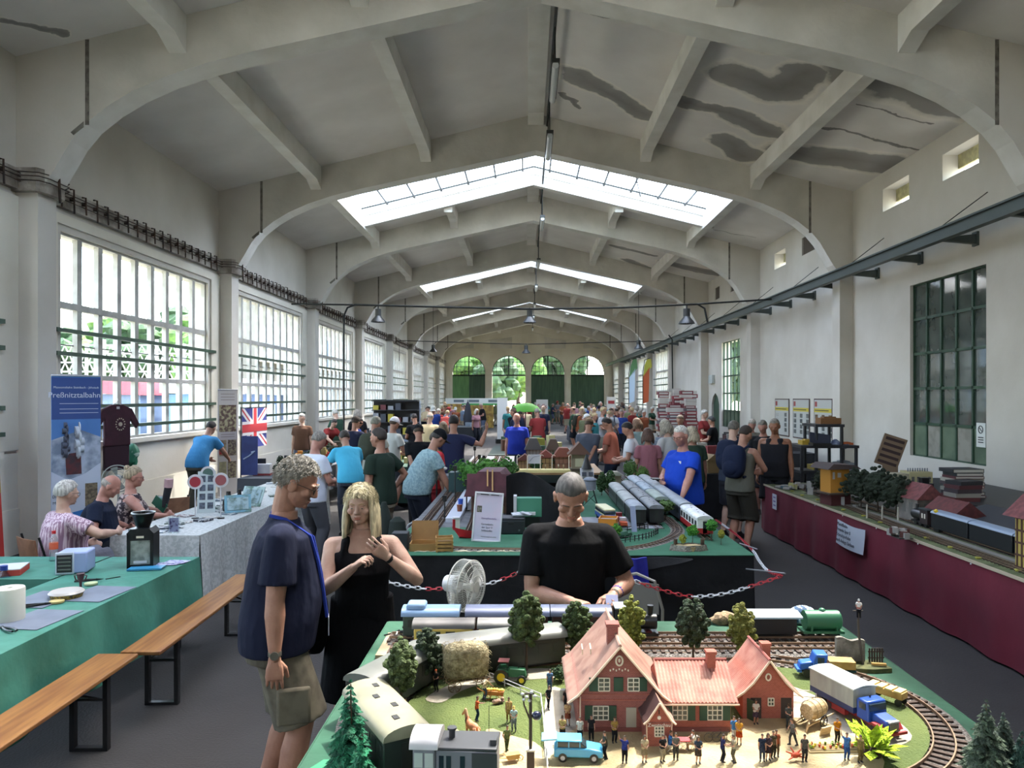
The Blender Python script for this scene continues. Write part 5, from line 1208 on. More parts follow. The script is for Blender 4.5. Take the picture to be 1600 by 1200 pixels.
m.obj('brick_ornament',wfr,st);MB().box(-W2,W2,-.0015,0,.074,.077).box(-W2,W2,-.0015,0,.088,.0895).obj('brick_band',bri2,st);MB().box(-W2-.001,W2+.001,-.003,0,0,.012).obj('plinth',M('plinth','#7E453D'),st)
MB().box(.016,.040,-.002,.001,0,.058).obj('door',M('door_cream','#A29A88',.6),st)
MB().tube([(-.092,-.004,.0),(-.092,-.004,.085)],.0015,5).obj('drainpipe',M('pipe_pale','#CDB9A2'),st)
for x,y,z in((-.06,.08,.155),(-.075,.15,.13)):MB().tube([(x,y,z),(x,y+.0,z+.012),(x,y+.03,z+.016)],.002,5).obj('roof_ladder',M('pipe_pale','#CDB9A2'),st)
# porch with the name
MB().prism([(.052,0),(.052,.060),(.080,.098),(.108,.060),(.108,0)],-.075,0,'y').obj('porch',bri2,st,ang=0)
pp=[(.044,.055),(.054,.063),(.080,.102)]
tiled_roof(st,pp,-.085,.0,M('porch_dark_tiles','#4C2E2A',.8));tiled_roof(st,[(.160-a,b)for a,b in pp],-.085,.0,tile)
for s in(0,1):MB().tube([((.16-a)if s else a,-.086,b+.001)for a,b in pp],.0025,5).obj('verge',trimc,st);MB().tube([((.052 if s==0 else.108)+(-.001 if s==0 else.001),-.078,.058),((.052 if s==0 else.108),-.078,.045),((.052 if s==0 else.108),-.078,.0)],.0014,5).obj('drainpipe',trimc,st)
mwin(st,.080,-.0765,.026,.020,.022,3,3);MB().box(.052,.108,-.0765,-.075,.055,.057).obj('brick_band',bri,st)
text('station_name','Zwotschau',M('letter_white','#E4DED2',.6),st,(.080,-.0775,.0505),(pi/2,0,0),.0115,.0006)
m=MB().cyl((.080,-.0775,.067),(.080,-.075,.067),.0042,n=12);m.obj('clock',M('letter_white','#E4DED2'),st);MB().box(.079,.081,-.0765,-.075,.075,.084).obj('slot_window',dkmetal,st)
# wing
wx0,wx1=.098,.262
MB().prism([(.0,0),(.0,.078),(.085,.132),(.17,.078),(.17,0)],wx0,wx1,'x').obj('wing_walls',bri2,st,ang=0)
tiled_roof(st,[(-.022,.074),(.085,.138)],wx0-.004,wx1+.012,tile2,rib=.0085,tiles=True,ax='x');tiled_roof(st,[(.192,.074),(.085,.138)],wx0+.004,wx1+.012,tile2,rib=.0085,tiles=True,ax='x')
MB().tube([(wx0,.085,.141),(wx1+.012,.085,.141)],.004,6).obj('ridge_tiles',M('ridge_red','#8C4A42',.7),st);MB().tube([(wx0,-.024,.074),(wx1+.014,-.024,.074)],.0022,5).obj('gutter',trimc,st)
chim(st,wx1-.03,.07,.12,.165,.02,bri2)
for x in(.142,.224):mwin(st,x,-.001,.030,.034,.034,3,3,.018)
MB().box(wx0,wx1+.001,-.002,0,0,.012).obj('plinth',M('plinth','#7E453D'),st)
# engine shed at the right
sh=thing('model_shed','smaller brick goods shed with steep tiled roof right of the station','model building',(.592,1.80,ZS));W2,ZA,D_=.062,.146,.15
MB().prism([(-W2,0),(-W2,.070),(0,ZA-.006),(W2,.070),(W2,0)],0,D_,'y').obj('brick_walls',bri2,sh,ang=0)
hw=.080;pl=[(-hw,.058),(-hw*.78,.070),(-hw*.5,.092),(0,ZA)]
tiled_roof(sh,pl,-.014,D_+.012,tile2);tiled_roof(sh,[(-a,b)for a,b in pl],-.014,D_+.012,tile)
for s in(-1,1):MB().tube([(s*-a,-.015,b+.001)for a,b in pl],.0028,5).obj('verge',trimc,sh)
MB().tube([(0,-.015,ZA+.003),(0,D_+.012,ZA+.003)],.0035,6).obj('ridge_tiles',M('ridge_red','#8C4A42'),sh);chim(sh,.012,.06,.12,.165,.02,bri2)
for x,w in((-.030,.026),(.044,.026)):MB().box(x-w/2,x+w/2,-.001,.002,0,.052).obj('doorway',M('doorway_dark','#3A302A',.8),sh)
MB().bx((-.046,-.008,.026),(.003,.024,.05),rz=.5).obj('open_door',shut,sh);mwin(sh,.006,-.001,.034,.014,.018,2,2)
m=MB();m.tube([(.0+.006*cos(k*pi/8),-.002,.103+.008*sin(k*pi/8))for k in range(16)],.002,5,closed=True);m.obj('oval_window',wfr,sh)
MB().box(.05,.095,.0,.06,0,.003).obj('loading_ramp',M('ramp_pale','#BFB49A'),sh)
# --- trees of the front layout
def tb(px,py,h,*a,**k):p=L(px,py);return model_tree(*a[:1],(p.x,p.y,ZS),h,*a[1:],**k)
tb(822,1048,.235,'tall dark green model tree left of the station roof','round','#4E6230','#2E3C1D',seed=1,r=.047,trunk=.3)
tb(902,1032,.185,'round green model tree right behind the black shirted person\'s hands','round','#4B6130','#2C3B1C',seed=2,r=.047,trunk=.12)
tb(987,1026,.185,'yellow-green model tree beside the station chimney','round','#8E9236','#636B28',seed=3,r=.042,trunk=.12)
tb(1083,1050,.215,'dark green model tree with tall trunk behind the station wing','round','#31472A','#1E2C1A',seed=4,r=.046,trunk=.33)
tb(1158,1030,.17,'olive yellow model tree behind the goods shed roof','round','#87863A','#5D6029',seed=5,r=.046,trunk=.15)
tb(627,1120,.20,'thin olive model tree at the left curve','round','#56683A','#36441F',seed=6,r=.038,trunk=.3)
tb(668,1072,.165,'dark bushy model tree beside the hay wagon','round','#33452A','#1F2C18',seed=7,r=.043,trunk=.12)
for px,py,h,r_,c1,c2,lb in((548,1218,.21,.062,'#1F7A55','#0E4A34','bright bluish green model spruce at the lower left corner'),(566,1260,.15,.045,'#2A9163','#11573C','smaller bright green model spruce in front of the lower left one'),
                                (1541,1216,.165,.055,'#4E5F49','#2C3A2E','tall dusty green model spruce at the lower right corner'),(1568,1205,.125,.04,'#48584A','#2A372C','shorter dusty spruce right of the tall one'),(1597,1218,.10,.035,'#33564A','#1F3A2E','small dark spruce cut by the right picture edge')):
    p=PG(px,py,ZT);model_tree(lb,(p.x,p.y,ZT),h,'spruce',c1,c2,seed=int(px),r=r_,name='model_spruce')
tag(MB().ell((-.43,1.42,ZT+.004),(.05,.2,.02),14,8).obj('moss_mound',M('cloth_mound','#2C7A55',.9)),'low green cloth mound under the bright spruces at the left','mound')
p=L(1362,1182);model_tree('glowing lime green model bush before the lorry',(p.x,p.y,ZS),.075,'bush','#C2DC2C','#98B81E',seed=11,name='model_bush',trunk=.2,cat='model bush')
tag(MB().ell((p.x,p.y,ZS+.008),(.022,.018,.014),10,6,fn=lambda d:1+.12*sin(d.x*9)*cos(d.y*8)).obj('peat_clump',M('peat','#3A2B22',.95)),'dark peat clump holding the lime green bush','clump')
# ================================================================= FRONT LAYOUT: little people and vehicles
def FM(key,hair='short',**kw):
    a={k:kw.pop(k)for k in('tank','skirt','hat','legs')if k in kw}
    return person_meshes(key,Body(**kw),.03,hair,a.get('hat'),dict(loose=.01),a.get('legs',dict(length=1)),tank=a.get('tank',False),skirt=a.get('skirt'))
FG=dict(stand=FM('f_stand',hands=HD),look=FM('f_look',hands=HP,nod=15),wave=FM('f_wave',hands=((.38,.12,1.85),(-.26,.04,.8)),elb=((.6,0,-.3),(-.6,-1,0))),
          coat=FM('f_coat','bob',hands=HP,female=True,skirt=dict(length=.42,flare=.04)),walk=FM('f_walk',hands=((.25,.25,.95),(-.25,-.15,.85)),feet=((.1,.2),(-.1,-.22)),lean=8),
          point=FM('f_point',hands=((.32,.5,1.35),(-.26,.05,.8))),hatm=FM('f_hat','short',hat='cap',hands=HP,nod=10),bent=FM('f_bent',hands=((.18,.62,.92),(-.18,.6,.92)),lean=32),
          sit=FM('f_sit',sit=True,hip=.5,feet=((.1,.42),(-.1,.42)),hands=((.2,.38,.72),(-.2,.38,.72))))
FSC=.034
def fig(kind,px,py,rz,sh,tr,label,hair='#4A3A2C',skin='tan',z=ZS+.0022,sc=FSC):
    p=PG(px,py,z);cols={'shirt':sh,'trousers':tr,'skirt':tr,'hair':hair,'cap':hair}
    return put_person(FG[kind],label,(p.x,p.y,z),R(rz),sc,skin,cols,cat='figurine',name='figurine')
for a in(('stand',906,1160,180,'#D5D2C4','#1E1E20','tiny figurine in white shirt and black trousers by the station wall'),
 ('stand',924,1157,170,'#2C2A2C','#1E1E20','tiny figurine all in black under the left station window'),
 ('look',960,1160,190,'#A88A4A','#232326','tiny figurine in mustard jacket between station window and door'),
 ('look',946,1185,100,'#4A4A40','#26262A','tiny dark grey figurine at the bonnet of the blue car'),
 ('wave',976,1192,180,'#2F3E8C','#1C1D24','tiny figurine in blue coat raising one arm before the station door'),
 ('coat',1007,1191,185,'#C8B896','#8A7C62','tiny figurine in beige coat before the station porch'),
 ('look',1035,1190,200,'#262628','#9C937E','tiny figurine in black top at the right of the porch'),
 ('look',1056,1187,175,'#6E6C66','#44443F','tiny grey figurine before the red garden table'),
 ('coat',1091,1193,180,'#3A4654','#4A3F38','tiny figurine in dark coat and skirt before the garden chairs'),
 ('look',1129,1190,-90,'#2B2F5C','#20222E','tiny figurine in navy jacket shaking hands'),
 ('look',1147,1191,90,'#A8A28A','#6C6654','tiny figurine in long beige coat shaking hands with the navy one'),
 ('coat',1155,1163,160,'#D89A3A','#B8481F','tiny figurine in yellow and orange dress at the wing corner'),
 ('stand',1146,1159,200,'#4C86C4','#E0DCD0','tiny figurine in light blue at the wing corner'),
 ('stand',1191,1189,165,'#2A3348','#3B4152','leftmost tiny figurine of the group of four on the sand'),
 ('coat',1200,1188,180,'#4A3C44','#3A2E34','tiny figurine in a plum dress in the group of four'),
 ('stand',1208,1184,190,'#5C5440','#3C382E','tiny olive brown figurine in the group of four'),
 ('stand',1213,1182,170,'#9E5436','#6A5A44','rightmost tiny figurine of the group of four, rust jacket'),
 ('coat',1181,1131,180,'#D8D2C6','#4A3D50','tiny figurine with white apron in the shed doorway'),
 ('hatm',1232,1138,180,'#4E504E','#3A3C3C','tiny figurine in grey with cap at the right shed door'),
 ('walk',1239,1164,100,'#6E6C6A','#4E4C4A','tiny grey figurine striding right of the goods shed'),
 ('stand',1257,1190,180,'#55534E','#3E3C3A','tiny dark figurine standing left of the flower bed'),
 ('look',1308,1161,185,'#D78A22','#3E3A30','tiny figurine in orange shirt behind the flower bed'),
 ('wave',1323,1187,175,'#4A78B8','#2D4F8A','tiny figurine in blue overalls at the flower bed'),
 ('wave',1344,1191,190,'#8C7A4C','#6A5C38','tiny olive figurine beside the lime bush'),
 ('point',745,1126,-80,'#D86A38','#27425C','tiny figurine in orange shirt pointing over the meadow'),
 ('stand',795,1127,180,'#C2A56A','#A08650','tiny straw coloured figurine on the meadow'),
 ('hatm',803,1142,170,'#A8C4C4','#6A7A80','tiny figurine in pale blue smock and straw hat','#D8C070'),
 ('walk',792,1174,200,'#6A7A4C','#4C5A3C','tiny green figurine beside the locomotive end'),
 ('stand',859,1080,180,'#5A7CA0','#44607E','tiny figurine in denim left of the station roof'),
 ('walk',857,1107,-150,'#2C3238','#1E2024','tiny dark figurine walking on the path left of the station'),
 ('hatm',879,1158,170,'#B8A468','#2A2622','tiny figurine in tan jacket behind the blue car roof'),
 ('coat',887,1133,170,'#C8A878','#8C4A34','tiny figurine in tan shawl at the left station corner'),
 ('stand',885,1112,180,'#2A2626','#222226','tiny black figurine under the left station eaves'),
 ('bent',757,1092,-60,'#C8B48C','#4A5878','tiny figurine leaning on the orange handcart'),
 ('look',682,1080,150,'#26292A','#1C1D1F','tiny figurine in black with orange cap before the dark bush','#D0582A'),
 ('look',1293,1064,180,'#5E7AA6','#3C5070','tiny figurine in blue at the door of the small blue lorry'),
 ('hatm',617,1052,180,'#D8B860','#C8C0A8','tiny figurine in yellow on the left edge among the bushes','#D8D4C8'),
 ('look',634,1128,140,'#8C8C80','#6A6A60','tiny grey figurine under the thin olive tree')):
    fig(*a[:7],**({'hair':a[7]}if len(a)>7 else{}))
# garden table and chairs
p=L(1066,1172);t=thing('garden_table','tiny red topped garden table on crossed legs before the station wing','model furniture',(p.x,p.y,ZS),sc=.75)
MB().box(-.022,.022,-.014,.014,.031,.033).obj('tabletop',M('table_red','#B0343A',.5),t)
for s in(-1,1):MB().tube([(-.018,s*.01,0),(.018,s*.01,.031)],.0009,4).tube([(.018,s*.01,0),(-.018,s*.01,.031)],.0009,4).obj('leg',wfr,t)
chs=[]
for px,py,rz,lb in((1047,1173,-90,'tiny cream folding chair at the left of the red garden table'),(1084,1172,90,'tiny cream folding chair at the right of the red garden table')):
    p=L(px,py);t=thing('garden_chair',lb,'model furniture',(p.x,p.y,ZS),R(rz),sc=.72)
    MB().box(-.010,.010,-.010,.008,.019,.0205).obj('seat',wfr,t);MB().box(-.010,.010,-.012,-.0105,.026,.042).obj('backrest',wfr,t)
    for s in(-1,1):MB().tube([(s*.010,.009,0),(s*.010,-.009,.02),(s*.010,-.012,.042)],.0009,4).tube([(s*.010,-.012,0),(s*.010,.008,.02)],.0009,4).obj('leg',wfr,t)
    fig('sit',px,py,rz,'#3C78C0' if rz<0 else '#D8D2C4','#2E3A5C' if rz<0 else '#B89878','tiny seated figurine in %s at the red garden table'%('blue' if rz<0 else 'white'),z=ZS+.0)
# bicycles against the wing
for px,lb in((1118,'tiny dark bicycle leaning at the station wing, left one'),(1131,'tiny dark bicycle leaning at the station wing, right one')):
    p=L(px,1161);t=thing('model_bicycle',lb,'model bicycle',(p.x,p.y,ZS+.0022),sc=.68)
    for s in(-1,1):MB().tube([(s*.024+.0145*cos(k*pi/10),0,.0155+.0145*sin(k*pi/10))for k in range(20)],.0009,4,closed=True).obj('wheel',dkmetal,t)
    MB().tube([(-.024,0,.0155),(-.008,0,.034),(.018,0,.034),(.024,0,.0155)],.0009,4).tube([(-.008,0,.034),(0,0,.014),(.018,0,.034)],.0009,4).tube([(.018,0,.034),(.017,0,.042),(.012,0,.043)],.0009,4).tube([(0,0,.014),(-.024,0,.0155)],.0009,4).obj('frame',dkmetal,t)
# pale blue estate car
p=L(903,1186);t=thing('model_car','light blue model estate car with open tailgate before the station','model car',(p.x,p.y,ZS+.002),R(-3))
cbm=M('car_blue','#4FA0C8',.3);dkg=M('car_glass','#2E3A40',.1)
MB().prism([(-.052,.010),(-.052,.026),(-.046,.030),(.022,.030),(.050,.025),(.054,.018),(.054,.010)],-.021,.021,'y').obj('car_body',cbm,t,bev=.003)
MB().prism([(-.047,.030),(-.044,.043),(.006,.043),(.020,.030)],-.018,.018,'y').obj('windows',dkg,t,bev=.002);MB().box(-.046,.008,-.0195,.0195,.043,.0465).obj('car_roof',M('car_roof','#58B0DC',.3),t,bev=.003)
for x in(-.045,-.02,.004):MB().box(x-.0012,x+.0012,-.0185,.0185,.030,.044).obj('pillar',cbm,t)
MB().bx((-.062,0,.046),(.034,.036,.003),ry=-.1).obj('tailgate',M('tailgate','#7CC0DE',.3),t);MB().box(.050,.0535,-.016,.016,.013,.018).obj('bumper',wr,t)
for x in(-.033,.034):
    for s in(-1,1):MB().cyl((x,s*.017,.010),(x,s*.0225,.010),.0095,n=16).obj('wheel',bk,t);MB().cyl((x,s*.0226,.010),(x,s*.0232,.010),.005,n=10).obj('hubcap',wr,t)
# big lorry with grey tarpaulin
t=thing('model_lorry','large model lorry with blue cab, red chassis and pale grey tarpaulin','model lorry',(.790,1.842,ZS+.002),R(-71));bl=M('lorry_blue','#234A9A',.35);rd=M('lorry_red','#8E1F22',.45);tp=M('tarpaulin','#9FA29A',.8,mix='#8D908A',scale=40,stretch=(1,1,.2));tpt=M('tarp_top','#B9C0BC',.7,mix='#A9B0AE',scale=30)
MB().box(-.075,.075,-.034,.034,.028,.042).obj('load_bed',M('lorry_navy','#1C2C5C',.45),t);MB().box(-.075,.075,-.034,.034,.042,.086).obj('tarpaulin_side',tp,t)
MB().sheet(lambda u,v:(-.078+.156*u,-.036+.072*v,.087+.002*sin(u*40)*sin(v*pi)+.004*sin(v*pi)),30,8,0,.003).obj('tarpaulin_top',tpt,t)
MB().prism([(.078,.022),(.078,.066),(.086,.070),(.112,.069),(.116,.046),(.116,.022)],-.028,.028,'y').obj('cab',bl,t,bev=.003)
MB().box(.1135,.1175,-.024,.024,.048,.064).obj('windscreen',dkg,t)
for s in(-1,1):MB().box(.088,.108,s*.0275,s*.0290,.048,.063).obj('side_window',dkg,t)
MB().prism([(.116,.022),(.116,.046),(.158,.041),(.163,.034),(.163,.022)],-.018,.018,'y').obj('bonnet',bl,t,bev=.003);MB().box(.162,.1655,-.013,.013,.022,.038).obj('radiator',M('chrome','#8C8C88',.25,.8),t);MB().box(.158,.166,-.014,.014,.0385,.0415).obj('radiator_cap',wr,t)
MB().box(-.075,.155,-.016,.016,.014,.024).obj('chassis',rd,t);MB().box(.166,.172,-.032,.032,.012,.018).obj('bumper',rd,t);MB().tube([(.171,-.03,.018),(.171,-.03,.038)],.0008,4).obj('marker_rod',dkmetal,t)
for s in(-1,1):MB().box(.0,.045,s*.020,s*.032,.012,.026).obj('fuel_tank',rd,t);MB().prism([(.118,.02),(.128,.030),(.150,.030),(.160,.018),(.150,.024),(.128,.024)],s*.018,s*.032,'y').obj('mudguard',rd,t)
for x in(-.045,.138):
    for s in(-1,1):MB().cyl((x,s*.018,.014),(x,s*.031,.014),.014,n=18).obj('wheel',bk,t);MB().cyl((x,s*.0311,.014),(x,s*.032,.014),.006,n=10).obj('hub',rd,t)
MB().tube([(.092,0,.070),(.092,0,.076)],.002,6).obj('roof_horn',dkmetal,t)
# small blue lorry with planks
t=thing('model_lorry','small bright blue model lorry loaded with yellow planks at the back track','model lorry',(.835,2.075,ZS+.002),R(172));bb=M('lorry_bright_blue','#2C63B8',.35);pk_=M('plank_yellow','#C09A5A',.7,mix='#A37E42',scale=30)
MB().prism([(-.01,.02),(-.01,.066),(.022,.066),(.030,.045),(.030,.02)],-.024,.024,'y').obj('cab',bb,t,bev=.003);MB().prism([(.030,.018),(.030,.044),(.062,.038),(.066,.018)],-.018,.018,'y').obj('bonnet',bb,t,bev=.004)
MB().box(.060,.072,-.022,.022,.014,.022).obj('bumper',bb,t)
for s in(-1,1):MB().box(.0,.018,s*.0235,s*.0250,.042,.058).obj('side_window',dkg,t)
MB().box(-.085,-.012,-.024,.024,.020,.026).obj('load_bed',dkg,t)
for i in range(5):MB().box(-.084,-.014,-.022+i*.009,-.0145+i*.009,.027+.0,.048).obj('plank_stack',pk_,t)
for x in(-.055,.045):
    for s in(-1,1):MB().cyl((x,s*.015,.012),(x,s*.025,.012),.012,n=16).obj('wheel',bk,t)
# crates wagon and green crate on the right
p=L(1386,1096);t=thing('model_cart','flat ochre wagon loaded with planked crates right of the big lorry','model wagon',(p.x,p.y,ZS+.002),R(-52))
MB().box(-.045,.045,-.016,.016,.018,.034).obj('crate_load',pk_,t)
for i in range(4):MB().box(-.045+i*.023,-.027+i*.023,-.017,.017,.034,.038).obj('crate_board',M('board_light','#CDB878',.7),t)
for x in(-.03,.035):
    for s in(-1,1):MB().cyl((x,s*.012,.009),(x,s*.016,.009),.009,n=12).obj('wheel',bk,t)
p=L(1352,1078);tag(MB().box(-.018,.018,-.012,.012,0,.02).obj('tool_crate',M('crate_green','#2E5A44',.5),loc=(p.x,p.y,ZS+.002),rz=R(-40),bev=.002),'small dark green crate between lorry and curved track','crate')
# hay wagon
p=L(728,1074);t=thing('hay_wagon','model farm wagon piled high with pale hay','model wagon',(p.x,p.y,ZS),R(14));hay=M('hay','#B9AD8A',.95,mix='#8E8262',scale=60,bump=1,bscale=180)
rh_=random.Random(5)
m=MB();m.ell((0,0,.075),(.062,.034,.048),22,14,fn=lambda d:(1/max(.01,(abs(d.x)**4+abs(d.y)**3+abs(d.z)**3.5))**(1/3.6))*(1+.03*sin(d.x*23)*cos(d.z*19)))
for _ in range(260):
    d=Vector((rh_.uniform(-1,1),rh_.uniform(-1,1),rh_.uniform(-.8,1)));k=max(abs(d.x),abs(d.y),abs(d.z));q=Vector((d.x/k*.058,d.y/k*.031,.075+d.z/k*.044));e=Vector((rh_.uniform(-1,1),rh_.uniform(-1,1),rh_.uniform(-.8,.6)))*.012
    m.tube([q,q+e*.6,q+e+Vector((0,0,-.003))],.0007,3)
m.obj('hay_load',hay,t,ang=50)
for s in(-1,1):MB().tube([(-.055,s*.02,.028),(.055,s*.02,.028)],.0018,4).obj('side_beam',barkm,t)
for x in(-.035,.04):
    for s in(-1,1):
        m=MB();m.tube([(x+.017*cos(k*pi/8),s*.03,.017+.017*sin(k*pi/8))for k in range(16)],.0014,4,closed=True)
        for k in range(5):m.tube([(x-.016*cos(k*pi/5),s*.03,.017-.016*sin(k*pi/5)),(x+.016*cos(k*pi/5),s*.03,.017+.016*sin(k*pi/5))],.0008,4)
        m.obj('spoked_wheel',M('cart_wood','#6E5A3C',.8),t)
MB().tube([(.06,0,.02),(.10,-.005,.016)],.0012,4).obj('drawbar',barkm,t)
# tractor
p=L(798,1066);t=thing('model_tractor','green model tractor with yellow wheel hubs pulling the hay wagon','model tractor',(p.x,p.y,ZS+.001),R(-6));tg=M('tractor_green','#1F5A38',.4);yl_=M('tractor_yellow','#D8B82A',.45)
MB().prism([(-.03,.016),(-.03,.032),(-.006,.034),(-.004,.040),(.040,.038),(.044,.018)],-.011,.011,'y').obj('engine_hood',tg,t,bev=.002)
for s in(-1,1):MB().prism([(-.038,.026),(-.034,.040),(-.016,.042),(-.006,.034),(-.008,.028)],s*.012,s*.022,'y').obj('mudguard',tg,t)
m=MB()
for x,y in((-.03,-.012),(-.03,.012),(-.008,-.012),(-.008,.012)):m.tube([(x,y,.03),(x,y,.058)],.0011,4)
m.obj('canopy_posts',dkmetal,t);MB().box(-.034,-.004,-.015,.015,.058,.060).obj('canopy',M('canopy_red','#6E3030',.6),t)
MB().tube([(.022,0,.038),(.022,0,.052)],.0014,6).obj('exhaust',dkmetal,t);MB().box(-.024,-.014,-.006,.006,.033,.037).obj('seat',bk,t)
for x,r_,w in((-.024,.0205,.010),(.032,.0125,.006)):
    for s in(-1,1):MB().cyl((x,s*.014,r_),(x,s*(.014+w),r_),r_,n=20).obj('wheel',bk,t,bev=.0012);MB().cyl((x,s*(.0142+w),r_),(x,s*(.0150+w),r_),r_*.55,n=14).obj('hub',yl_,t)
# orange handcart full of flowers, boxes, lying figure, wheelbarrow, barrels cart
p=L(772,1092);t=thing('flower_cart','orange handcart heaped with yellow goods on the meadow','model wagon',(p.x,p.y,ZS),R(-8),sc=.75);org=M('cart_orange','#B5742E',.7,mix='#8E5A22',scale=60)
MB().prism([(-.032,.016),(-.036,.030),(.036,.030),(.032,.016)],-.012,.012,'y').obj('cart_body',org,t)
for i in range(7):MB().ell((-.028+i*.0095,rh_.uniform(-.005,.005),.033),(.006,.007,.005),7,5).obj('pumpkin',M('pumpkin','#D8A02A',.6)if i%2 else M('hay_yellow','#D8C05A',.8),t)
for x in(-.02,.02):
    for s in(-1,1):MB().tube([(x+.010*cos(k*pi/6),s*.013,.010+.010*sin(k*pi/6))for k in range(12)],.0012,4,closed=True).obj('wheel',org,t)
MB().tube([(-.034,0,.022),(-.06,0,.034)],.001,4).obj('handle',org,t)
p=L(777,1100);tag(MB().ell((0,0,.006),(.018,.007,.006),10,6,fn=lambda d:1+.25*sin(d.x*9)).ell((.014,0,.012),(.005,.004,.004),8,6).obj('lying_figure',M('figure_pink','#B08A72',.8,mix='#5A4A44',scale=90),loc=(p.x,p.y,ZS),rz=.4),'tiny figure lying on the grass below the orange cart','figurine')
p=L(802,1190);t=thing('wheelbarrow','tiny wooden wheelbarrow beside the lamp post foot','model cart',(p.x,p.y,ZS),.3)
MB().prism([(-.014,.008),(-.018,.018),(.014,.018),(.010,.008)],-.008,.008,'y').obj('tray',pk_,t);MB().tube([(.016+.006*cos(k*pi/6),0,.006+.006*sin(k*pi/6))for k in range(12)],.0011,4,closed=True).obj('wheel',pk_,t)
for s in(-1,1):MB().tube([(.016,s*.002,.006),(-.012,s*.007,.012),(-.032,s*.009,.016)],.0009,4).obj('handle',pk_,t)
p=L(1272,1132);t=thing('barrel_cart','wooden cart carrying one big lying barrel beside the lorry','model wagon',(p.x,p.y,ZS+.002),R(35));bw=M('barrel_wood','#C8AE86',.7,mix='#A88C62',scale=30,stretch=(1,8,8))
rings_=[(.018,-.030),(.0215,-.015),(.0225,0),(.0215,.015),(.018,.030)]
MB().loft([[(y,r_*cos(2*pi*k/18),.036+r_*sin(2*pi*k/18))for k in range(18)]for r_,y in rings_]).obj('barrel',bw,t)
for y in(-.018,.0,.018):MB().tube([(y,.0228*cos(2*pi*k/18),.036+.0228*sin(2*pi*k/18))for k in range(18)],.0008,4,closed=True).obj('hoop',M('hoop','#8A7550',.6),t)
for s in(-1,1):MB().tube([(-.05,s*.016,.012),(.05,s*.020,.020)],.002,4).obj('beam',bw,t)
for s in(-1,1):
    m=MB();m.tube([(.0+.014*cos(k*pi/8),s*.026,.014+.014*sin(k*pi/8))for k in range(16)],.0014,4,closed=True)
    for k in range(4):m.tube([(-.013*cos(k*pi/4),s*.026,.014-.013*sin(k*pi/4)),(.013*cos(k*pi/4),s*.026,.014+.013*sin(k*pi/4))],.0008,4)
    m.obj('spoked_wheel',dkmetal,t)
for px,py,lb,a in((1290,1150,'leaning short board right of the barrel cart',.4),(1262,1142,'tiny white plank at the shaft of the barrel cart',1.2)):
    p=L(px,py);tag(MB().bx((0,0,.012),(.03,.003,.022),rx=.3).obj('short_board',bw,loc=(p.x,p.y,ZS),rz=a),lb,'board')
# flower bed
p=L(1300,1172);t=thing('flower_bed','tiny bordered flower bed with red and yellow flowers','model garden',(p.x,p.y,ZS+.002),R(2))
MB().box(-.058,.058,-.018,.018,0,.004).obj('border',M('bed_border','#B9A67A',.8),t);MB().box(-.055,.055,-.015,.015,.004,.0055).obj('soil',M('soil','#7A6A48',.95),t)
for i in range(30):MB().ell((rh_.uniform(-.052,.052),rh_.uniform(-.013,.013),.009),(.003,.003,.004),6,4).obj('flower',[M('fl_y','#D8C83A'),M('fl_r','#C0502A'),M('fl_g','#6E8A32')][i%3],t)
p=L(1243,1190);t=thing('garden_figure_group','tiny rust red toppled wooden horse ornament on the sand','ornament',(p.x,p.y,ZS+.002),.3)
m=MB();m.ell((0,0,.012),(.012,.005,.006),10,6)
for dx,dy,dz in((-.02,.006,.02),(-.022,-.006,.008),(.02,.008,.018),(.022,-.006,.006),(-.004,.012,.024),(.006,-.014,.02)):m.tube([(0,0,.012),(dx,dy,dz)],[.003,.0012],5)
m.obj('carved_body',M('rust_red','#A8401F',.7),t)
# draught horse
def quad(label,loc,rz,sc,coat,mane,name='model_horse',cat='model animal'):
    m=MB();limb(m,[((0,-.62,1.12),.20,.24),((0,-.35,1.13),.27,.30),((0,.1,1.05),.27,.30),((0,.5,1.12),.24,.30),((0,.68,1.3),.16,.24),((0,.85,1.62),.11,.19),((0,1.0,1.85),.10,.14)],16)
    limb(m,[((0,.92,1.88),.11,.13),((0,1.12,1.72),.09,.10),((0,1.32,1.50),.07,.075),((0,1.38,1.43),.07,.06)],12)
    for s in(-1,1):
        limb(m,[((s*.06,.95,1.98),.03),((s*.07,.95,2.10),.012)],6)
        limb(m,[((s*.15,.48,1.0),.12),((s*.15,.50,.62),.075),((s*.15,.50,.34),.05),((s*.15,.50,.12),.055),((s*.15,.53,.03),.075)],10)
        limb(m,[((s*.16,-.58,1.05),.17),((s*.17,-.50,.72),.11),((s*.16,-.68,.50),.065),((s*.16,-.62,.30),.05),((s*.16,-.60,.12),.055),((s*.16,-.57,.03),.075)],10)
    o=bpy.data.objects.new(name,remesh(m,.035,2));COL.objects.link(o);o.data.materials.append(coat);o.location=loc;o.rotation_euler=(0,0,rz);o.scale=(sc,sc,sc);tag(o,label,cat)
    m=MB();m.tube([(0,.62,1.52),(0,.74,1.75),(0,.86,1.98),(0,1.02,2.0)],[.05,.07,.07,.03],6);m.obj('mane',mane,o)
    m=MB();m.tube([(0,-.80,1.2),(0,-.95,1.0),(0,-.95,.6)],[.05,.08,.03],6);m.obj('tail',mane,o);return o
p=L(738,1158);hz=quad('pale chestnut model draught horse grazing distance from the locomotive',(p.x,p.y,ZS),R(35),.032,M('chestnut','#C98A62',.6,mix='#B5754C',scale=3),M('mane_pale','#D9B48C',.8))
MB().tube([(0+.19*cos(k*pi/6),.62+.06*sin(k*pi/6),1.25+.28*sin(k*pi/6))for k in range(12)],.05,6,closed=True).obj('harness',M('harness','#3A2A20',.6),hz)
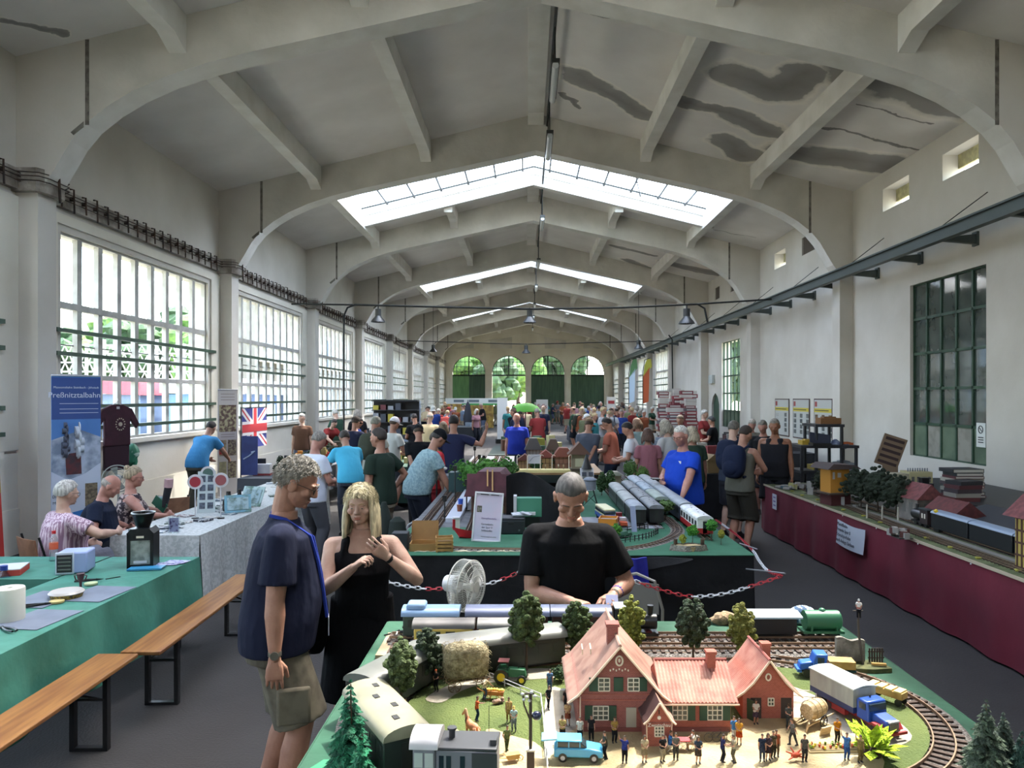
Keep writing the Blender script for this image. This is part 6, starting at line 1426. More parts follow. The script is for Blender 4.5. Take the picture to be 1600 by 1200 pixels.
quad('small pale model foal behind the locomotive roof',(L(745,1172).x,L(745,1172).y,ZS),R(15),.02,M('foal','#D8A27C',.6),M('mane_pale','#D9B48C'))
# fence rails and hurdle
def fence(label,pts,h=.02,mat=None,post=.004):
    t=thing('model_fence',label,'model fence',(0,0,ZS));pts=[L(*p)for p in pts]
    for hh in(h,h*.5):MB().tube([(p.x,p.y,hh)for p in pts],.0013,4).obj('rail',mat or wr,t)
    for a,b in zip(pts,pts[1:]):
        n=max(1,int((b-a).length/.05))
        for k in range(n):q=a.lerp(b,k/n);MB().box(q.x-post/3,q.x+post/3,q.y-post/3,q.y+post/3,0,h).obj('post',mat or wr,t)
fence('white rail fence running from the hay wagon to the lamp post',[(765,1062),(813,1083),(845,1096),(849,1130),(852,1170),(856,1210)])
fence('cream paddock fence at the right gable of the goods shed',[(1238,1095),(1275,1099),(1276,1112),(1250,1128)],.03,wfr)
# lamp post
p=PG(829,1205,ZS);t=thing('model_lamp_post','tall dark model lamp post with lanterns left of the station','model lamp',(p.x,p.y,ZS));lpm=M('post_brown','#3A2E26',.6)
MB().box(-.008,.008,-.008,.008,0,.045).obj('plinth',lpm,t);MB().box(-.0095,.0095,-.0095,.0095,.045,.048).obj('plinth_cap',wfr,t);MB().tube([(0,0,.045),(0,0,.165)],.0035,8).obj('pole',lpm,t)
MB().tube([(-.016,0,.160),(-.014,0,.14),(0,0,.105)],.002,5).tube([(-.018,0,.163),(.008,0,.163)],.002,5).obj('bracket',lpm,t)
for x,z in((-.017,.164),(-.008,.158),(-.014,.152),(.002,.168),(.009,.160),(-.002,.15)):MB().ell((x,-.004,z),(.004,.004,.003),8,6).obj('white_blossom',wr,t)
MB().ell((.013,0,.117),(.010,.010,.0095),14,10).obj('lantern',M('lantern_blue','#23283E',.2),t);MB().tube([(0,0,.122),(.006,0,.121)],.0025,5).obj('lantern_arm',wr,t)
p=L(764,1172);tag(MB().tube([(0,0,0),(.0,0,.10)],.0009,4).obj('thin_mast',dkmetal,loc=(p.x,p.y,ZS)),'thin dark mast rising from the meadow behind the locomotive','mast')
p=L(740,1166);tag(MB().ell((-.045,.02,.012),(.018,.018,.016),12,8,fn=lambda d:1+.05*sin(d.x*9)).obj('haystack',M('haystack','#C9BC8E',.9,mix='#B0A274',scale=50),loc=(p.x,p.y,ZS)),'small round pale haystack behind the cab roof of the locomotive','haystack')
# small dark green hut / motorcycle, barrel left of the roof, seed tray behind
p=L(857,1064);model_tree('low dark green model shrub behind the denim figurine',(p.x+.03,p.y,ZS),.045,'round','#3A5A32','#22391F',seed=31,r=.03,trunk=0,name='model_shrub',cat='model bush')
p=L(880,1093);tag(MB().lathe([(.008,0),(.009,.01),(.009,.02),(.008,.026)],n=14).obj('metal_can',M('zinc','#9A9A94',.4,.6),loc=(p.x,p.y,ZS)),'tiny grey milk can at the left station corner','can')
tag(MB().box(.40,.52,2.02,2.07,ZS,ZS+.018).box(.405,.515,2.025,2.065,ZS+.018,ZS+.0181,1).obj('planting_trough',[M('trough_wood','#8A6A3A',.8),M('soil','#7A6A48')]),'small brown trough behind the station wing roof','trough')
# right rear corner scene
p=L(1348,1040);t=thing('model_scenery_base','small grassy base with stone wall piece at the rear right corner','scenery board',(p.x,p.y,ZT))
MB().prism([(-.065,.02),(-.06,-.02),(.02,-.03),(.075,-.022),(.07,.045),(-.06,.05)],0,.012,'z').obj('grass_base',M('dry_grass','#5A5A34',.95,mix='#464A2A',scale=50),t,ang=0)
MB().sheet(lambda u,v:(-.062+.085*u,.035,.012+(.07-.01*u)*v+.004*sin(u*9)*v),10,5,0,(0,.012,0)).obj('stone_wall',M('stone_wall','#8A857A',.95,mix='#6A665C',scale=30,bump=.6,bscale=60),t)
for i in range(6):MB().bx((.034+i*.0075,.03,.032),(.005,.002,.042)).obj('fence_slat',M('dark_wood','#3A2C24',.8),t)
MB().box(.03,.078,.031,.033,.022,.026).box(.03,.078,.031,.033,.04,.044).obj('fence_rail',M('dark_wood','#3A2C24',.8),t);MB().bx((.045,-.005,.018),(.04,.008,.006),rz=-.2).obj('log',M('log_ochre','#B08A4A',.8),t)
p=L(1346,1036,ZT+.012);t=thing('telegraph_pole','thin model telegraph pole with climber on top at the rear right corner','model pole',(p.x,p.y-.01,ZT+.012));MB().tube([(0,0,0),(-.012,0,.085),(-.016,0,.165)],.0035,6).obj('pole',M('pole_grey','#4A423A',.8),t);MB().tube([(-.03,0,.158),(0,0,.158)],.0018,4).obj('crossarm',M('pole_grey','#4A423A',.8),t)
f=fig('hatm',1340,1036,150,'#D8D8D8','#1C1C20','tiny figurine in white shirt perched on the telegraph pole','#C8C8C8');f.location=(p.x-.014,p.y-.014,ZT+.012+.135)
MB().bx((0,0,.95),(.36,.3,.10)).obj('red_belt',M('belt_red','#8A3A34'),f)
tag(MB().ell((0,0,.03),(.05,.035,.034),18,12,fn=lambda d:1 if d.z>-.85 else.9).obj('patterned_cap',M('striped_knit','#C8D0DA',.8,mix='#34506E',scale=60,lo=.49,hi=.53,stretch=(1,.3,1)),loc=(.975,2.595,ZT)),'white and blue patterned cap lying behind the tank wagon','cap')
tag(MB().ell((0,0,.012),(.05,.03,.028),12,8,fn=lambda d:1+.18*sin(d.x*7+1)*cos(d.z*6)).obj('model_rock',M('rock_beige','#9A8264',.95,mix='#6E5C46',scale=30,bump=.8,bscale=60),loc=(.70,2.60,ZT)),'beige rock at the rear behind the olive yellow tree','rock')
t=thing('buffer_stop','dark tool pile at the rear left corner of the front layout','tools',(-.44,2.42,ZT))
for i in range(7):MB().tube([(rh_.uniform(-.03,.03),rh_.uniform(-.03,.03),.005+i*.003),(rh_.uniform(-.03,.03),rh_.uniform(-.03,.03),.006+i*.004)],.003,5).obj('tool',[dkmetal,M('zinc','#9A9A94')][i%2],t)
for i,(px,py,h,c1,c2)in enumerate(((640,1032,.05,'#5E7038','#3C4A22'),(653,1040,.07,'#4E6230','#2E3C1D'),(612,1063,.06,'#5A6E36','#38461F'),(690,1035,.06,'#3E5228','#26341A'))):
    p=PG(px,py,ZS);model_tree(['small olive shrub at the left rear board edge','mid green shrub beside the dark bushy tree','light green shrub over the left coach','dark shrub in front of the grey roofed coach'][i],(p.x,p.y,ZS),h,'round',c1,c2,seed=40+i,r=.028,trunk=0,name='model_shrub',cat='model bush')
# ================================================================= FAN, CHAIN, MIDDLE LAYOUT
ZM=.90
def Q(px,py,z=ZM):return PG(px,py,z)
fx,fy,fz=(727-CX)*4.75/F,4.75,H-(915-CY)*4.75/F
t=thing('pedestal_fan','white pedestal fan with wire cage between the two layouts','fan',(fx,fy,0),R(62));fw=M('fan_white','#C9C8BE',.45)
# fan looks along local -y
for yy,r_ in((-.045,.165),(.03,.165)):MB().tube([(r_*cos(k*pi/18),yy+.0,fz+r_*sin(k*pi/18))for k in range(36)],.004,5,closed=True).obj('cage_ring',fw,t)
m=MB()
for k in range(64):
    a=2*pi*k/64;m.tube([(.03*cos(a),-.085,fz+.03*sin(a)),(.11*cos(a),-.078,fz+.11*sin(a)),(.155*cos(a),-.06,fz+.155*sin(a)),(.165*cos(a),-.03,fz+.165*sin(a)),(.165*cos(a),.03,fz+.165*sin(a)),(.12*cos(a),.055,fz+.12*sin(a)),(.05*cos(a),.06,fz+.05*sin(a))],.0016,3)
m.obj('wire_cage',fw,t,ang=0)
for r_,yy in((.07,-.082),(.11,-.078),(.14,-.068)):MB().tube([(r_*cos(k*pi/18),yy,fz+r_*sin(k*pi/18))for k in range(36)],.0016,4,closed=True).obj('wire_ring',fw,t)
MB().cyl((0,-.088,fz),(0,-.080,fz),.035,n=18).obj('cage_badge',fw,t);MB().cyl((0,.055,fz),(0,.15,fz),.062,.052,n=20).obj('motor_housing',M('fan_motor','#D3D4D2',.35),t,bev=.01);MB().cyl((0,-.06,fz),(0,.0,fz),.028,n=16).obj('fan_hub',fw,t)
for k in range(3):
    a0=k*2*pi/3
    MB().sheet(lambda u,v:((.03+.115*u)*cos(a0+.75*v*(.5+u*.6)),-.045+.035*v,fz+(.03+.115*u)*sin(a0+.75*v*(.5+u*.6))),6,6,0,(0,.002,0)).obj('fan_blade',M('fan_blade','#DADBD6',.3),t)
MB().cyl((0,.1,.03),(0,.1,fz-.05),.014,n=10).obj('stand_pole',fw,t);MB().cyl((0,.1,0),(0,.1,.03),.19,.16,n=28).obj('base',fw,t)
# chains
redp=M('chain_red','#A5202A',.4);whp=M('chain_white','#C9CCD0',.4)
def chain(label,pts,segs,n=6):
    path=smooth_path(pts,8);t=thing('plastic_chain',label,'chain',(0,0,0));L_=[0]
    for a,b in zip(path,path[1:]):L_.append(L_[-1]+(b-a).length)
    tot=L_[-1];N_=int(tot/.037);cur=[None,MB()];meshes={0:MB(),1:MB()}
    for k in range(N_):
        s=(k+.5)*tot/N_;i=max(j for j in range(len(L_)-1)if L_[j]<=s);p=path[i].lerp(path[i+1],(s-L_[i])/(L_[i+1]-L_[i]));d=(path[i+1]-path[i]).normalized()
        u=Vector((0,0,1))if k%2 else d.cross(Vector((0,0,1))).normalized();u=(u-d*u.dot(d)).normalized()
        c=next(col for lim,col in segs if s/tot<=lim+1e-6)
        meshes[c].tube([p+d*(.017*cos(a)+(.008 if cos(a)>0 else-.008))+u*.0115*sin(a)for a in[q*pi/5 for q in range(10)]],.0036,5,closed=True)
    for c,nm in((0,'white_links'),(1,'red_links')):
        if meshes[c].v:meshes[c].obj(nm,whp if c==0 else redp,t)
def cp(px,py,d):return tuple(PT(px,py,d))
chain('red and white plastic chain left of the fan',[cp(592,905,5.15),cp(625,914,5.15),cp(665,920,5.12),cp(700,919,5.1),cp(762,912,5.1),cp(793,902,5.1),cp(806,896,5.1)],[(.33,0),(.52,1),(.9,0),(1,1)])
chain('red and white plastic chain sagging between the person in black and the right corner',[cp(985,903,5.05),cp(1000,911,5.05),cp(1045,925,5.05),cp(1082,932,5.05),cp(1130,928,5.07),cp(1180,914,5.1),cp(1221,900,5.15)],[(.07,0),(.40,1),(.78,0),(1,1)])
chain('red and white plastic chain along the right side of the middle layout',[cp(1221,899,5.15),cp(1200,892,5.6),cp(1186,876,6.1),cp(1176,860,6.6),cp(1150,835,7.6),cp(1118,812,9.0)],[(.12,1),(.38,0),(.75,1),(.88,0),(1,1)])
stk=M('pole_steel','#8A8A8C',.4,.6)
for a,b,lb in((cp(806,896,5.1),cp(818,886,5.75),'thin grey rod holding the chain end left of the person in black'),(cp(1166,889,5.75),cp(1227,896,5.12),'long thin grey rod sticking out from the table corner to the chain'),(cp(1156,849,6.9),cp(1183,858,6.55),'short grey rod holding the chain at the table side')):
    tag(MB().tube([a,b],.006,6).obj('chain_rod',stk),lb,'rod')
for x,y in((-1.045,5.15),(1.79,5.14)):pass
tag(MB().cyl((-1.03,5.15,0),(-1.03,5.15,.9),.016,n=10).cyl((-1.03,5.15,0),(-1.03,5.15,.02),.12,n=20).obj('barrier_post',stk),'grey barrier post at the left end of the chain','post')
# tables of the middle layout: front deck, left leg, right leg
blackc=M('black_molton','#0B0C0E',.95,mix='#121316',scale=5,bump=.4,bscale=10)
gm2=M('green_felt','#22573F',.9,mix='#295F47',scale=7)
table('front table under the middle layout with black skirt',-1.1,1.79,5.8,7.0,ZM-.01);table('left side table under the middle layout tracks',-1.1,-.25,7.05,15.5,ZM-.01);table('right side table under the parked model trains',.55,1.79,7.05,11.15,ZM-.01)
tag(cloth_box(MB(),-1.1,1.79,5.8,7.0,ZM-.003,.03,.02,.3,'RLF',3).obj('black_skirt',blackc,ang=60),'black skirting cloth hanging from the front edge of the middle layout','tablecloth')
tag(cloth_box(MB(),-1.1,-.25,7.04,15.5,ZM-.003,.05,.02,.3,'RL',5).obj('black_skirt',blackc,ang=60),'black skirting cloth under the left tracks of the middle layout','tablecloth')
tag(cloth_box(MB(),.55,1.79,7.04,11.15,ZM-.003,.05,.02,.3,'RL',6).obj('black_skirt',blackc,ang=60),'black skirting cloth along the right side of the middle layout','tablecloth')
for x0,x1,y0,y1,lb in((-1.11,1.80,5.79,7.02,'green felt top of the front deck of the middle layout'),(.54,1.80,7.025,11.15,'green felt top under the parked trains')):tag(MB().box(x0,x1,y0,y1,ZM-.002,ZM+.004).obj('green_felt_top',gm2),lb,'felt cover')
tag(MB().box(-1.11,-.24,7.025,15.5,ZM-.002,ZM+.004).obj('grey_track_board',M('track_board','#53565A',.9,mix='#64666A',scale=9)),'dark grey track board running away along the left','board')
tag(MB().sheet(lambda u,v:(-.2+.72*u,7.4+.25*sin(u*5)*(1-v)+.1*v,1.25-.62*v+.12*sin(u*3.3+1)),16,10,0,(0,.02,0)).obj('black_cloth_heap',blackc),'black cloth heaped over equipment in the middle opening','cloth')
tag(MB().sheet(lambda u,v:(.3+1.0*u,5.76-.03*sin(u*9)-.03*v,ZM-.0-.02*abs(sin(u*4))-.10*v*sin(u*pi)),18,4,0,(0,.012,0)).obj('gathered_black_cloth',blackc),'gathered black cloth swag under the front edge','cloth')
# opening under the front table with chairs, blue bag
t=thing('folding_chair','grey folding chair under the middle layout behind the dark tree','chair',(.72,5.28,0),R(150))
MB().box(-.19,.19,-.19,.19,.42,.44).obj('seat',M('chair_grey','#6E6A62',.7),t)
MB().tube([(-.19,-.2,0),(-.2,-.2,.6),(-.14,-.2,.8),(0,-.2,.84),(.14,-.2,.8),(.2,-.2,.6),(.19,-.2,0)],.012,6).obj('back_tube',M('tube_beige','#7E7A70',.5),t);MB().sheet(lambda u,v:(-.17+.34*u,-.21,.56+.22*v),6,3,0,(0,.01,0)).obj('backrest',M('chair_grey','#6E6A62',.7),t)
for s in(-1,1):MB().tube([(s*.18,.19,0),(s*.18,.17,.43)],.011,6).obj('leg',M('tube_beige','#7E7A70'),t)
tag(MB().sheet(lambda u,v:(.70+.24*u+.04*v,5.70+.03*sin(u*8),.90-.46*v*(1-.25*abs(u-.5))),12,8,0,(0,.02,0)).obj('blue_cloth_bag',M('bag_blue','#1B1F8A',.6,mix='#232AA0',scale=7)),'deep blue cloth bag hanging beside the person in black','bag')
# objects on the front deck
p=Q(624,862);tag(MB().box(-.065,.065,-.06,.06,0,.145).obj('speaker_box',M('dark_box','#23272C',.7),loc=(p.x,p.y+.06,ZM+.004),bev=.006),'small dark cube box at the left end of the front deck','box')
p=Q(660,863);t=thing('cardboard_box','open brown cardboard box with raised lid on the front deck','box',(p.x,p.y+.1,ZM+.004),R(3));cbm_=M('cardboard','#A5824F',.9,mix='#8E6D40',scale=3)
MB().box(-.11,.11,-.09,.09,0,.006).box(-.11,.11,-.09,-.084,0,.06).box(-.11,.11,.084,.09,0,.06).box(-.11,-.104,-.09,.09,0,.06).box(.104,.11,-.09,.09,0,.06).obj('tray',cbm_,t,ang=0);MB().bx((0,.115,.135),(.22,.006,.16),rx=-.25).bx((-.108,.10,.12),(.004,.04,.13),rx=-.25).bx((.108,.10,.12),(.004,.04,.13),rx=-.25).obj('lid',M('cardboard_lid','#8E6C3F',.9,mix='#7A5C36',scale=3),t,ang=0)
p=Q(693,864);t=thing('slatted_crate','small wooden slatted crate right of the cardboard box','crate',(p.x,p.y+.06,ZM+.004),R(8));sl=M('slat_wood','#B58B50',.7,mix='#94703C',scale=8)
for i in range(4):
    z=.008+i*.03
    for yy in(-.055,.05):MB().box(-.07,.07,yy,yy+.006,z,z+.018).obj('slat',sl,t)
    for xx in(-.07,.064):MB().box(xx,xx+.006,-.055,.055,z,z+.018).obj('slat',sl,t)
for x in(-.06,.06):
    for y in(-.05,.05):MB().box(x-.006,x+.006,y-.006,y+.006,0,.12).obj('corner_post',sl,t)
MB().box(-.06,.06,-.045,.045,.004,.09).obj('contents',M('crate_filling','#6E5636',.9),t)
p=Q(738,840);t=thing('red_bowl','red shell shaped dish on the front deck left of the framed sign','dish',(p.x-.02,p.y,ZM+.004),.2)
MB().sheet(lambda u,v:((-.16+.32*u)*(.6+.4*v),(-.04-.05*v)*(1-(2*u-1)**2)-.02+.03*v,.005+.07*v*(.6+(1-u)*.7)),18,6,0,(0,.010,-.002)).sheet(lambda u,v:(-.10+.2*u,-.06+.12*v,.003+.02*abs(2*v-1)),10,6,0,.004).obj('shell',M('dish_red','#B01F2C',.3),t)
p=Q(713,828);t=thing('model_hut','tiny white model kiosk with red side panel','model building',(p.x,p.y,ZM+.004),.2);MB().box(-.03,.03,-.025,.025,0,.10).obj('walls',M('hut_white','#C9C8BC',.6),t);MB().box(-.034,-.03,-.025,.025,.0,.1).box(-.032,-.012,-.0265,-.025,0,.1).obj('red_panel',redp,t);MB().prism([(-.036,.1),(.036,.1),(.03,.118),(-.03,.118)],-.03,.03,'y').obj('roof',wr,t,bev=.004)
# framed sign
a=PT(737+2,842,6.35);t=thing('framed_sign','white framed printed sign leaning on the front deck of the middle layout','sign',(PT(759,846,6.33).x,6.33,ZM+.006),R(10));t.rotation_euler=(R(-8),R(5),R(6))
MB().box(-.118,.118,-.004,.004,0,.415).obj('sign_board',M('sign_paper','#B9BCCE',.5,mix='#C9B9CC',scale=2.5),t)
m=MB();m.box(-.125,.125,-.012,.004,.405,.42).box(-.125,.125,-.012,.004,-.005,.010).box(-.125,-.112,-.012,.004,0,.42).box(.112,.125,-.012,.004,0,.42);m.obj('frame',M('frame_white','#CFD2D6',.3),t,bev=.002)
ink=M('print_ink','#34343C',.8);inkv=M('print_violet','#6A5A8A',.8)
MB().box(-.098,-.055,-.0056,-.004,.245,.30).obj('printed_photo',M('photo_grey','#7E7E74',.8,mix='#4A4A40',scale=60),t)
text('sign_line','Dampfmodelle',inkv,t,(.012,-.005,.195),(pi/2,0,0),.022,.0005);text('sign_line','Gartenbahn',ink,t,(.0,-.005,.145),(pi/2,0,0),.022,.0005);text('sign_line','der Spur II',ink,t,(.0,-.005,.118),(pi/2,0,0),.022,.0005);text('sign_line','Schkeuditz',ink,t,(.0,-.005,.091),(pi/2,0,0),.022,.0005);text('sign_line','Interessengemeinschaft',ink,t,(.02,-.005,.04),(pi/2,0,0),.014,.0005)
for x in(-.04,.05):MB().box(x-.035,x+.035,-.0055,-.004,.395,.402).obj('printed_bar',ink,t)
# case, signals, barn
p=Q(795,842);t=thing('black_case','black hard equipment case behind the framed sign','case',(.0-.13,6.75,ZM+.004),0);MB().box(-.13,.12,-.09,.09,0,.15).obj('case_shell',M('case_black','#1D2026',.5),t,bev=.01);MB().box(-.125,.115,-.093,-.09,.118,.124).obj('lid_seam',M('case_trim','#4A4E56',.4),t);MB().box(-.03,.02,-.1,-.09,.09,.11).obj('handle',dkmetal,t);MB().box(.06,.075,-.094,-.09,.03,.045).obj('latch',M('latch','#7A7E86',.3,.8),t)
tag(MB().bx((0,0,.02),(.16,.1,.012),rz=.2,rx=.1).bx((.05,-.02,.03),(.1,.06,.01),rz=-.4,ry=.2).obj('crumpled_foil',M('foil','#9A9EA6',.3,.3),loc=(-.05,6.74,ZM+.154)),'crumpled silver wrapping on the black case','foil')
t=thing('model_barn','large maroon roofed model barn with round gable window on the middle layout','model building',(-.39,7.9,ZM+.004),R(-6),sc=1.18);mar=M('barn_maroon','#4A262E',.7,mix='#5A303A',scale=8)
MB().prism([(-.17,0),(-.17,.15),(.17,.15),(.17,0)],0,.35,'y').obj('barn_walls',M('barn_brown','#4A3028',.8,mix='#5A3E30',scale=14),t,ang=0)
MB().prism([(-.23,.15),(-.18,.28),(-.10,.38),(.10,.38),(.18,.28),(.23,.15)],-.05,.38,'y').obj('barn_roof',mar,t,ang=0)
MB().sheet(lambda u,v:(-.20+.40*u,-.055-.0*v,.16+.20*v),6,4,0,(0,.004,0)).obj('gable_board',mar,t)
for x,z0,z1 in((-.01,.25,.40),(.035,.21,.40),(.0,-.02,.15)):MB().box(x-.006,x+.006,-.068,-.056,z0,z1).obj('pale_batten',M('batten','#C9A06A',.7),t)
m=MB();m.prism([(.06,.0),(.06,.06),(.075,.085),(.095,.095),(.115,.085),(.13,.06),(.13,0)],-.012,0,'y');m.obj('arched_door',M('door_khaki','#7A7048',.7),t)
m=MB();m.tube([(-.10,-.04,.0),(-.02,-.04,.13),(.12,-.04,.0)],.006,4);m.obj('timber_brace',M('brace','#6A4A3A',.8),t)
t=thing('mint_box','mint green box with white handle behind the case','box',(.03,7.2-.1,ZM+.0));MB().box(-.12,.12,-.06,.06,.10,.28).obj('box_body',M('mint_green','#3F7F66',.6),t,bev=.004);MB().box(-.15,-.12,-.07,.05,.08,.30).box(-.12,.06,-.085,-.06,.12,.15).obj('white_handle',wr,t);MB().box(-.1,.1,-.05,.05,0,.10).obj('box_foot',dkmetal,t)
# long tracks and platform on the left board
for i,(xa,xb)in enumerate(((-1.0,-1.0),(-.86,-.86),(-.52,-.60),(-.40,-.48))):
    track(['outermost long straight track on the left board','second long straight track on the left board','third long track beside the pale platform','fourth long track nearest the barn'][i],None,ZM+.004,path=[Vector((xa+(.12 if i>1 else 0)*0,6.1+.5*(i>1),0)),Vector((xa,7.4,0)),Vector((xb,10,0)),Vector((xb,15.4,0))],step=.05,bed=False)
tag(MB().box(-.80,-.66,7.3,10.5,ZM+.004,ZM+.045).obj('station_platform',M('platform_pale','#A9AFBB',.7)),'pale grey model platform between the left tracks','model platform')
for i in range(9):
    y=7.5+i*.55;x=-.83+.18*(i%2);t=thing('model_signal','black model signal mast along the left platform','model signal',(x,y,ZM+.004),group='black signal masts on the left board')
    h=.24+.10*(i%3);MB().cyl((0,0,0),(0,0,h),.008,n=8).obj('mast',bk,t);MB().box(-.022,.022,-.012,.012,h-.06,h).obj('signal_head',bk,t);MB().box(-.03,.03,-.03,.03,0,.012).obj('foot',bk,t)
for px,py,c,lb in((716,797,'#2A4FA8','small blue cup on the left platform'),(708,806,'#6E3A24','small brown model crate on the left platform')):p=Q(px,py,ZM+.045);tag(MB().cyl((0,0,0),(0,0,.07),.025,.03,n=14).obj('paper_cup',M('cup_'+c[1:],c,.5),loc=(-.73+(.03 if py>800 else.0),8.2-(py-797)*.05,ZM+.045)),lb,'cup')
t=thing('oval_track','o','railway track');bpy.data.objects.remove(t)
track('wide front curve of track on the green front deck',[(-.95,6.2),(-.5,6.02),(.1,5.97),(.6,5.96),(.95,6.1),(1.25,6.45),(1.42,6.9),(1.44,7.6)],ZM+.004,step=.05)
tag(MB().sheet(lambda u,v:(-.9+1.65*u,5.91+.03*sin(u*60)*v-.0+.03*v,ZM+.005+.006*abs(sin(u*70))),60,2,0,.003).obj('pale_ballast_strip',M('pale_gravel','#C9C3A6',.95,mix='#A8A286',scale=90)),'strip of pale gravel along the front track','gravel',kind='stuff')
fence_pts=[(.45,6.25),(.8,6.28),(1.05,6.45),(1.2,6.7)]
for q_,(pp_,lb)in enumerate(((fence_pts,'dark picket fence inside the front curve'),([(.4,6.75),(.8,6.72),(1.15,6.95)],'second dark picket fence farther inside the curve'))):
    t=thing('model_fence',lb,'model fence',(0,0,ZM+.004));sp_=smooth_path([(x,y,0)for x,y in pp_],6)
    for hh in(.045,.02):MB().tube([(p.x,p.y,hh)for p in sp_],.004,4).obj('rail',bk,t)
    for p in sp_:MB().box(p.x-.004,p.x+.004,p.y-.004,p.y+.004,0,.055).obj('post',bk,t)
tag(MB().box(.35,1.3,6.95,7.6,ZM+.004,ZM+.008).obj('grey_yard',M('yard_grey','#7E8288',.9,mix='#8E9094',scale=12)),'grey yard surface before the parked trains','ground sheet')
# trains on the right
def train(x,ys,specs):
    for(y0,y1),s in zip(ys,specs):coach(s.pop('label'),(x,y0),(x,y1),ZM+.004,**s)
cg=dict(W=.14,Hb=.13,rh=.04,z0=.035,nwin=5)
train(1.58,[(9.9,9.05),(9.03,8.15),(8.13,7.25),(7.2,6.5)],[dict(cg,label='farthest grey coach of the outer right train',body='#3A424C',roof='#8E969C'),dict(cg,label='middle grey coach of the outer right train',body='#3A424C',roof='#8E969C'),dict(cg,label='grey coach directly behind the white and red railcar',body='#3A424C',roof='#8E969C'),dict(cg,label='white and red streamlined railcar at the head of the outer right train',body='#D6D6D4',roof='#DADCDC',stripe='#9E2026',nwin=6,vents=5,rh=.03)])
train(1.42,[(9.8,9.1),(9.05,8.4),(8.35,7.7)],[dict(cg,label='pale blue roofed wagon far in the second row',body='#26333F',roof='#9AA6B2',vents=3),dict(cg,label='second pale roofed wagon in the second row',body='#26333F',roof='#8FA0AE',vents=3),dict(cg,label='front pale green roofed wagon behind the bush',body='#2C3A34',roof='#8C9A90')])
train(1.26,[(9.2,8.5),(8.45,7.75),(7.7,7.1)],[dict(cg,label='far dark coach with grey vented roof in the third row',body='#15181B',roof='#6E747A',vents=4),dict(cg,label='middle dark coach with grey vented roof in the third row',body='#15181B',roof='#6E747A',vents=4),dict(cg,label='front dark coach with grey vented roof in the third row',body='#15181B',roof='#74797E',vents=4)])
train(1.08,[(9.0,8.25),(8.2,7.55),(7.5,7.05)],[dict(cg,label='far coach with pale rounded roof in the inner row',body='#2A2E30',roof='#9AA09E'),dict(cg,label='middle coach with pale rounded roof in the inner row',body='#2A2E30',roof='#9AA09E'),dict(cg,label='front black engine with pale roof in the inner row',body='#101214',roof='#8E98A2',nwin=2)])
for i,x in enumerate((1.58,1.42,1.26,1.08)):track('straight storage track number %s from the right under the parked trains'%['one','two','three','four'][i],None,ZM+.001,path=[Vector((x,6.4 if i==0 else 6.95,0)),Vector((x,11.5,0))],step=.06,bed=False)
t=thing('model_bus','cream and blue model bus left of the inner train','model bus',(.80,7.45,ZM+.008),R(8));MB().box(-.06,.06,-.20,.2,.02,.075).obj('lower_body',M('bus_blue','#2A55A8',.4),t,bev=.008);MB().box(-.058,.058,-.195,.19,.075,.11).obj('windows',dkg,t,bev=.008);MB().box(-.06,.06,-.19,.195,.11,.135).obj('bus_roof',M('bus_cream','#D6CFA4',.45),t,bev=.012);MB().box(-.06,.06,-.19,.195,.068,.078).obj('cream_band',M('bus_cream','#D6CFA4'),t)
for y in(-.12,.12):MB().cyl((-.062,y,.022),(.062,y,.022),.022,n=14).obj('wheel_pair',bk,t)
t=thing('model_tipper','orange open tipper wagon with pale load','model wagon',(.78,6.98,ZM+.008),R(-12));orm=M('tipper_orange','#C07A22',.5)
MB().box(-.085,.085,-.10,.10,.02,.03).box(-.085,-.078,-.1,.1,.03,.10).box(.078,.085,-.1,.1,.03,.10).box(-.085,.085,-.1,-.093,.03,.10).box(-.085,.085,.093,.1,.03,.1).obj('tipper_box',orm,t);MB().box(-.078,.078,-.093,.093,.03,.075).obj('load',M('load_grey','#9AA0A4',.9),t)
for y in(-.06,.06):MB().cyl((-.07,y,.015),(.07,y,.015),.018,n=12).obj('wheel_pair',bk,t)
for x,y,c,lb in((.93,7.05,'#B5502A','small orange model tractor unit beside the tipper'),(.93,7.35,'#7A1F24','small dark red model cart behind the orange unit')):
    t=thing('model_tractor',lb,'model vehicle',(x,y,ZM+.008));MB().box(-.035,.035,-.06,.06,.015,.05).obj('body',M('unit_'+c[1:],c,.5),t,bev=.004);MB().box(-.03,.03,-.0,.05,.05,.085).obj('cab',wr if c=='#B5502A' else M('unit_'+c[1:],c),t,bev=.004);MB().cyl((-.038,-.04,.016),(.038,-.04,.016),.016,n=12).cyl((-.038,.04,.016),(.038,.04,.016),.016,n=12).obj('wheels',bk,t)
tag(MB().bx((0,0,.10),(.05,.008,.26),rx=-.5).bx((-.022,-.005,.1),(.004,.012,.26),rx=-.5).bx((.022,-.005,.1),(.004,.012,.26),rx=-.5).obj('grey_ramp',M('ramp_grey','#6A7488',.5),loc=(1.0,6.85,ZM+.008)),'grey lattice ramp leaning against the inner train','ramp')
for px,py,h,r_,k,c1,c2,lb in((963,852,.18,.05,'round','#5A9A32','#35701F','bright green ball tree right of the shoulder in black'),(1082,852,.17,.055,'round','#55A030','#2F701E','bright green ball tree beside the stone ring'),(1112,846,.19,.055,'round','#4E9630','#2C6A1E','bright green ball tree on the right corner of the deck'),
                              (1067,860,.13,.03,'round','#A8A83A','#7A8A2A','thin yellow-green sapling at the front edge'),(1127,852,.13,.03,'round','#B0A83A','#7A7A2A','thin yellow sapling right of the stone ring'),(1040,815,.22,.10,'round','#6A8A4A','#3E5A2C','loose leafy bush before the parked trains')):
    p=Q(px,py);model_tree(lb,(p.x,p.y,ZM+.004),h,k,c1,c2,seed=int(px),r=r_,trunk=.42)
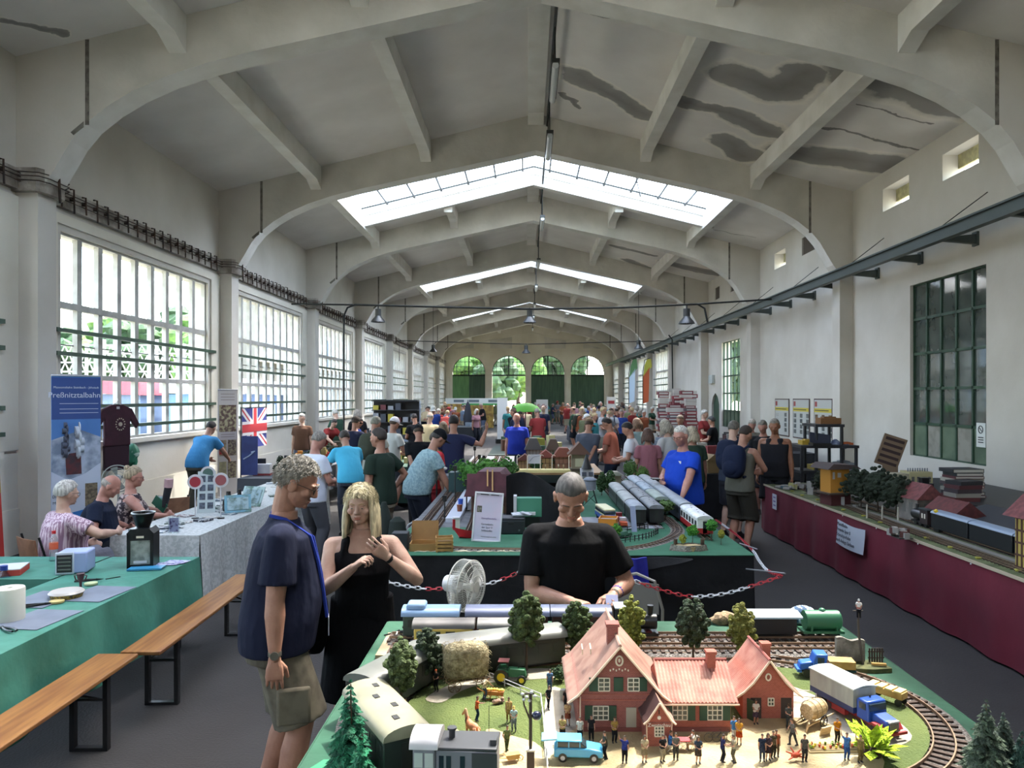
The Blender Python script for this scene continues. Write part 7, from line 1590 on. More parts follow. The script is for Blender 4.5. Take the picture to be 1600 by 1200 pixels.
t=thing('stone_ring','low stone ring with sandy centre and logs on the corner of the deck','model scenery',(1.32,5.98,ZM+.004))
m=MB();m.sheet(lambda u,v:((.14+.02*sin(u*40))*cos(u*2*pi)*(1-.1*v),(.07+.01*sin(u*37))*sin(u*2*pi)*(1-.1*v),.045*v),40,3,0,(0,0,.002));m.obj('stones',M('stone_ring','#6E6A62',.95,mix='#8A857A',scale=50,bump=.8,bscale=80),t);MB().cyl((0,0,.0),(0,0,.035),.07,n=20).ell((0,0,.036),(.12,.06,.008),20,6).obj('sand',sandm,t)
for x in(-.10,.12):MB().cyl((x,.03,0),(x,.03,.085),.016,n=10).obj('log',barkm,t)
t=thing('model_bench','red and white tiny bench set inside the front curve','model furniture',(.62,6.22,ZM+.004));MB().box(-.04,.04,-.02,.02,.03,.036).box(-.035,.035,.03,.04,.02,.025).obj('seat',redp,t)
for x in(-.035,.035):MB().box(x-.006,x+.006,-.02,.035,0,.045).obj('leg',wr,t)
tag(MB().ell((0,0,.03),(.10,.05,.04),12,8,fn=lambda d:1+.2*sin(d.x*8)*cos(d.y*9)).obj('dark_boat',M('boat_green','#1F4A38',.6),loc=(.82,6.5,ZM+.004)),'dark green model boat shape inside the fences','model boat')
# tower, scaffold, farther scenery
t=thing('water_tower','grey model water tower on thin trestle legs','model building',(.72,8.3,ZM+.004))
MB().cyl((0,0,.20),(0,0,.31),.07,n=16).ell((0,0,.31),(.078,.078,.03),16,6).obj('tank',M('tower_grey','#6E747E',.5),t)
for a in range(4):MB().tube([(.13*cos(a*pi/2+.7),.13*sin(a*pi/2+.7),0),(.05*cos(a*pi/2+.7),.05*sin(a*pi/2+.7),.2)],.006,5).tube([(.12*cos(a*pi/2+.7),.12*sin(a*pi/2+.7),.02),(.07*cos(a*pi/2+2.27),.07*sin(a*pi/2+2.27),.15)],.004,4).obj('leg',dkmetal,t)
t=thing('photo_board','tilted pale board with dark photographs and a black cone top','board',(.80,9.6,ZM+.004),R(8));MB().bx((0,0,.17),(.18,.01,.30),rx=-.3).obj('board',wr,t)
for i in range(6):MB().bx((-.045+.09*(i%2),-.012-.0*(i//2),.09+.075*(i//2)),(.06,.006,.05),rx=-.3).obj('photo',M('photo_dark','#3A3C44',.7),t)
MB().cyl((0,.05,.30),(0,.05,.5),.075,.004,n=14).obj('cone',bk,t)
t=thing('signal_house','tall beige model signal house with brown roof on the middle layout','model building',(.78,10.9,ZM+.004));MB().box(-.11,.11,-.1,.1,0,.42).obj('walls',M('house_beige','#7A6E58',.8),t);MB().prism([(-.17,.40),(.17,.40),(0,.58)],-.15,.15,'y').obj('roof',M('roof_brown','#5E4234',.8),t);MB().box(-.06,.06,-.103,-.1,.22,.34).obj('window',M('pane_pale','#A8A284',.5),t);MB().box(-.13,.13,-.12,.12,.17,.19).obj('balcony',M('balcony','#4A3C30',.8),t)
for i,(px,d,h,r_,c1,c2,lb)in enumerate(((735,9.6,.42,.2,'#5E9A3E','#38702A','bright leafy bush behind the maroon barn, left one'),(762,9.9,.46,.24,'#68A040','#3A6E28','bright leafy bush behind the maroon barn, middle one'),(790,10.2,.42,.2,'#5E9444','#34622A','bright leafy bush behind the barn, right one'),(720,10.2,.40,.18,'#4E8A3A','#2C5A22','leafy bush left of the maroon barn'),
            (868,12.0,.34,.17,'#2E5430','#1E3A20','dark green model trees behind the half timbered houses'),(892,12.4,.36,.18,'#2A4E2C','#1A341C','dark model woodland at the right of the sunny shelf'),(838,11.8,.30,.11,'#34602F','#204020','dark tree beside the white plan board'),(940,9.3,.30,.07,'#3E5E2C','#22391C','tall dark model tree left of the inner train, first'),(954,9.5,.30,.07,'#40622E','#24401E','tall dark model tree left of the inner train, second'),
            (985,11.0,.32,.12,'#5A7E3A','#38562A','leafy tree behind the little pavilion'),(1005,10.6,.26,.11,'#6A8A3E','#42602A','yellowish tree right of the little pavilion'))):
    model_tree(lb,((px-CX)*d/F,d,ZM+.004),h,'round',c1,c2,seed=60+i,r=r_,trunk=.1,name='model_bush' if i<4 else 'model_tree')
t=thing('model_pavilion','small pale model pavilion under the leafy trees','model building',(1.27,10.6,ZM+.004));MB().box(-.09,.09,-.07,.07,0,.12).obj('walls',M('house_beige','#7A6E58'),t);MB().prism([(-.13,.12),(.13,.12),(.05,.17),(-.05,.17)],-.11,.11,'y').obj('roof',M('pav_roof','#8A8878',.7),t)
t=thing('dark_planter','dark teal planter box before the bright bushes','box',(-.85,9.4+.3,ZM+.004));MB().box(-.16,.16,-.12,.12,0,.26).obj('box_body',M('planter_teal','#1F3F40',.6),t,bev=.006)
# sunny shelf with half timbered houses
table('far table carrying the sunny shelf with model houses',-.22,1.2,11.2,12.8,.99)
tag(MB().box(-.28,.72,11.25,11.5,.99,1.03).obj('sunny_shelf',M('shelf_sunlit','#D8CC8E',.8)),'cream board edge coloured as if in sunlight before the model houses','shelf board')  # pale yellow colour stands in for sunlight on the board edge
for i,(x,y,w,h,c,rf,lb)in enumerate(((-.02,11.9,.22,.24,'#8A6E4A','#5E342C','half timbered model house left of the plan board'),(.32,12.0,.26,.30,'#A08254','#7A3E34','half timbered model house with red roof in the middle'),(.12,12.5,.24,.46,'#6E6A64','#4E4C4C','grey model tower house behind'),(.46,12.6,.2,.44,'#77705E','#5A4A40','pale brown model tower house behind'),(.6,11.9,.28,.34,'#7E5A44','#7A4638','red brown model house at the right end'))):
    t=thing('model_house',lb,'model building',(x,y,.99));MB().box(-w/2,w/2,-.1,.1,0,h*.6).obj('walls',M('hw_'+c[1:],c,.8),t);MB().prism([(-w*.62,h*.58),(w*.62,h*.58),(w*.25 if i>1 else 0,h),(-w*.25 if i>1 else 0,h)],-.13,.13,'y').obj('roof',M('hr_'+rf[1:],rf,.8),t)
    m=MB()
    for k in range(5):m.box(-w/2+k*w/4.3,-w/2+k*w/4.3+.008,-.104,-.1,0,h*.6)
    for z in(.08,.16):m.box(-w/2,w/2,-.104,-.1,z,z+.008)
    m.obj('timber_frame',M('timber_dark','#4A3424',.8),t)
t=thing('plan_board','small white board with a drawn track plan','board',(.13,11.35,1.03));MB().bx((0,0,.16),(.20,.008,.14)).obj('board',wr,t);MB().tube([(-.08,-.006,.12),(-.02,-.006,.19),(.08,-.006,.21)],.003,4).obj('drawn_line',dkmetal,t);MB().box(-.003,.003,0,.006,0,.1).obj('post',wr,t)
for i,x in enumerate((-.14,.02,.22,.40,.66)):
    t=thing('model_street_lamp','thin cream model street lamp on the sunny shelf','model lamp',(x,11.33,1.03),group='cream street lamps on the sunny shelf');MB().cyl((0,0,0),(0,0,.21),.007,n=6).obj('pole',wfr,t);MB().tube([(0,0,.20),(.02,0,.23),(.05,0,.21)],.005,5).obj('arm',wfr,t)
for i,(x,y)in enumerate(((-.2,11.42),(.3,11.4),(.5,11.42),(.58,11.38))):fig('stand',800,900,180,['#D8D2C0','#B8A880','#C8C4B4','#A89878'][i],'#8A7C62','tiny pale figurine on the sunny shelf, %s'%['leftmost in front of the dark house','before the red roofed house','before the tower house','rightmost by the lamp'][i],sc=.05).location=(x,y,1.03)
t=thing('equipment_stand','black stand with tilted grey screen beside the pointing person','stand',(-1.38,10.6,0));MB().cyl((0,0,0),(0,0,1.15),.015,n=8).cyl((.08,.1,0),(.08,.1,1.1),.012,n=8).cyl((-.08,-.1,0),(-.08,-.1,1.1),.012,n=8).obj('legs',bk,t);MB().bx((.12,0,1.17),(.26,.2,.02),ry=.5).obj('screen',M('screen_grey','#8E9088',.4),t);MB().box(-.1,.1,-.1,.1,.0,.02).obj('foot',bk,t)
# ================================================================= LEFT SIDE: green tables, benches, lace table, banners
ZG=.75
def G(px,py,z=ZG):return PG(px,py,z)
gc=M('green_paper_cloth','#38796A',.7,mix='#306C5D',scale=4,bump=.35,bscale=9)
table('long beer table under the green cloth near the bench',-3.62,-2.88,3.2,6.42,ZG-.008);table('cross table under green cloth before the seated visitors',-6.2,-3.66,5.66,6.42,ZG-.008)
m=MB();cloth_box(m,-3.62,-2.86,3.15,6.44,ZG,.26,.035,.75,'RF',2)
tag(m.obj('green_tablecloth',gc,ang=60),'sea green plastic cloth on the long table along the bench','tablecloth')
tag(cloth_box(MB(),-6.2,-3.64,5.64,6.44,ZG+.002,.40,.02,.6,'F',7).obj('green_tablecloth',gc,ang=60),'sea green cloth on the cross table with the pale blue appliance','tablecloth')
woodb=M('bench_wood','#916839',.5,mix='#70492A',scale=3,lo=.35,hi=.65,stretch=(10,.7,4),detail=8)
for i,(ya,yb,xa,xb,lb)in enumerate(((4.83,6.95,-2.57,-2.57,'long orange brown wooden beer bench, the far one'),(2.55,4.80,-2.66,-2.62,'long orange brown wooden beer bench, the near one cut by the left edge'))):
    t=thing('beer_bench',lb,'bench',((xa+xb)/2,(ya+yb)/2,0),R(2 if i==0 else 1));L_=yb-ya
    MB().box(-.13,.13,-L_/2,L_/2,.45,.477).obj('bench_board',woodb,t,bev=.006);MB().box(-.05,.05,-L_/2+.15,L_/2-.15,.425,.45).obj('under_rail',dkmetal,t)
    for y in(-L_/2+.32,L_/2-.32):
        m=MB()
        for s in(-1,1):m.box(s*.10-.014,s*.10+.014,y-.02,y+.02,.0,.45)
        m.box(-.11,.11,y-.02,y+.02,0,.02).box(-.10,.10,y-.008,y+.008,.30,.315);m.tube([(-.10,y,.30),(0,y+.22*(-1 if y>0 else 1),.43)],.008,5).tube([(.10,y,.30),(0,y+.22*(-1 if y>0 else 1),.43)],.008,5)
        m.obj('leg_frame',bk,t)
# lace table
lace=M('lace_cloth','#A9AEAC',.9,mix='#BCC0BE',scale=28,lo=.47,hi=.53,detail=2,bump=.3,bscale=8)
table('long table under the lace cloth at the left',-4.18,-3.33,7.5,12.2,ZG-.008);tag(cloth_box(MB(),-4.20,-3.30,7.44,12.3,ZG,.05,.03,.33,'RFL',9).obj('lace_tablecloth',lace,ang=60),'pale grey lace cloth hanging over the long sales table','tablecloth')
table('second long display table beyond the lace table',-4.9,-3.95,12.6,18.0,ZG);tag(cloth_box(MB(),-4.92,-3.92,12.55,18.05,ZG+.006,.3,.02,.4,'RFL',12).obj('dark_tablecloth',M('cloth_grey_dark','#4A4E55',.9)),'dark grey cloth on the second long display table','tablecloth')
# items on the green tables
def on(px,py,z=ZG+.003):p=PG(px,py,z);return(p.x,p.y,z)
t=thing('model_lantern_stove','black lantern like metal model with funnel top on the green table corner','lantern',on(224,884),R(12));bg=M('lantern_black','#15171A',.3,.4)
MB().box(-.10,-.075,-.09,.09,0,.28).box(.075,.10,-.09,.09,0,.28).box(-.1,.1,.07,.09,0,.28).box(-.1,.1,-.09,.09,0,.02).box(-.1,.1,-.09,-.07,.0,.03).box(-.1,.1,-.09,-.07,.225,.28).obj('case_walls',bg,t);MB().box(-.075,.075,-.086,-.083,.03,.225).obj('glass_front',M('frosted_pane','#8E938C',.3,mix='#6A6F6A',scale=20),t)
MB().box(-.05,.05,-.088,-.084,.04,.06).obj('dial',wr,t);MB().box(-.028,.028,-.094,-.09,.245,.262).obj('name_plate',wfr,t);MB().prism([(-.105,.28),(.105,.28),(.07,.32),(-.07,.32)],-.095,.095,'y').obj('lid',bg,t)
MB().lathe([(.05,.32),(.055,.35),(.085,.44),(.09,.44),(.06,.35),(.052,.33)],n=22).obj('funnel',bg,t);MB().tube([(.088*cos(k*pi/12),.088*sin(k*pi/12),.44)for k in range(24)],.006,5,closed=True).obj('funnel_rim',M('rim_steel','#8A8C8E',.3,.7),t);MB().cyl((0,0,.43),(0,0,.455),.02,n=10).obj('knob',bg,t)
t=thing('small_air_cooler','pale blue and white cube shaped air cooler on the cross table','appliance',on(118,893),R(14));ab=M('cooler_blue','#8F9FC8',.4);aw=M('cooler_white','#B9C2D0',.35)
MB().box(-.11,.11,-.09,.12,.005,.17).obj('casing',ab,t,bev=.012);MB().box(-.112,.02,-.10,-.088,.0,.175).obj('front_frame',aw,t,bev=.006)
MB().box(-.10,.008,-.104,-.099,.018,.155).obj('grille_recess',M('grille_dark','#1C2024',.6),t)
for k in range(4):MB().bx((-.046,-.106,.04+k*.03),(.09,.004,.012),rx=.4).obj('louvre',M('louvre','#6A6E68',.5),t)
t=thing('water_bottle','clear plastic bottle with red label and red cap before the striped shirt','bottle',on(84,876));cl=glassy('clear_plastic',(.85,.9,.92,1),.15,.1)
MB().lathe([(.0,.002),(.032,.0),(.034,.02),(.034,.15),(.03,.18),(.014,.215),(.012,.23)],n=16).obj('bottle_body',cl,t);MB().lathe([(.0345,.10),(.0345,.155)],n=16).obj('label',M('label_orange','#C8583A',.5),t);MB().cyl((0,0,.23),(0,0,.255),.016,n=12).obj('cap',M('cap_red','#C0242C',.4),t)
t=thing('water_bottle','large blue capped water bottle at the left picture edge','bottle',on(6,932,.60));t.location.z=.48
MB().lathe([(.0,0),(.055,0),(.06,.03),(.06,.22),(.05,.27),(.022,.31),(.02,.325)],n=18).obj('bottle_body',glassy('blue_plastic',(.55,.68,.85,1),.15,.1),t);MB().cyl((0,0,.325),(0,0,.36),.027,n=14).obj('cap',M('cap_blue','#1F3E8E',.4),t)
t=thing('stool_under_bottle','dark stool carrying the blue capped bottle between the tables','stool',(t.location.x,t.location.y,0));MB().box(-.15,.15,-.15,.15,.45,.479).obj('seat',bk,t)
for a in(-1,1):
    for b in(-1,1):MB().box(a*.13-.012,a*.13+.012,b*.13-.012,b*.13+.012,0,.45).obj('leg',dkmetal,t)
tag(MB().lathe([(.0,.0),(.085,0),(.087,.02),(.087,.19),(.084,.20),(.02,.20),(.018,.19),(.0,.19)],n=28).obj('paper_roll',M('roll_white','#C8C9BE',.8),loc=on(14,968)),'big white paper towel roll at the left end of the green table','paper roll')
t=thing('red_box','flat red and white box on the cross table at the left edge','box',on(2,896),R(20));MB().box(-.2,.16,-.13,.13,0,.045).obj('box_body',M('box_red','#A8372E',.6),t);MB().box(-.2,.16,-.13,.13,.045,.052).obj('box_lid',M('box_white','#B9BEC2',.5),t)
matm=M('grey_mat','#5E6878',.7,mix='#687282',scale=5)
for i,(q,lb)in enumerate((([(128,928),(222,911),(172,936),(83,936)],'far'),([(62,925),(112,925),(70,948),(20,948)],'middle'),([(40,953),(125,951),(60,984),(5,984)],'near'))):
    P4=[G(*p,ZG+.004)for p in q];c=sum(P4,Vector())/4
    tag(MB().box(-.16,.16,-.2,.2,0,.003).obj('grey_place_mat',matm,loc=((c.x),c.y,ZG+.002),rz=R(-6)),'%s dark grey rectangular mat on the green table'%['farthest','middle','nearest'][i],'mat')
t=thing('cake_container','round food tub with patterned rim and clear lid on the green table','food tub',on(104,933));MB().lathe([(0,0),(.095,0),(.105,.03),(.103,.032),(.0,.03)],n=26).obj('tub',M('tub_pattern','#A89038',.6,mix='#4A4438',scale=60),t);MB().lathe([(.0,.05),(.10,.048),(.112,.036),(.108,.030)],n=26).obj('lid',M('lid_clear','#A9A6A0',.3),t)
t=thing('small_trophy','small dark double handled cup figure standing behind the round tub','trophy',on(126,922));MB().lathe([(.012,0),(.008,.03),(.01,.06),(.022,.09),(.026,.12),(.0,.115)],n=14).obj('cup',M('cup_brown','#4A3438',.5),t)
for s in(-1,1):MB().tube([(s*.022,0,.11),(s*.045,0,.105),(s*.035,0,.075),(s*.016,0,.07)],.005,5).obj('handle',M('cup_brown','#4A3438'),t)
for px,py,c,lb in((142,913,'#A8B48A','small pale green tape disc near the trophy'),(89,941,'#B5A66E','small ochre lid left of the round tub')):tag(MB().cyl((0,0,0),(0,0,.012),.045,n=22).obj('round_lid',M('lid_'+c[1:],c,.6),loc=on(px,py,ZG+.006)),lb,'lid')
def plier(px,py,a,lb,n='pliers'):
    t=thing(n,lb,'tool',on(px,py,ZG+.005),R(a))
    for s in(-1,1):MB().tube([(0,0,.008),(s*.014,-.05,.008),(s*.02,-.10,.008),(s*.012,-.14,.008)],.007,6).obj('handle',bk,t)
    MB().tube([(0,0,.008),(0,.05,.007)],[.009,.002],6).obj('jaw',dkmetal,t)
plier(70,945,-60,'dark long nosed pliers on the near end of the green table');plier(150,907,-70,'black scissors left of the lantern','scissors');plier(4,982,60,'black tool tip at the lower left of the green table','screwdriver')
tag(MB().tube([on(165,905),on(188,901)],.004,5).obj('thin_pencil',bk),'thin dark pencil beside the scissors','pencil')
tag(MB().bx((0,0,.008),(.26,.12,.014)).obj('blue_booklet',M('booklet_blue','#2E7FA8',.4),loc=on(229,889,ZG+.004),rz=R(10)),'bright blue booklet before the black lantern','booklet')
for px,py,a in((262,881,15),(276,878,-5)):tag(MB().box(-.09,.09,-.06,.06,0,.003).obj('printed_sheet',M('sheet_print','#A9ACC4',.6,mix='#6E6A9A',scale=30,lo=.5,hi=.55),loc=on(px,py,ZG+.005+.003*(px>270)),rz=R(a)),'violet printed paper sheet right of the lantern, %s one'%('upper' if px>270 else 'lower'),'paper')
# plastic bag at the lower left
tag(MB().ell((0,0,0),(.13,.12,.30),22,16,fn=lambda d:1+.10*sin(d.x*11+d.z*6)*cos(d.y*9)+.06*sin(d.z*17)).obj('plastic_bag',M('bag_white','#B4BCC8',.4,mix='#98A6BC',scale=6,bump=.8,bscale=10),loc=(-2.93,3.78,.42)),'white plastic bag hanging at the table edge at the lower left','bag')
# banners
def banner(name,label,x0,y0,x1,y1,z0,z1,mat,cat='banner',base=True,lean=0,tk=.006):
    d=Vector((x1-x0,y1-y0,0));w=d.length;t=thing(name,label,cat,((x0+x1)/2,(y0+y1)/2,0),atan2(d.y,d.x))
    t.rotation_euler=(lean,0,atan2(d.y,d.x));MB().box(-w/2,w/2,-tk/2,tk/2,z0,z1).obj('printed_sheet',mat,t);MB().cyl((-w/2,0,z1),(w/2,0,z1),.012,n=8).obj('top_rail',M('alu','#A9ABAD',.3,.8),t)
    if base:MB().box(-w/2-.01,w/2+.01,-.06,.06,0,.07).obj('base',M('alu','#A9ABAD'),t);MB().cyl((0,.03,.06),(0,.03,z1),.008,n=8).obj('pole',dkmetal,t)
    return t,w
navy_b=M('banner_navy','#2E4A86',.6);sky_b=M('banner_sky','#2F74B8',.6,mix='#3C82C4',scale=2);snow=M('banner_snow','#A9B6C8',.7,mix='#6E7E92',scale=5,lo=.4,hi=.6,detail=8)
a,b=at(80,9.3),at(157,9.75);t,w=banner('rollup_banner','blue roll-up banner with a steam train photo and the word Preßnitztalbahn',a[0],a[1],b[0],b[1],.08,2.42,sky_b)
MB().box(-w/2,w/2,-.006,-.004,1.82,2.40).obj('printed_title_field',navy_b,t);MB().box(-w/2,w/2,-.0065,-.004,.95,1.86).obj('printed_photo',snow,t)
MB().prism([(-w/2,1.86),(w/2,1.86),(w/2,1.62),(.05,1.72),(-w/2,1.60)],-.0075,-.0065,'y').obj('printed_sky',M('print_sky','#4A7AB8',.6),t)
MB().prism([(-.12,1.15),(.06,1.15),(.05,1.38),(0,1.43),(-.09,1.42),(-.13,1.35)],-.009,-.0075,'y').obj('printed_locomotive',M('print_loco','#3A2C34',.6,mix='#5A2A2E',scale=9),t)
m=MB();rnb=random.Random(9)
for k in range(16):m.cyl((-.12+rnb.uniform(-.06,.05),-.009,1.40+k*.026),(-.12,-.0075,1.40+k*.026),rnb.uniform(.03,.055),n=10)
m.obj('printed_dark_smoke',M('print_smoke','#4A5060',.7),t)
m=MB()
for k in range(12):m.cyl((.02+rnb.uniform(-.05,.07),-.0083,1.42+k*.03),(.02,-.0075,1.42+k*.03),rnb.uniform(.05,.08),n=10)
m.obj('printed_white_smoke',M('print_steam','#B9C2CC',.7),t)
MB().prism([(-w/2,.95),(w/2,.95),(w/2,1.28),(.1,1.15),(-.1,1.08),(-w/2,1.2)],-.0088,-.0075,'y').obj('printed_snow',M('print_snow','#B9C4D4',.7),t)
MB().prism([(-w/2,.08),(w/2,.08),(w/2,.72),(-.05,.66),(-w/2,.50)],-.0088,-.0065,'y').obj('printed_blue_field',sky_b,t);MB().prism([(-w/2,.50),(-.05,.66),(-w/2,.95)],-.008,-.0065,'y').box(-w/2,w/2,-.0078,-.0065,.66,.96).obj('printed_white_field',M('print_white','#B4BDCC',.7),t)
MB().box(.10,w/2-.04,-.0098,-.009,.72,1.02).obj('printed_small_photo',M('print_sepia','#4E4638',.7,mix='#7A6E58',scale=30),t);MB().box(w/2-.16,w/2-.05,-.0098,-.009,.36,.48).obj('printed_emblem',M('print_white','#B4BDCC'),t)
wl=M('letters_pale','#C9D2E2',.6);text('banner_title','Preßnitztalbahn',wl,t,(-.02,-.008,2.17),(pi/2,0,0),.098,.001);text('banner_line','Museumsbahn Steinbach - Jöhstadt',wl,t,(.0,-.008,2.27),(pi/2,0,0),.038,.001)
text('banner_line','Dampf in',ink,t,(-.19,-.0098,.88),(pi/2,0,0),.05,.001);text('banner_line','Mittelsachsen',ink,t,(-.14,-.0098,.80),(pi/2,0,0),.05,.001)
for z in(2.06,1.99,1.94):MB().box(-w*.34,w*.45,-.0075,-.006,z,z+.006).obj('printed_line',wl,t)
a,b=at(-52,7.7),at(10,8.05);t,w=banner('rollup_banner','red and yellow banner cut by the left picture edge',a[0],a[1],b[0],b[1],.08,2.1,M('banner_red','#A8302A',.6));t.rotation_euler=(0,R(-3),t.rotation_euler.z)
MB().prism([(-w/2,1.1),(w/2,1.1),(w/2,1.55),(-w/2,2.09)],-.006,-.004,'y').obj('printed_yellow_field',M('banner_yellow','#A88A3A',.6),t);MB().box(w/2-.16,w/2-.03,-.006,-.004,.75,.92).obj('printed_white_box',M('print_white','#B4BDCC'),t)
a,b=at(340,15.2),at(371,15.55);t,w=banner('rollup_banner','tall white banner with photographs between the first two windows',a[0]-.0,a[1],b[0],b[1],.08,2.30,M('banner_white','#BDB9B2',.7));w_=w*.86
for z0,z1,c in((1.42,1.98,'#5E4A3E'),(.92,1.25,'#7E6E5E'),(.45,.8,'#8E8A6A')):MB().box(-w_/2,w_/2 if c=='#5E4A3E' else-.03,-.006,-.004,z0,z1).obj('printed_photo',M('photo_'+c[1:],c,.7,mix='#A8A27A',scale=14,lo=.45,hi=.6),t)
for z0,z1 in((.92,1.25),(.45,.8)):MB().box(.0,w_/2,-.006,-.004,z0,z1).obj('printed_photo',M('photo_mix','#8A8468',.7,mix='#5A4C44',scale=20,lo=.45,hi=.55),t)
MB().box(-w_/2,-w_/4,-.0065,-.004,.95,1.1).obj('printed_red_mark',M('print_red','#9E2C28',.7),t)
for z in(2.2,2.14,2.08,1.36,1.31):MB().box(-w_*.4,w_*.4,-.006,-.004,z,z+.012).obj('printed_line',M('print_line','#8A8078',.8),t)
# flag + poster
t=thing('union_flag','red, white and blue union flag hanging before the second window','flag',(-5.55,15.05,1.52));fw_,fh_=1.36,.80
fb,fwh,frd=M('flag_blue','#232E7A',.8),M('flag_white','#C6C6CC',.8),M('flag_red','#B02A34',.8)
def flagq(poly,mat,off,nm):
    m=MB();n=len(poly);vs=[]
    for u,v in poly:vs.append((off+.0,u*fw_-fw_/2+0,v*fh_-fh_/2))
    m.prism([(u*fw_-fw_/2,v*fh_-fh_/2)for u,v in poly],off-.001,off,'x');return m.obj(nm,mat,t,ang=0)
flagq([(0,0),(1,0),(1,1),(0,1)],fb,0,'blue_field')
for q in([(0,0),(.09,0),(1,.86),(1,1),(.91,1),(0,.14)],[(0,1),(.09,1),(1,.14),(1,0),(.91,0),(0,.86)]):flagq(q,fwh,.003,'white_saltire')
for q in([(0,0),(.04,0),(.5,.44),(.5,.5)],[(1,1),(.96,1),(.5,.56),(.5,.5)],[(0,1),(0,.94),(.46,.5),(.5,.5)],[(1,0),(1,.06),(.54,.5),(.5,.5)]):flagq(q,frd,.006,'red_saltire')
flagq([(.40,0),(.60,0),(.60,1),(.40,1)],fwh,.009,'white_cross');flagq([(0,.33),(1,.33),(1,.67),(0,.67)],fwh,.0095,'white_cross')
flagq([(.44,0),(.56,0),(.56,1),(.44,1)],frd,.012,'red_cross');flagq([(0,.40),(1,.40),(1,.60),(0,.60)],frd,.0125,'red_cross')
tag(MB().cyl((-5.56,15.05-.7,0),(-5.56,15.05-.7,1.95),.012,n=8).cyl((-5.56,15.05-.7,1.93),(-5.56,15.05+.7,1.93),.01,n=8).cyl((-5.56,15.05-.7,0),(-5.56,15.05-.7,.02),.12,n=16).obj('flag_stand',dkmetal),'thin dark stand carrying the union flag','stand')
t=thing('blue_poster','dark blue poster with a white sea wave below the union flag','poster',(PT(390,760,12.9).x,12.9,ZG+.01),R(12));MB().bx((0,0,.36),(.27,.012,.68),rx=-.06).obj('board',M('poster_blue','#1C2C62',.5,mix='#2A3E7A',scale=3),t);MB().bx((0,-.012,.22),(.26,.004,.12),rx=-.06).obj('printed_coast',M('poster_dark','#18203A',.6,mix='#6E7E96',scale=12),t);MB().tube([(-.1,-.02,.30),(.0,-.02,.36),(.09,-.026,.44),(.03,-.026,.42)],.012,5).obj('printed_wave',M('poster_white','#9AA8C0',.6),t)
# T-shirt hanging on the window rails
t=thing('hanging_tshirt','maroon t-shirt with round print hanging on a hanger at the window rail','garment',(-6.70,12.05,0),R(62));mr=M('maroon_cloth','#3E1C2A',.9,mix='#331722',scale=6,bump=.3,bscale=10)
MB().prism([(-.22,1.35),(.22,1.35),(.22,1.78),(.33,1.62),(.38,1.70),(.25,1.95),(.10,2.02),(-.10,2.02),(-.25,1.95),(-.38,1.70),(-.33,1.62),(-.22,1.78)],-.03,.03,'y').obj('shirt_front',mr,t,bev=.012);MB().prism([(-.2,.95),(.2,.95),(.21,1.36),(-.21,1.36)],-.02,.05,'y').obj('lower_garment',M('maroon_dark','#2C1420',.9),t,bev=.01)
m=MB()
for k in range(14):a=k*2*pi/14;m.bx((.04+.075*cos(a),-.034,1.70+.095*sin(a)),(.022,.004,.018),ry=-a)
m.obj('printed_ring',M('print_cream','#B5A998',.8),t);MB().ell((.04,-.034,1.70),(.035,.003,.035),12,6).obj('printed_heart',M('print_cream','#B5A998'),t);MB().bx((.0,-.034,1.97),(.05,.006,.04)).obj('neck_label',wr,t);MB().tube([(-.2,0,1.95),(0,0,2.06),(.2,0,1.95)],.006,5).tube([(0,0,2.06),(0,-.04,2.10),(0,.0,2.13)],.004,5).obj('hanger',wr,t)
tag(MB().ell((0,0,.0),(.16,.12,.2),16,12,fn=lambda d:1+.14*sin(d.x*7+d.z*5)).obj('green_bag',M('bag_green','#1F6B4E',.5,mix='#B9D0C0',scale=9,lo=.62,hi=.68),loc=(-6.72,12.45,1.16)),'green and white bag on the sill below the maroon t-shirt','bag')
t=thing('floor_fan','grey round desk fan behind the person with the hair bun','fan',(at(184,9.3)[0],9.3,0),R(20));fgm=M('fan_grey','#8E9490',.4)
for r_ in(.17,.13,.09,.05):MB().tube([(r_*cos(k*pi/16),-.04,1.12+r_*sin(k*pi/16))for k in range(32)],.004 if r_<.17 else.008,4,closed=True).obj('cage_ring',fgm,t)
MB().cyl((0,-.05,1.12),(0,.06,1.12),.04,n=14).obj('fan_hub',fgm,t);MB().cyl((0,.04,.02),(0,.04,1.1),.012,n=8).cyl((0,.04,0),(0,.04,.02),.15,n=20).obj('stand',fgm,t)
for k in range(4):MB().sheet(lambda u,v:((.03+.12*u)*cos(k*pi/2+.6*v),-.02+.03*v,1.12+(.03+.12*u)*sin(k*pi/2+.6*v)),4,4,0,(0,.002,0)).obj('fan_blade',M('fan_blade_grey','#6E7672',.3),t)
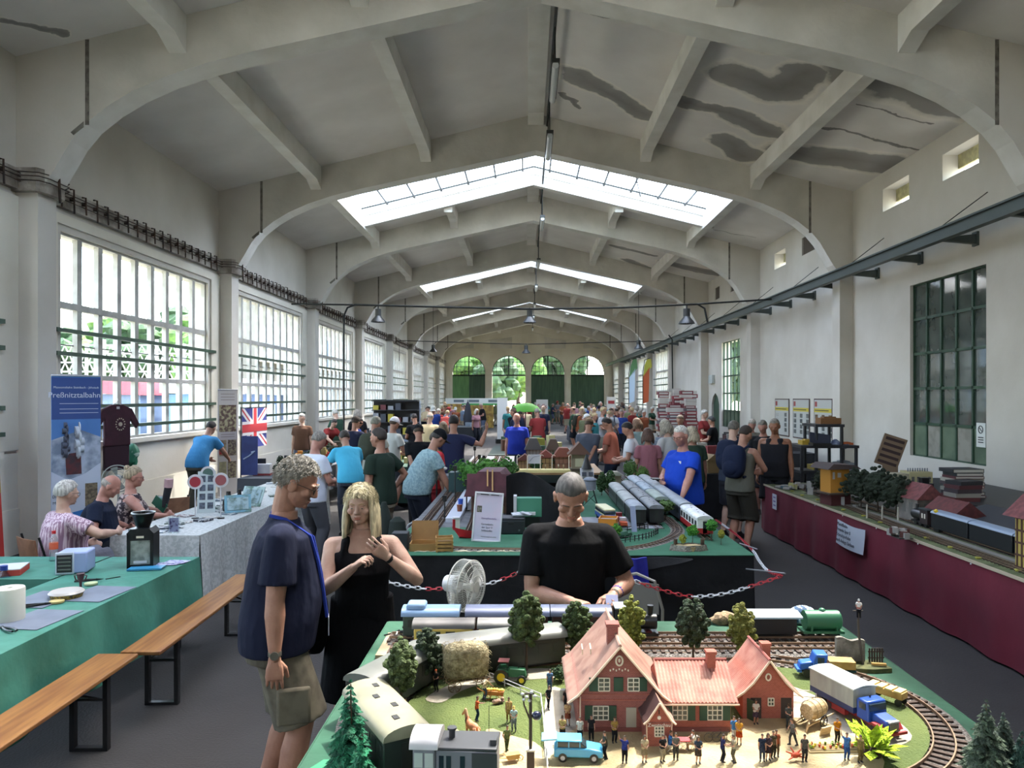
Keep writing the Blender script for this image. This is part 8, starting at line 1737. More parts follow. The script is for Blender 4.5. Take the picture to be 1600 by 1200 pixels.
# goods on the lace table
rg=random.Random(33)
t=thing('photo_collage_stand','tilted white collage board with dark photographs on the lace table','display board',on(322,802),R(18));MB().bx((0,.05,.25),(.20,.008,.50),rx=-.22).obj('board',M('board_pale','#A8B4B4',.6),t)
for i in range(8):MB().bx((-.045+.09*(i%2),.012+.0*i,.09+.105*(i//2)),(.065,.006,.075),rx=-.22).obj('photo',M('photo_dk','#4E5866',.6,mix='#2E343E',scale=30),t).location.y=.022*(i//2)
for px,py,h,c,lb in((305,790,.42,'#8E2230','signal disc with red centre and white rim, the left one'),(325,780,.47,'#3E5A52','signal disc with green centre and white rim'),(345,790,.44,'#8A4A4C','signal disc with faded red centre, the right one')):
    t=thing('signal_disc',lb,'signal disc',on(px,py+20),R(15));MB().cyl((0,0,0),(0,0,h-.08),.007,n=8).obj('handle',wr,t);MB().cyl((0,.006,h),(0,-.004,h),.085,n=26).obj('rim',wr,t);MB().cyl((0,-.004,h),(0,-.008,h),.06,n=24).obj('centre',M('disc_'+c[1:],c,.5),t);MB().cyl((0,0,0),(0,0,.01),.04,n=16).obj('foot',bk,t)
for px,py,lb in((357,800,'black stout bottle on the lace table, the tall one'),(374,796,'black stout bottle on the lace table, the short one')):
    k=1 if px<360 else.8;t=thing('black_bottle',lb,'bottle',on(px,py));MB().lathe([(0,0),(.065*k,0),(.07*k,.05),(.065*k,.14),(.03*k,.19),(.025*k,.25),(0,.25)],n=18).obj('bottle_body',M('bottle_black','#1B1C1E',.25),t);MB().box(-.03,.03,-.072*k,-.066*k,.04,.09).obj('label',M('bottle_label','#5A5650',.6),t)
for px,py,w,h,c,lb,a in((372,788,.30,.22,'#5E8FA0','open picture book with blue green cover leaning on the lace table',25),(391,778,.32,.26,'#9DB4B0','pale green framed picture tilted on the lace table',-18),(247,775,.12,.12,'#B9A2A0','pink can shaped holder behind the glasses display',0)):
    t=thing('tilted_picture',lb,'picture',on(px,py+14),R(a));MB().bx((0,.04,h/2),(w,.01,h),rx=-.45).obj('card',M('card_'+c[1:],c,.5,mix='#4A6A58',scale=9,lo=.45,hi=.6),t);MB().bx((0,.032,h/2),(w*.8,.01,h*.7),rx=-.45).obj('picture_field',M('pic_in','#8AA3A8',.5,mix='#3E5A4A',scale=12),t)
t=thing('clear_stand','clear leaflet holder with violet leaflets at the near end of the lace table','leaflet holder',on(272,832),R(8));MB().box(-.05,.05,-.03,.03,0,.16).obj('holder',cl,t);MB().box(-.042,.042,-.015,.01,.01,.15).obj('leaflets',M('leaflet_violet','#9A9CB8',.5,mix='#5E4E7A',scale=30,lo=.5,hi=.6),t)
t=thing('christmas_sock','dark and pink knitted sock with green leaf on the lace table edge','sock',on(262,800),R(-15));MB().tube([(.02,0,.40),(.01,0,.30)],.05,10).obj('pink_cuff',M('sock_pink','#A88A8C',.9),t);MB().tube([(.01,0,.30),(-.01,-.02,.15),(-.02,-.03,.06)],[.045,.04,.03],10).obj('dark_leg',M('sock_dark','#17181C',.9),t);MB().bx((-.08,-.04,.10),(.20,.01,.12),ry=.6).obj('green_leaf',M('leaf_green','#1F5A44',.6),t)
names=[('magazine','magazine'),('postcard_stack','postcards'),('booklet','booklet'),('cd_case','case')]
cls=['#6E7A86','#8E9696','#3A4652','#A9ABA6','#4E5E54','#7A6A62','#2B303A','#8A93A2','#B4B0A6','#5E3A3E']
for i in range(40):
    y=7.6+i*.115;x=-3.45-rg.random()*.65;n_,c_=names[i%4];w,d,h=rg.uniform(.12,.24),rg.uniform(.09,.16),rg.uniform(.004,.03)
    tag(MB().box(-w/2,w/2,-d/2,d/2,0,h).obj(n_,M('goods_'+cls[i%10][1:],cls[i%10],.5,mix='#C2C4C2',scale=26,lo=.52,hi=.6),loc=(x,y,ZG+.002+.001*(i%3)),rz=rg.uniform(-.5,.5)),'flat %s lying among the wares on the lace table'%c_,c_,group='flat %s wares on the lace table'%c_)
for i in range(26):
    y=12.8+i*.2;x=-4.05-rg.random()*.75;w,h=rg.uniform(.1,.2),rg.uniform(.06,.2);c=rg.choice(['#2E333A','#7A6A3A','#8E2E2A','#C9C9C4','#4E5E7A','#A8762E','#23262A','#5E7A4A'])
    t=tag(MB().box(-w/2,w/2,-w*.35,w*.35,0,h).box(-w*.3,w*.3,-w*.2,w*.2,h,h*1.25).obj('model_kit_box',M('kit_'+c[1:],c,.6),loc=(x,y,ZG+.008),rz=rg.uniform(-.4,.4)),'small boxed item on the second long display table','box',group='boxed wares on the second display table')
t=thing('white_container','white plastic box with dark red base on the second display table','box',(PT(411,745,13.1).x,13.1,ZG+.008),R(6));MB().box(-.14,.14,-.1,.1,.03,.2).obj('box_body',wr,t,bev=.01);MB().box(-.15,.15,-.11,.11,0,.03).obj('red_base',M('base_red','#7E2A2E',.5),t);MB().bx((-.02,0,.25),(.14,.02,.09)).obj('black_card',bk,t)
t=thing('brass_model','ochre model locomotive kit right of the white container','model train',(PT(447,752,13.2).x,13.2,ZG+.008),R(4));MB().box(-.14,.14,-.05,.05,.02,.1).obj('body',M('ochre_kit','#A8762E',.5),t);MB().lathe([(.03,.1),(.025,.16),(.01,.2),(0,.2)],n=12).obj('dome',M('cream_kit','#B9B08A',.5),t);MB().box(-.16,.16,-.06,.06,0,.02).obj('base',dkmetal,t)
# upright model signals / dark structures on the tables behind the light blue shirt
for i in range(10):
    x,y=-4.8+rg.random()*.8,13+i*.5;model_tree('dark little model tree in the row on the second display table',(x,y,ZG+.008),rg.uniform(.2,.35),'round','#33452E','#222E20',seed=90+i,r=.07,trunk=.2,group='dark model trees on the second display table')
# ================================================================= RIGHT SIDE: red table layout, posters, shelves
ZR=.74;RX0,RX1,RY0,RY1=3.83,5.35,3.9,11.95
redc=M('dark_red_cloth','#671529',.85,mix='#561022',scale=1.6,lo=.35,hi=.65,bump=.25,bscale=5)
for i in range(3):table(['table under the near part of the red cloth','table under the middle of the red cloth','table under the far part of the red cloth'][i],RX0+.02,RX1,RY0+i*2.68+.03,RY0+(i+1)*2.68-.03,ZR-.01)
tag(cloth_box(MB(),RX0,RX1,RY0,RY1,ZR-.002,.02,.018,.7,'LFB',5).obj('dark_red_cloth',redc,ang=60),'long dark red cloth hanging from the layout table on the right','tablecloth')
t=thing('layout_board','long grassy layout board on the red table','scenery board',(0,0,0));MB().box(RX0-.01,RX1,RY0,RY1,ZR,ZR+.012).obj('board',M('dull_grass','#4A5232',.95,mix='#5E6640',scale=7,bump=.7,bscale=60),t);MB().box(RX0-.02,RX0-.008,RY0,RY1,ZR-.012,ZR+.014).obj('pale_edge_strip',M('edge_strip','#A89A84',.8),t)
MB().box(RX0+.42,RX1,RY0+.1,RY1-.1,ZR+.012,ZR+.016).obj('dark_yard',M('dark_yard','#3C3A36',.95,mix='#4E4A42',scale=12),t);MB().box(RX0+.27,RX0+.34,RY0+.1,9.6,ZR+.012,ZR+.026).obj('pale_path',M('pale_path','#76726A',.9),t)
zt=ZR+.016
for i,x in enumerate((RX0+.13,RX0+.21,RX0+.47,RX0+.62)):track(['nearest track along the red table edge','second track along the red table edge','track carrying the black train','inner yard track of the right layout'][i],None,zt-.002,path=[Vector((x,RY0+.1,0)),Vector((x,8,0)),Vector((x+(.25 if i<2 else 0),11.6,0))],step=.05,bed=False)
pw=M('wagon_roof_blue','#7E8C9E',.5)
for(y0,y1,lb)in((7.68,7.05,'black coach with pale blue roof right behind the black engine'),(7.02,6.40,'second black coach with pale blue roof'),(6.37,5.75,'third black coach at the right picture edge')):coach(lb,(RX0+.47,y0),(RX0+.47,y1),zt,W=.15,Hb=.15,z0=.035,body='#14171A',roof='#7E8C9E',nwin=0,rh=.03,roofm=pw,side=-1)
t=thing('model_locomotive','black steam engine with dark cab roof leading the black coaches','model train',(RX0+.47,7.93,zt),R(90));MB().cyl((-.02,0,.11),(.2,0,.11),.055,n=18).obj('boiler',bk,t);MB().box(-.17,-.02,-.07,.07,.04,.19).obj('cab',M('cab_dark_red','#2A1A1A',.6),t);MB().box(-.19,0,-.085,.085,.19,.2).obj('cab_roof',M('cab_roof_teal','#2C3436',.5),t);MB().cyl((.16,0,.15),(.16,0,.22),.018,n=10).obj('chimney',bk,t);MB().box(-.17,.2,-.05,.05,.03,.05).obj('underframe',bk,t)
for x in(-.1,0,.1):MB().cyl((x,-.055,.03),(x,.055,.03),.03,n=14).obj('wheelset',bk,t)
for y in(-.0711,):
    for x in(-.12,-.07):MB().box(x-.012,x+.012,.0705,.0720,.1,.15).obj('window',wfr,t)
def mh(label,px,d,w,l,hw_,hr,wall,roof,rz=0,x=None,z=None,name='model_house',**k):
    X=x if x is not None else(px-CX)*d/F;t=thing(name,label,'model building',(X,d,zt if z is None else z),R(rz))
    MB().box(-w/2,w/2,-l/2,l/2,0,hw_).obj('walls',M('wl_'+wall[1:],wall,.85,mix='#%02x%02x%02x'%tuple(int(int(wall[i:i+2],16)*.85)for i in(1,3,5)),scale=9),t,ang=0);MB().prism([(-w*.6,hw_-.01),(w*.6,hw_-.01),(0,hw_+hr)],-l/2-.03,l/2+.03,'y').obj('roof',M('rf_'+roof[1:],roof,.8,mix='#%02x%02x%02x'%tuple(int(int(roof[i:i+2],16)*.8)for i in(1,3,5)),scale=20),t,ang=0)
    MB().prism([(-w/2,hw_-.01),(w/2,hw_-.01),(0,hw_+hr-.02)],-l/2,l/2,'y').obj('gable',M('wl_'+wall[1:],wall),t,ang=0)
    for s in(-1,1):
        for q in(-.25,.1):MB().box(s*w/2-.003,s*w/2+.003,q*l,q*l+.06,hw_*.35,hw_*.8).obj('window',M('pane_grey','#5E5C58',.3),t)
    for q in(-.25,.15):MB().box(q*w,q*w+.05,-l/2-.003,-l/2+.003,hw_*.35,hw_*.8).obj('window',M('pane_grey','#5E5C58',.3),t)
    return t
mh('tall grey model house with faded red roof on the right layout',1437,8.35,.30,.34,.26,.16,'#77706A','#6E3A3A',8)
mh('low red roofed model shed behind the roundhouse',1490,7.7,.34,.45,.14,.15,'#4A4644','#5A2626',4,z=ZR+.05)
t=thing('model_roundhouse','wide black roofed model roundhouse with arched doors on the right layout','model building',(4.95,7.0,zt),R(0));brf=M('tar_roof','#2A2C32',.7)
MB().box(-.42,.40,-.75,.85,0,.13).obj('walls',M('roundhouse_wall','#3E3A3A',.85),t,ang=0);MB().prism([(-.46,.12),(.42,.12),(.42,.15),(.0,.24),(-.46,.15)],-.8,.9,'y').obj('black_roof',brf,t,ang=0)
for k in range(6):MB().prism([(-.7+k*.2,0),(-.7+k*.2,.08),(-.65+k*.2,.10),(-.6+k*.2,.08),(-.6+k*.2,0)],-.424,-.42,'x').obj('arched_door',M('arch_pale','#7E7A74',.7),t)
mh('red roofed model hall behind the roundhouse at the right',1573,6.05,.30,.34,.12,.12,'#2E2E32','#5E2428',3,x=4.98,z=zt+.235)
t=thing('half_timbered_house','yellow half timbered model tower house cut by the right edge','model building',(4.22,6.0-.55,zt),R(5));x0=(1592-CX)*5.9/F;t.location=(x0+.17,5.9,zt)
MB().box(-.1,.2,-.14,.14,0,.42).obj('walls',M('timber_yellow','#A8924A',.8),t);MB().prism([(-.17,.42),(.27,.42),(.05,.62)],-.2,.2,'y').obj('roof',M('rf_6E3A3A','#6E3A3A',.8),t)
m=MB()
for k in range(6):m.box(-.1+k*.055,-.1+k*.055+.014,-.146,-.14,0,.42);m.box(-.106,-.1,-.14+k*.05,-.126+k*.05,0,.42)
for z in(0,.1,.2,.3,.40):m.box(-.106,.2,-.146,-.14,z,z+.016).box(-.107,-.1,-.14,.14,z,z+.016)
m.obj('timber_frame',M('timber_brown','#4A2E24',.8),t)
t=thing('signal_tower','orange model signal tower on a dark red base with white door','model building',((1305-CX)*9.55/F,9.55,zt),R(12));MB().box(-.14,.14,-.12,.12,0,.16).obj('base_walls',M('tower_red','#4A1F22',.8),t);MB().box(-.15,.12,-.12,.1,.16,.47).obj('upper_walls',M('tower_orange','#B07A2A',.7),t);MB().box(-.2,.2,-.17,.17,.145,.165).obj('balcony',M('balcony','#4A3C30'),t);MB().prism([(-.24,.47),(.24,.47),(.16,.52),(-.16,.54)],-.2,.2,'y').obj('roof',M('tower_roof','#3E3230',.8),t)
MB().box(-.0,.05,-.123,-.12,0,.11).obj('door',wr,t);MB().box(-.05,.0,-.123,-.12,.36,.42).obj('round_sign',wr,t);MB().box(-.12,-.09,-.123,-.12,.34,.43).obj('window',wr,t)
for i,(px,d,h,r_,lb)in enumerate(((1345,9.2,.52,.26,'big dark model tree behind the orange tower'),(1372,8.9,.56,.28,'big dark model tree in the middle of the grove'),(1400,8.6,.50,.25,'big dark model tree left of the grey house'),(1285,10.4,.36,.16,'dark model tree left of the orange tower'))):model_tree(lb,((px-CX)*d/F,d,zt),h,'round','#26331F','#182214',seed=70+i,r=r_,trunk=.15)
for i in range(4):d=8.5+i*.3;tag(MB().cyl((0,0,0),(0,0,.16),.012,.008,n=8).obj('birch_stem',M('birch','#9E988A',.8),loc=((1352+i*17-CX)*(8.6)/F-.05,8.45-.1*i,zt)),'pale birch stem before the dark grove','model tree',group='pale birch stems before the dark grove')
t=thing('model_crane','yellow model crane arm beside the roundhouse','model vehicle',((1470-CX)*7.6/F,7.6,zt));MB().bx((0,0,.12),(.03,.03,.24),ry=-.5).obj('jib',yl_,t);MB().box(-.05,.05,-.05,.05,0,.05).obj('base',bk,t)
for i,(px,d,c,w,l,h,lb)in enumerate(((1408,7.3,'#4A2620',.14,.2,.12,'brown red model tender with load in the yard'),(1432,8.6,'#8A8C90',.16,.16,.07,'pile of pale boats and bits in the yard'),(1232,11.2,'#3E5E66',.3,.3,.06,'small teal model pond scene at the far end'),(1246,11.1,'#8E8A5A',.2,.1,.12,'yellowish model ship shape at the far end'),(1278,10.6,'#1A1C1E',.3,.25,.2,'black model shed left of the orange tower'),(1345,9.3,'#6E6A5E',.2,.1,.04,'grey rubble patch with white dots before the birches'))):
    t=thing('yard_pile',lb,'model scenery',((px-CX)*d/F,d,zt),R(10*i))
    for k in range(7):MB().bx((rg.uniform(-w/2,w/2),rg.uniform(-l/2,l/2),h*(.3+.08*k)*.8),(w*.35,l*.35,h*.5),rz=k).obj('piece',M('pile_%s_%d'%(c[1:],k%2),c if k%2 else '#8E8A84',.8),t)
    MB().box(-w/2,w/2,-l/2,l/2,0,.01).obj('base',M('dark_yard','#3C3A36'),t)
for i in range(14):
    y=5+i*.45;tag(MB().ell((0,0,.008),(.03,.02,.012),8,5,fn=lambda d:1+.2*sin(d.x*9)).obj('grass_tuft',M('tuft_yellow','#8E8A3A',.9),loc=(RX0+.07+.02*(i%3),y,ZR+.012)),'yellow grass tuft along the board edge','grass tuft',group='yellow grass tufts on the board edge')
for i in range(7):tag(MB().ell((0,0,0),(.006,.008,.008),8,6).obj('white_pin',wr,loc=(RX0-.024,4.6+i*.85,ZR-.02)),'white pin holding the red cloth','pin',group='white pins along the red cloth')
# papers on the red cloth
t=thing('paper_notice','white paper notice with dark print pinned on the red cloth','notice',(RX0-.07,8.55,.52),-pi/2);t.rotation_euler=(R(-4),0,-pi/2)
MB().sheet(lambda u,v:(-.36+.72*u,.004*sin(u*7+v*3),.15-.28*v-.02*sin(u*3)),12,6,0,(0,.002,0)).obj('paper_sheet',M('notice_paper','#A9AEB8',.7),t)
for i,s in enumerate(('Modellbahn-','Freunde Spur II','Schmalspurbahn','nach Anlage Sachsen')):text('notice_line',s,ink,t,(-.33,-.012,.105-i*.062),(pi/2,0,0),.058,.001,'LEFT')
t=thing('paper_notice','small white paper strip pinned at the far end of the red cloth','notice',(RX0-.05,11.2,.55),-pi/2);MB().box(-.09,.09,-.002,.002,-.11,.12).obj('paper_sheet',M('notice_paper','#A9AEB8'),t)
for z in(.06,.0,-.06):MB().box(-.05,.05,-.004,-.002,z,z+.02).obj('printed_mark',inkv,t)
# posters on the right wall
yb=M('poster_yellow','#B8A832',.6);rp_=M('poster_red','#8E3A38',.6);pp_=M('poster_paper','#A9AAA4',.6);brn=M('poster_frame','#4A3836',.6)
for i,(xa,xb,ya,lb)in enumerate(((1212,1234,701,'left one of three tall framed posters on the right wall'),(1240,1266,704,'middle one of three tall framed posters on the right wall'),(1273,1302,711,'right one of three tall framed posters on the right wall'))):
    y1,y0=XR*F/(xa-CX),XR*F/(xb-CX);w=abs(y1-y0);zc=H-(623-CY)*y0/F;z0_=1.02;h=zc-z0_
    t=thing('framed_poster',lb,'poster',(XR-.01,(y0+y1)/2,z0_),-pi/2);MB().box(-w/2,w/2,-.012,0,0,h).obj('frame',brn,t);MB().box(-w/2+.04,w/2-.04,-.016,-.012,.03,h-.03).obj('poster_sheet',pp_,t)
    MB().box(-w/2+.04,w/2-.04,-.019,-.016,h*.68,h*.77).obj('yellow_band',yb,t);MB().box(-w/2+.08,-w/2+.22,-.019,-.016,h*.81,h*.93).obj('red_logo',rp_,t);MB().box(-w/2+.08,w/2-.2,-.0205,-.019,h*.715,h*.735).obj('printed_line',ink,t)
    for r_ in range(4):
        for c in range(3 if i else 2):
            if i==0 and c==0:
                for q in range(3):MB().box(-w/2+.1,-w/2+.34,-.018,-.016,h*(.14+.13*r_)+.03*q,h*(.14+.13*r_)+.03*q+.008).obj('printed_line',M('print_line','#8A8078'),t)
                continue
            cx_=-w/2+.18+(w-.3)*c/(2 if i else 1.2);MB().box(cx_-.09,cx_+.09,-.018,-.016,h*(.12+.135*r_),h*(.12+.135*r_)+h*.10).obj('printed_photo',M('poster_photo','#3E4448',.6,mix='#6A6A62',scale=14)if i<2 or r_<2 else M('poster_photo_b','#6A4E2E',.6,mix='#3A3020',scale=14),t)
# black shelves of equipment behind the red table
t=thing('black_shelf_unit','stepped black plastic shelf unit behind the red table','shelf',(5.02,12.45,0));S2=M('shelf_black','#1A1C22',.5)
def post(x,y,h):MB().cyl((x,y,0),(x,y,h),.028,n=10).obj('shelf_post',S2,t)
for x in(-.21,.21):
    for y in(-.25,.25):post(x,y,1.68)
for x in(-.45,.45):
    for y in(-.25,.25):post(x,y,1.33)
for z,x0,x1 in((1.65,-.24,.24),(1.30,-.48,.48),(.88,-.48,.48),(.4,-.48,.48)):MB().box(x0,x1,-.3,.3,z,z+.045).obj('shelf_board',S2,t)
def item(px,py,d,w,h,dp,c,lb,nm='box',cat='box',mi=None):p=PT(px,py,d);return tag(MB().box(-w/2,w/2,-dp/2,dp/2,0,h).box(-w*.3,w*.3,-dp*.3,dp*.3,h,h*1.18).obj(nm,M('item_'+c[1:],c,.6,mix=mi),loc=(p.x,p.y,p.z)),lb,cat)
item(1294,664,12.45,.34,.12,.25,'#6E4A26','brown wooden model building on the top shelf','model_building','model building');item(1264,697,12.45,.3,.10,.2,'#A88A2A','yellow box on the left shelf step');item(1322,697,12.45,.16,.06,.2,'#B0561E','orange tool case on the right shelf step');item(1280,735,12.45,.3,.1,.3,'#8E7A2E','ochre boxes on the lower shelf');item(1318,735,12.45,.25,.14,.3,'#7E8286','grey models on the lower shelf')
t=thing('tilted_screen','dark tilted laptop like screen in front of the shelf','screen',(PT(1281,700,12.2).x,12.2,1.385));MB().bx((0,0,.07),(.34,.02,.18),rx=-.4,ry=.15).obj('screen',M('screen_dark','#262C3E',.3),t);MB().box(-.15,.15,-.1,.1,-.04,0).obj('base',bk,t)
tag(MB().sheet(lambda u,v:(-.13+.26*u,-.12+.24*v,.08*sin(u*5)*sin(v*3)),12,6,0,.01).obj('folded_cloth',M('cloth_navy_white','#4A5470',.9,mix='#8E98A8',scale=8),loc=(PT(1308,690,12.45).x,12.4,1.36)),'crumpled blue grey cloth on the shelf','cloth')
# counter with models behind the layout (long board), tilt tray, model buildings, books
t=thing('wall_counter','black topped counter along the right wall behind the layout','counter',(6.35,8.3,0));MB().box(-.92,.55,-3.0,3.6,.80,.84).obj('counter_top',S2,t);MB().box(-.88,.5,-2.9,3.5,0,.80).obj('counter_body',M('counter_dark','#1F2226',.8),t)
zc=.84
def cpt(px,d):return((px-CX)*d/F,d,zc)
t=thing('tray_of_figures','brown wooden type case tray with compartments leaning at the wall','display tray',cpt(1378,12.0),R(-20));t.location=(5.82,11.75,zc+.2);brw=M('tray_brown','#6A5642',.7)
MB().bx((0,0,.24),(.34,.10,.50),ry=.32).obj('tray',brw,t);MB().box(-.12,.1,-.06,.06,-.2,.06).obj('support_block',brw,t)
for k in range(5):MB().bx((0+.03*(k-2),-.055,.24+.09*(k-2)),(.28,.012,.045),ry=.32).obj('compartment',M('tray_dark','#2E1C1C',.8),t)
t=thing('model_station','cream model station building row with tiny figures on its roof','model building',cpt(1417,11.0));t.location=(5.66,11.0,zc);MB().box(-.30,.0,-.12,.12,0,.17).obj('long_wing',M('cream_wing','#A09A80',.8,mix='#8A8470',scale=12),t);MB().box(.0,.34,-.14,.14,0,.2).obj('main_house',M('cream_house','#A8A078',.8),t)
for k in range(4):MB().box(.03+k*.08,.07+k*.08,-.143,-.14,.05,.13).obj('window',M('pane_grey','#5E5C58'),t)
for k in range(9):MB().bx((.02+k*.036,-.05,.225),(.012,.012,.05)).obj('roof_figure',M('figure_grey','#6A6E78',.7),t)
t=thing('small_steam_model','small black steam engine model on the counter','model train',(5.58,10.3,zc),R(0));MB().box(-.1,.1,-.05,.05,.02,.1).obj('body',bk,t);MB().box(-.06,.04,-.045,.045,.1,.17).obj('cab',bk,t);MB().box(-.075,.055,-.06,.06,.17,.18).obj('cab_roof',bk,t);MB().box(-.1,.1,-.04,.04,0,.02).obj('wheels',dkmetal,t)
# stacked books / model boxes
zz=zc;cb_=['#5A2A2A','#2E2A2C','#8E8A80','#6E3430','#3A3034','#9A958A','#4E2428','#2A2C30','#1E1E22']
for i in range(9):
    h=.032+.008*(i%3);w=.42-.02*(i%4);c=cb_[i]
    tag(MB().box(-w/2,w/2,-.15,.15,0,h).box(-w/2+.01,w/2-.01,-.151,-.15,.006,h-.006,1).obj('boxed_model',[M('bk_'+c[1:],c,.6),M('bk_pale','#A8A49A',.7)],loc=(5.74+.01*(i%2),9.67+.02*(i%3),zz),rz=.03*(i%3)),'%s flat box, number %s from the bottom of the tall counter stack'%({'#5A2A2A':'dark red','#2E2A2C':'black','#8E8A80':'grey','#6E3430':'rust','#3A3034':'plum','#9A958A':'pale','#4E2428':'wine','#2A2C30':'charcoal','#1E1E22':'jet black'}[c],['one','two','three','four','five','six','seven','eight','nine'][i]),'box');zz+=h+.001
zz=zc
for i in range(5):
    h=.05;c=cb_[(i*2)%9];tag(MB().box(-.16,.16,-.13,.13,0,h).obj('boxed_model',M('bk_'+c[1:],c,.6),loc=(5.50+.008*i,9.3,zz),rz=.05*i),'dark box in the lower stack left of the tall box stack, layer %s'%['one','two','three','four','five'][i],'box');zz+=h+.001
# things beyond: dark tables behind the blue polo / right aisle
table('dark covered table in the right aisle',2.78,3.5,13.0,16.6,.78);tag(cloth_box(MB(),2.76,3.52,12.98,16.62,.786,.02,.02,.4,'LFR',15).obj('black_tablecloth',blackc),'black cloth on the table in the right aisle','tablecloth')
for i in range(16):
    c=rg.choice(['#2E4436','#6E5A3A','#8E7A52','#3A3E42','#4A5A3E']);w,h=rg.uniform(.15,.3),rg.uniform(.1,.25)
    tag(MB().box(-w/2,w/2,-.1,.1,0,h).prism([(-w*.6,h),(w*.6,h),(0,h*1.5)],-.12,.12,'y').obj('model_cottage',M('cot_'+c[1:],c,.8),loc=(2.95+.4*rg.random(),13.2+i*.2,.79),rz=rg.uniform(-.4,.4)),'small model cottage on the black table in the right aisle','model building',group='model cottages on the black table')
t=thing('wall_exit_sign','small pale box lamp on the right wall above the arched door','lamp',(XR-.06,29.3,2.85));MB().box(-.05,.06,-.3,.3,-.16,.16).obj('lamp_box',M('lamp_box','#A8B0AE',.4),t)
# ================================================================= BACKGROUND STALLS
# white header board with green underside at the far left
t=thing('stall_header','long white header board of a sales stall at the far left','stall sign',((743-CX)*50/F,50,0));w=47*50/F
MB().box(-w,w,-.1,.1,1.55+.12,2.05).obj('header_board',M('header_white','#C6CAC4',.6),t);MB().box(-w*.45,w*1.02,-.12,-.1,1.58,1.70).obj('green_strip',M('strip_green','#3E8E4A',.6),t)
for x in(-w*.55,-.1,w*.6):MB().box(x-.35,x+.35,-.115,-.1,1.78,1.95).obj('printed_mark',M('print_grey','#5E6A70',.7),t)
for x in(-w,w):MB().cyl((x,0,0),(x,0,2),.04,n=8).obj('post',dkmetal,t)
t=thing('stall_back_wall','warm yellow back wall of the far stall under the header','stall wall',((735-CX)*51/F,51,0));MB().box(-1.8,1.6,-.05,.05,0,1.7).obj('panel',M('panel_yellow','#B89A4A',.7,mix='#8A6A3A',scale=4),t)  # yellow panel mottled with brown
t=thing('closed_parasol','closed dark parasol standing above the crowd at the left','parasol',((731-CX)*36/F,36,0));MB().lathe([(.03,.2),(.2,.7),(.22,1.1),(.12,1.7),(.10,1.78),(.02,1.92)],n=12).obj('folded_canopy',M('parasol_dark','#1F222C',.8),t);MB().cyl((0,0,0),(0,0,2.0),.02,n=8).obj('pole',dkmetal,t)
t=thing('green_parasol','bright green open parasol above the crowd before the gateway','parasol',((821-CX)*27/F,27,0))
MB().loft([[(r_*cos(k*pi/8),r_*sin(k*pi/8),z)for k in range(16)]for r_,z in((.02,1.93),(.25,1.90),(.45,1.80),(.58,1.62),(.57,1.60),(.42,1.76),(.0,1.88))]).obj('canopy',M('parasol_green','#5CA83C',.7),t);MB().cyl((0,0,0),(0,0,1.95),.02,n=8).obj('pole',dkmetal,t)
t=thing('stall_sign',"white sign with red letters Ed's on the dark green gate",'sign',((847-CX)*40/F,40,1.0));MB().box(-.32,.32,-.02,.02,-.1,1.0).obj('board',M('sign_white','#BDB9B2',.7),t);text('sign_word',"Ed's",M('sign_red','#8E2A2A',.7),t,(0,-.03,.62),(pi/2,0,0),.34,.004);MB().box(-.02,.02,0,.04,-1,.0).obj('post',dkmetal,t)
t=thing('stall_sign','small white sign with red mark at the right of the end wall','sign',((955-CX)*48/F,48,1.0));MB().box(-.3,.3,-.02,.02,.1,1.15).obj('board',M('sign_white','#BDB9B2'),t);MB().box(-.2,.2,-.03,-.02,.7,.9).obj('printed_mark',M('sign_red','#8E2A2A'),t);MB().box(-.02,.02,0,.04,-1,.1).obj('post',dkmetal,t)
# beach flags
for px,d,z1,c1,c2,lb in((988,40,4.2,'#9FB4CC','#3E6A44','pale blue feather flag with green tip at the right'),(1010,38,4.1,'#B5562E','#A8A83E','orange and yellow feather flag at the right')):
    t=thing('feather_flag',lb,'flag',((px-CX)*d/F,d,0),R(15));MB().tube([(-.2,0,0),(-.2,0,3.4),(-.1,0,z1-.05),(.2,0,z1+.05)],.02,6).obj('pole',dkmetal,t)
    MB().prism([(-.18,1.8),(.12,1.9),(.16,3.4),(.18,3.7),(-.18,3.2)],-.01,.01,'y').obj('flag_cloth',M('ff_'+c1[1:],c1,.7),t);MB().prism([(-.18,3.2),(.30,3.7),(.25,z1),(.05,z1),(-.1,3.8)],-.01,.01,'y').obj('flag_tip',M('ff_'+c2[1:],c2,.7),t)
# stacks of model boxes at the right wall (count them)
cc=['#8E3A40','#A9A49E','#6E2C34','#B9B4AC','#7E4A4A','#5E5A5E'];wd=['red','white','wine red','pale','rosy','grey']
rb=random.Random(12);nb=0
for col in range(9):
    x=5.1+.22*(col%3)*1.3;d0=25.4+col*.32;hcol=.75+.75*sin(pi*(col+.6)/9.2)
    z=.9
    while z<.9+hcol:
        h=rb.uniform(.09,.16);k=rb.randrange(6);w=rb.uniform(.34,.46)
        tag(MB().box(-w/2,w/2,-.15,.15,0,h-.004).box(-w*.4,w*.4,-.153,-.15,h*.25,h*.7,1).obj('model_box',[M('mb_%d'%k,cc[k],.6),M('mb_label','#B4B0AA',.6)],loc=(x+rb.uniform(-.03,.03)+.35*(col%2),d0,z),rz=rb.uniform(-.08,.08)),'%s model box in the high stacks at the right wall'%wd[k],'box',group='%s model boxes stacked at the right wall'%wd[k]);z+=h;nb+=1
table('table carrying the high stacks of model boxes',4.85,6.4,25.1,28.3,.895)
t=thing('black_shelf_unit','black shelf with dark goods at the left wall behind the beige shirt','shelf',((618-CX)*24/F,24,0));
MB().box(-.75,.75,.15,.2,0,2.05).obj('back_panel',M('shelf_black','#1A1C22'),t)
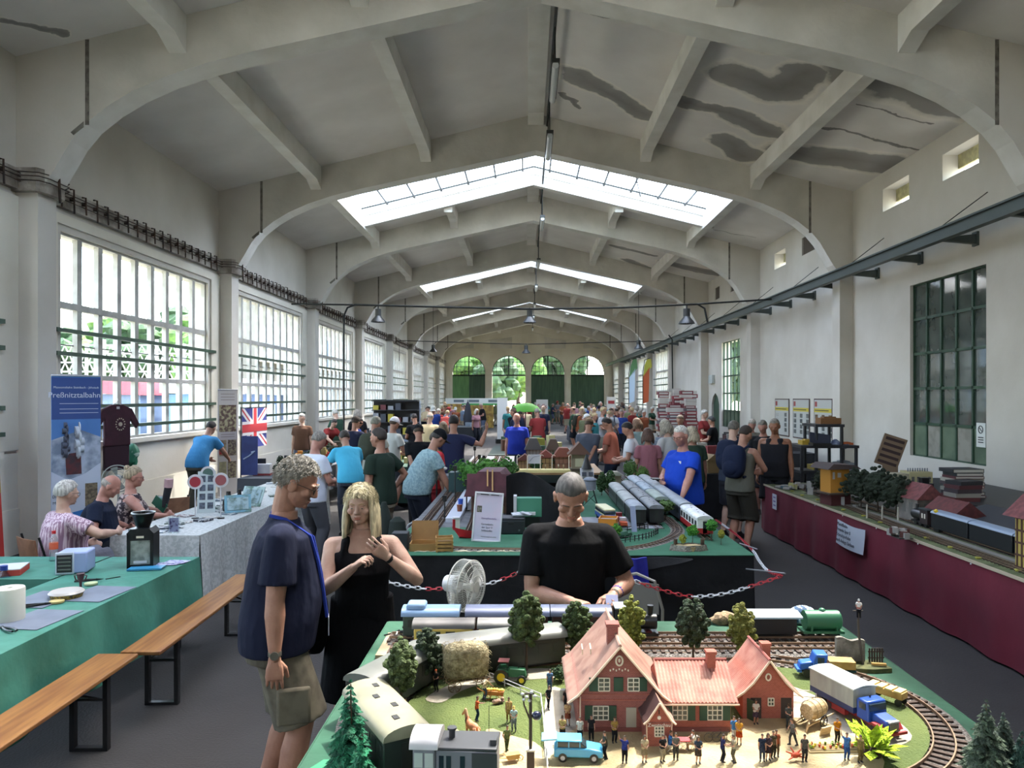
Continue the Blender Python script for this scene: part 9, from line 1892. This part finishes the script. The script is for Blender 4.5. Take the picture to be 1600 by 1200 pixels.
for z in(.1,.5,.9,1.3,1.7,2.0):MB().box(-.75,.75,-.2,.2,z,z+.03).obj('shelf_board',M('shelf_black','#1A1C22'),t)
for i in range(22):MB().box(-.7+(i%6)*.24,-.7+(i%6)*.24+.17,-.15,.1,.53+.4*(i//6),.53+.4*(i//6)+rb.uniform(.12,.3)).obj('shelved_item',M('shi_%d'%(i%4),['#8A8C90','#3E424A','#A89A3A','#5E2C30'][i%4],.6),t)
t=thing('pale_panel','pale display panel right of the black shelf at the left wall','panel',((641-CX)*25/F,25,0),R(20));MB().box(-.35,.35,-.02,.02,.3,2.0).obj('board',M('panel_pale','#AEB2B8',.6,mix='#8A93A2',scale=6),t);MB().box(-.3,-.27,-.02,.02,0,.3).box(.27,.3,-.02,.02,0,.3).obj('foot',dkmetal,t)
# tables of goods in the back half
def goods(label,x0,x1,y0,y1,n,pal,cl,zt_=.76,hmax=.22):
    table('table under the '+label,x0,x1,y0,y1,zt_-.008);tag(cloth_box(MB(),x0-.01,x1+.01,y0-.01,y1+.01,zt_,.1,.015,.5,'LRF',int(x0*10)+50).obj('table_cover',M('cover_'+cl[1:],cl,.9)),'cloth under the '+label,'tablecloth')
    for i in range(n):
        c=rb.choice(pal);w,d,h=rb.uniform(.12,.3),rb.uniform(.1,.2),rb.uniform(.04,hmax)
        tag(MB().box(-w/2,w/2,-d/2,d/2,0,h).obj('boxed_ware',M('gw_'+c[1:],c,.6),loc=(rb.uniform(x0+.15,x1-.15),y0+.15+(y1-y0-.3)*(i+.5)/n,zt_+.003),rz=rb.uniform(-.5,.5)),'small boxed ware among the '+label,'box',group=label)
P1=['#7A2E34','#8E8A84','#3A3E46','#5E4A3A','#A8A49A','#23262C','#6E7A86'];P2=['#2E4A36','#8E8A3A','#B0A878','#5E3A2A','#3E5A3E']
goods('dark red and grey wares on the far left table',-6.2,-5.0,24.5,33,22,P1,'#3A3E46');goods('wares on the left middle table',-4.2,-3.0,19.5,27,22,P1,'#4A5058');goods('mixed wares on the back left table',-4.4,-2.0,33.5,36,12,P1,'#2E3438')
goods('dark wares on the right middle table',3.5,4.7,17.6,24.2,26,P1,'#23262C');goods('red brown wares on the right wall table',6.1,7.1,18,25,24,['#6E2C30','#4A3030','#8E8A84','#2E2A2C'],'#2A2C30');goods('model scenery on the middle back table',-.9,1.1,17.6,21,20,P2,'#2E3A34',hmax=.4);goods('wares on the back right table',2.0,4.6,33.2,35.6,14,P1,'#3A3E46');goods('plants and models on the left aisle table',-3.1,-2.1,14.2,18.6,16,P2,'#2E4A3E',.8,.25)
for i in range(8):model_tree('small leafy model plant on the left aisle table',(-2.9+.6*rb.random(),14.4+i*.5,.803),rb.uniform(.2,.32),'round','#7E8E4A','#4E6234',seed=120+i,r=.1,trunk=.1,group='leafy plants on the left aisle table',name='model_bush')
t=thing('bright_area_panel','bright white upright panel standing in for the bright patch before the gateway','panel',((785-CX)*34/F,34,0),R(8));MB().box(-.24,.24,-.03,.03,.2,2.1).obj('panel',M('panel_bright','#D8DAD8',.6),t);MB().box(-.3,.3,-.2,.2,0,.2).obj('foot',dkmetal,t)  # pale panel added in place of the bright patch before the gateway
t=thing('rolling_rack','bright red stroller like frame with white tubes beside the checked shirt','frame',(-1.42,8.9,0),R(10))
MB().tube([(-.25,0,0),(0,0,.55),(.12,0,.62)],.012,6).tube([(.25,0,0),(-.05,0,.45)],.012,6).tube([(-.25,.3,0),(0,.3,.55),(.12,.3,.62)],.012,6).obj('white_tubes',wr,t);MB().tube([(-.12,0,.28),(.1,0,.28),(.1,.3,.28),(-.12,.3,.28)],.012,6,closed=True).tube([(.02,0,.5),(.02,.3,.5)],.012,6).obj('red_tubes',redp,t)
for i,(x,y,h)in enumerate(((-1.62,8.4,.95),(-1.45,8.3,.8))):tag(MB().loft([[(.11*k_*cos(a*pi/6),.09*k_*sin(a*pi/6),z)for a in range(12)]for k_,z in((1,.3),(1.1,.5),(.8,.75),(.25,h))]).cyl((0,0,0),(0,0,.32),.02,n=8).cyl((0,0,0),(0,0,.02),.14,n=16).obj('covered_pole',M('cover_dark_green','#1C2620',.9),loc=(x,y,0)),['tall dark green wrapped pole behind the cardboard box','shorter dark green wrapped pole behind the cardboard box'][i],'pole')
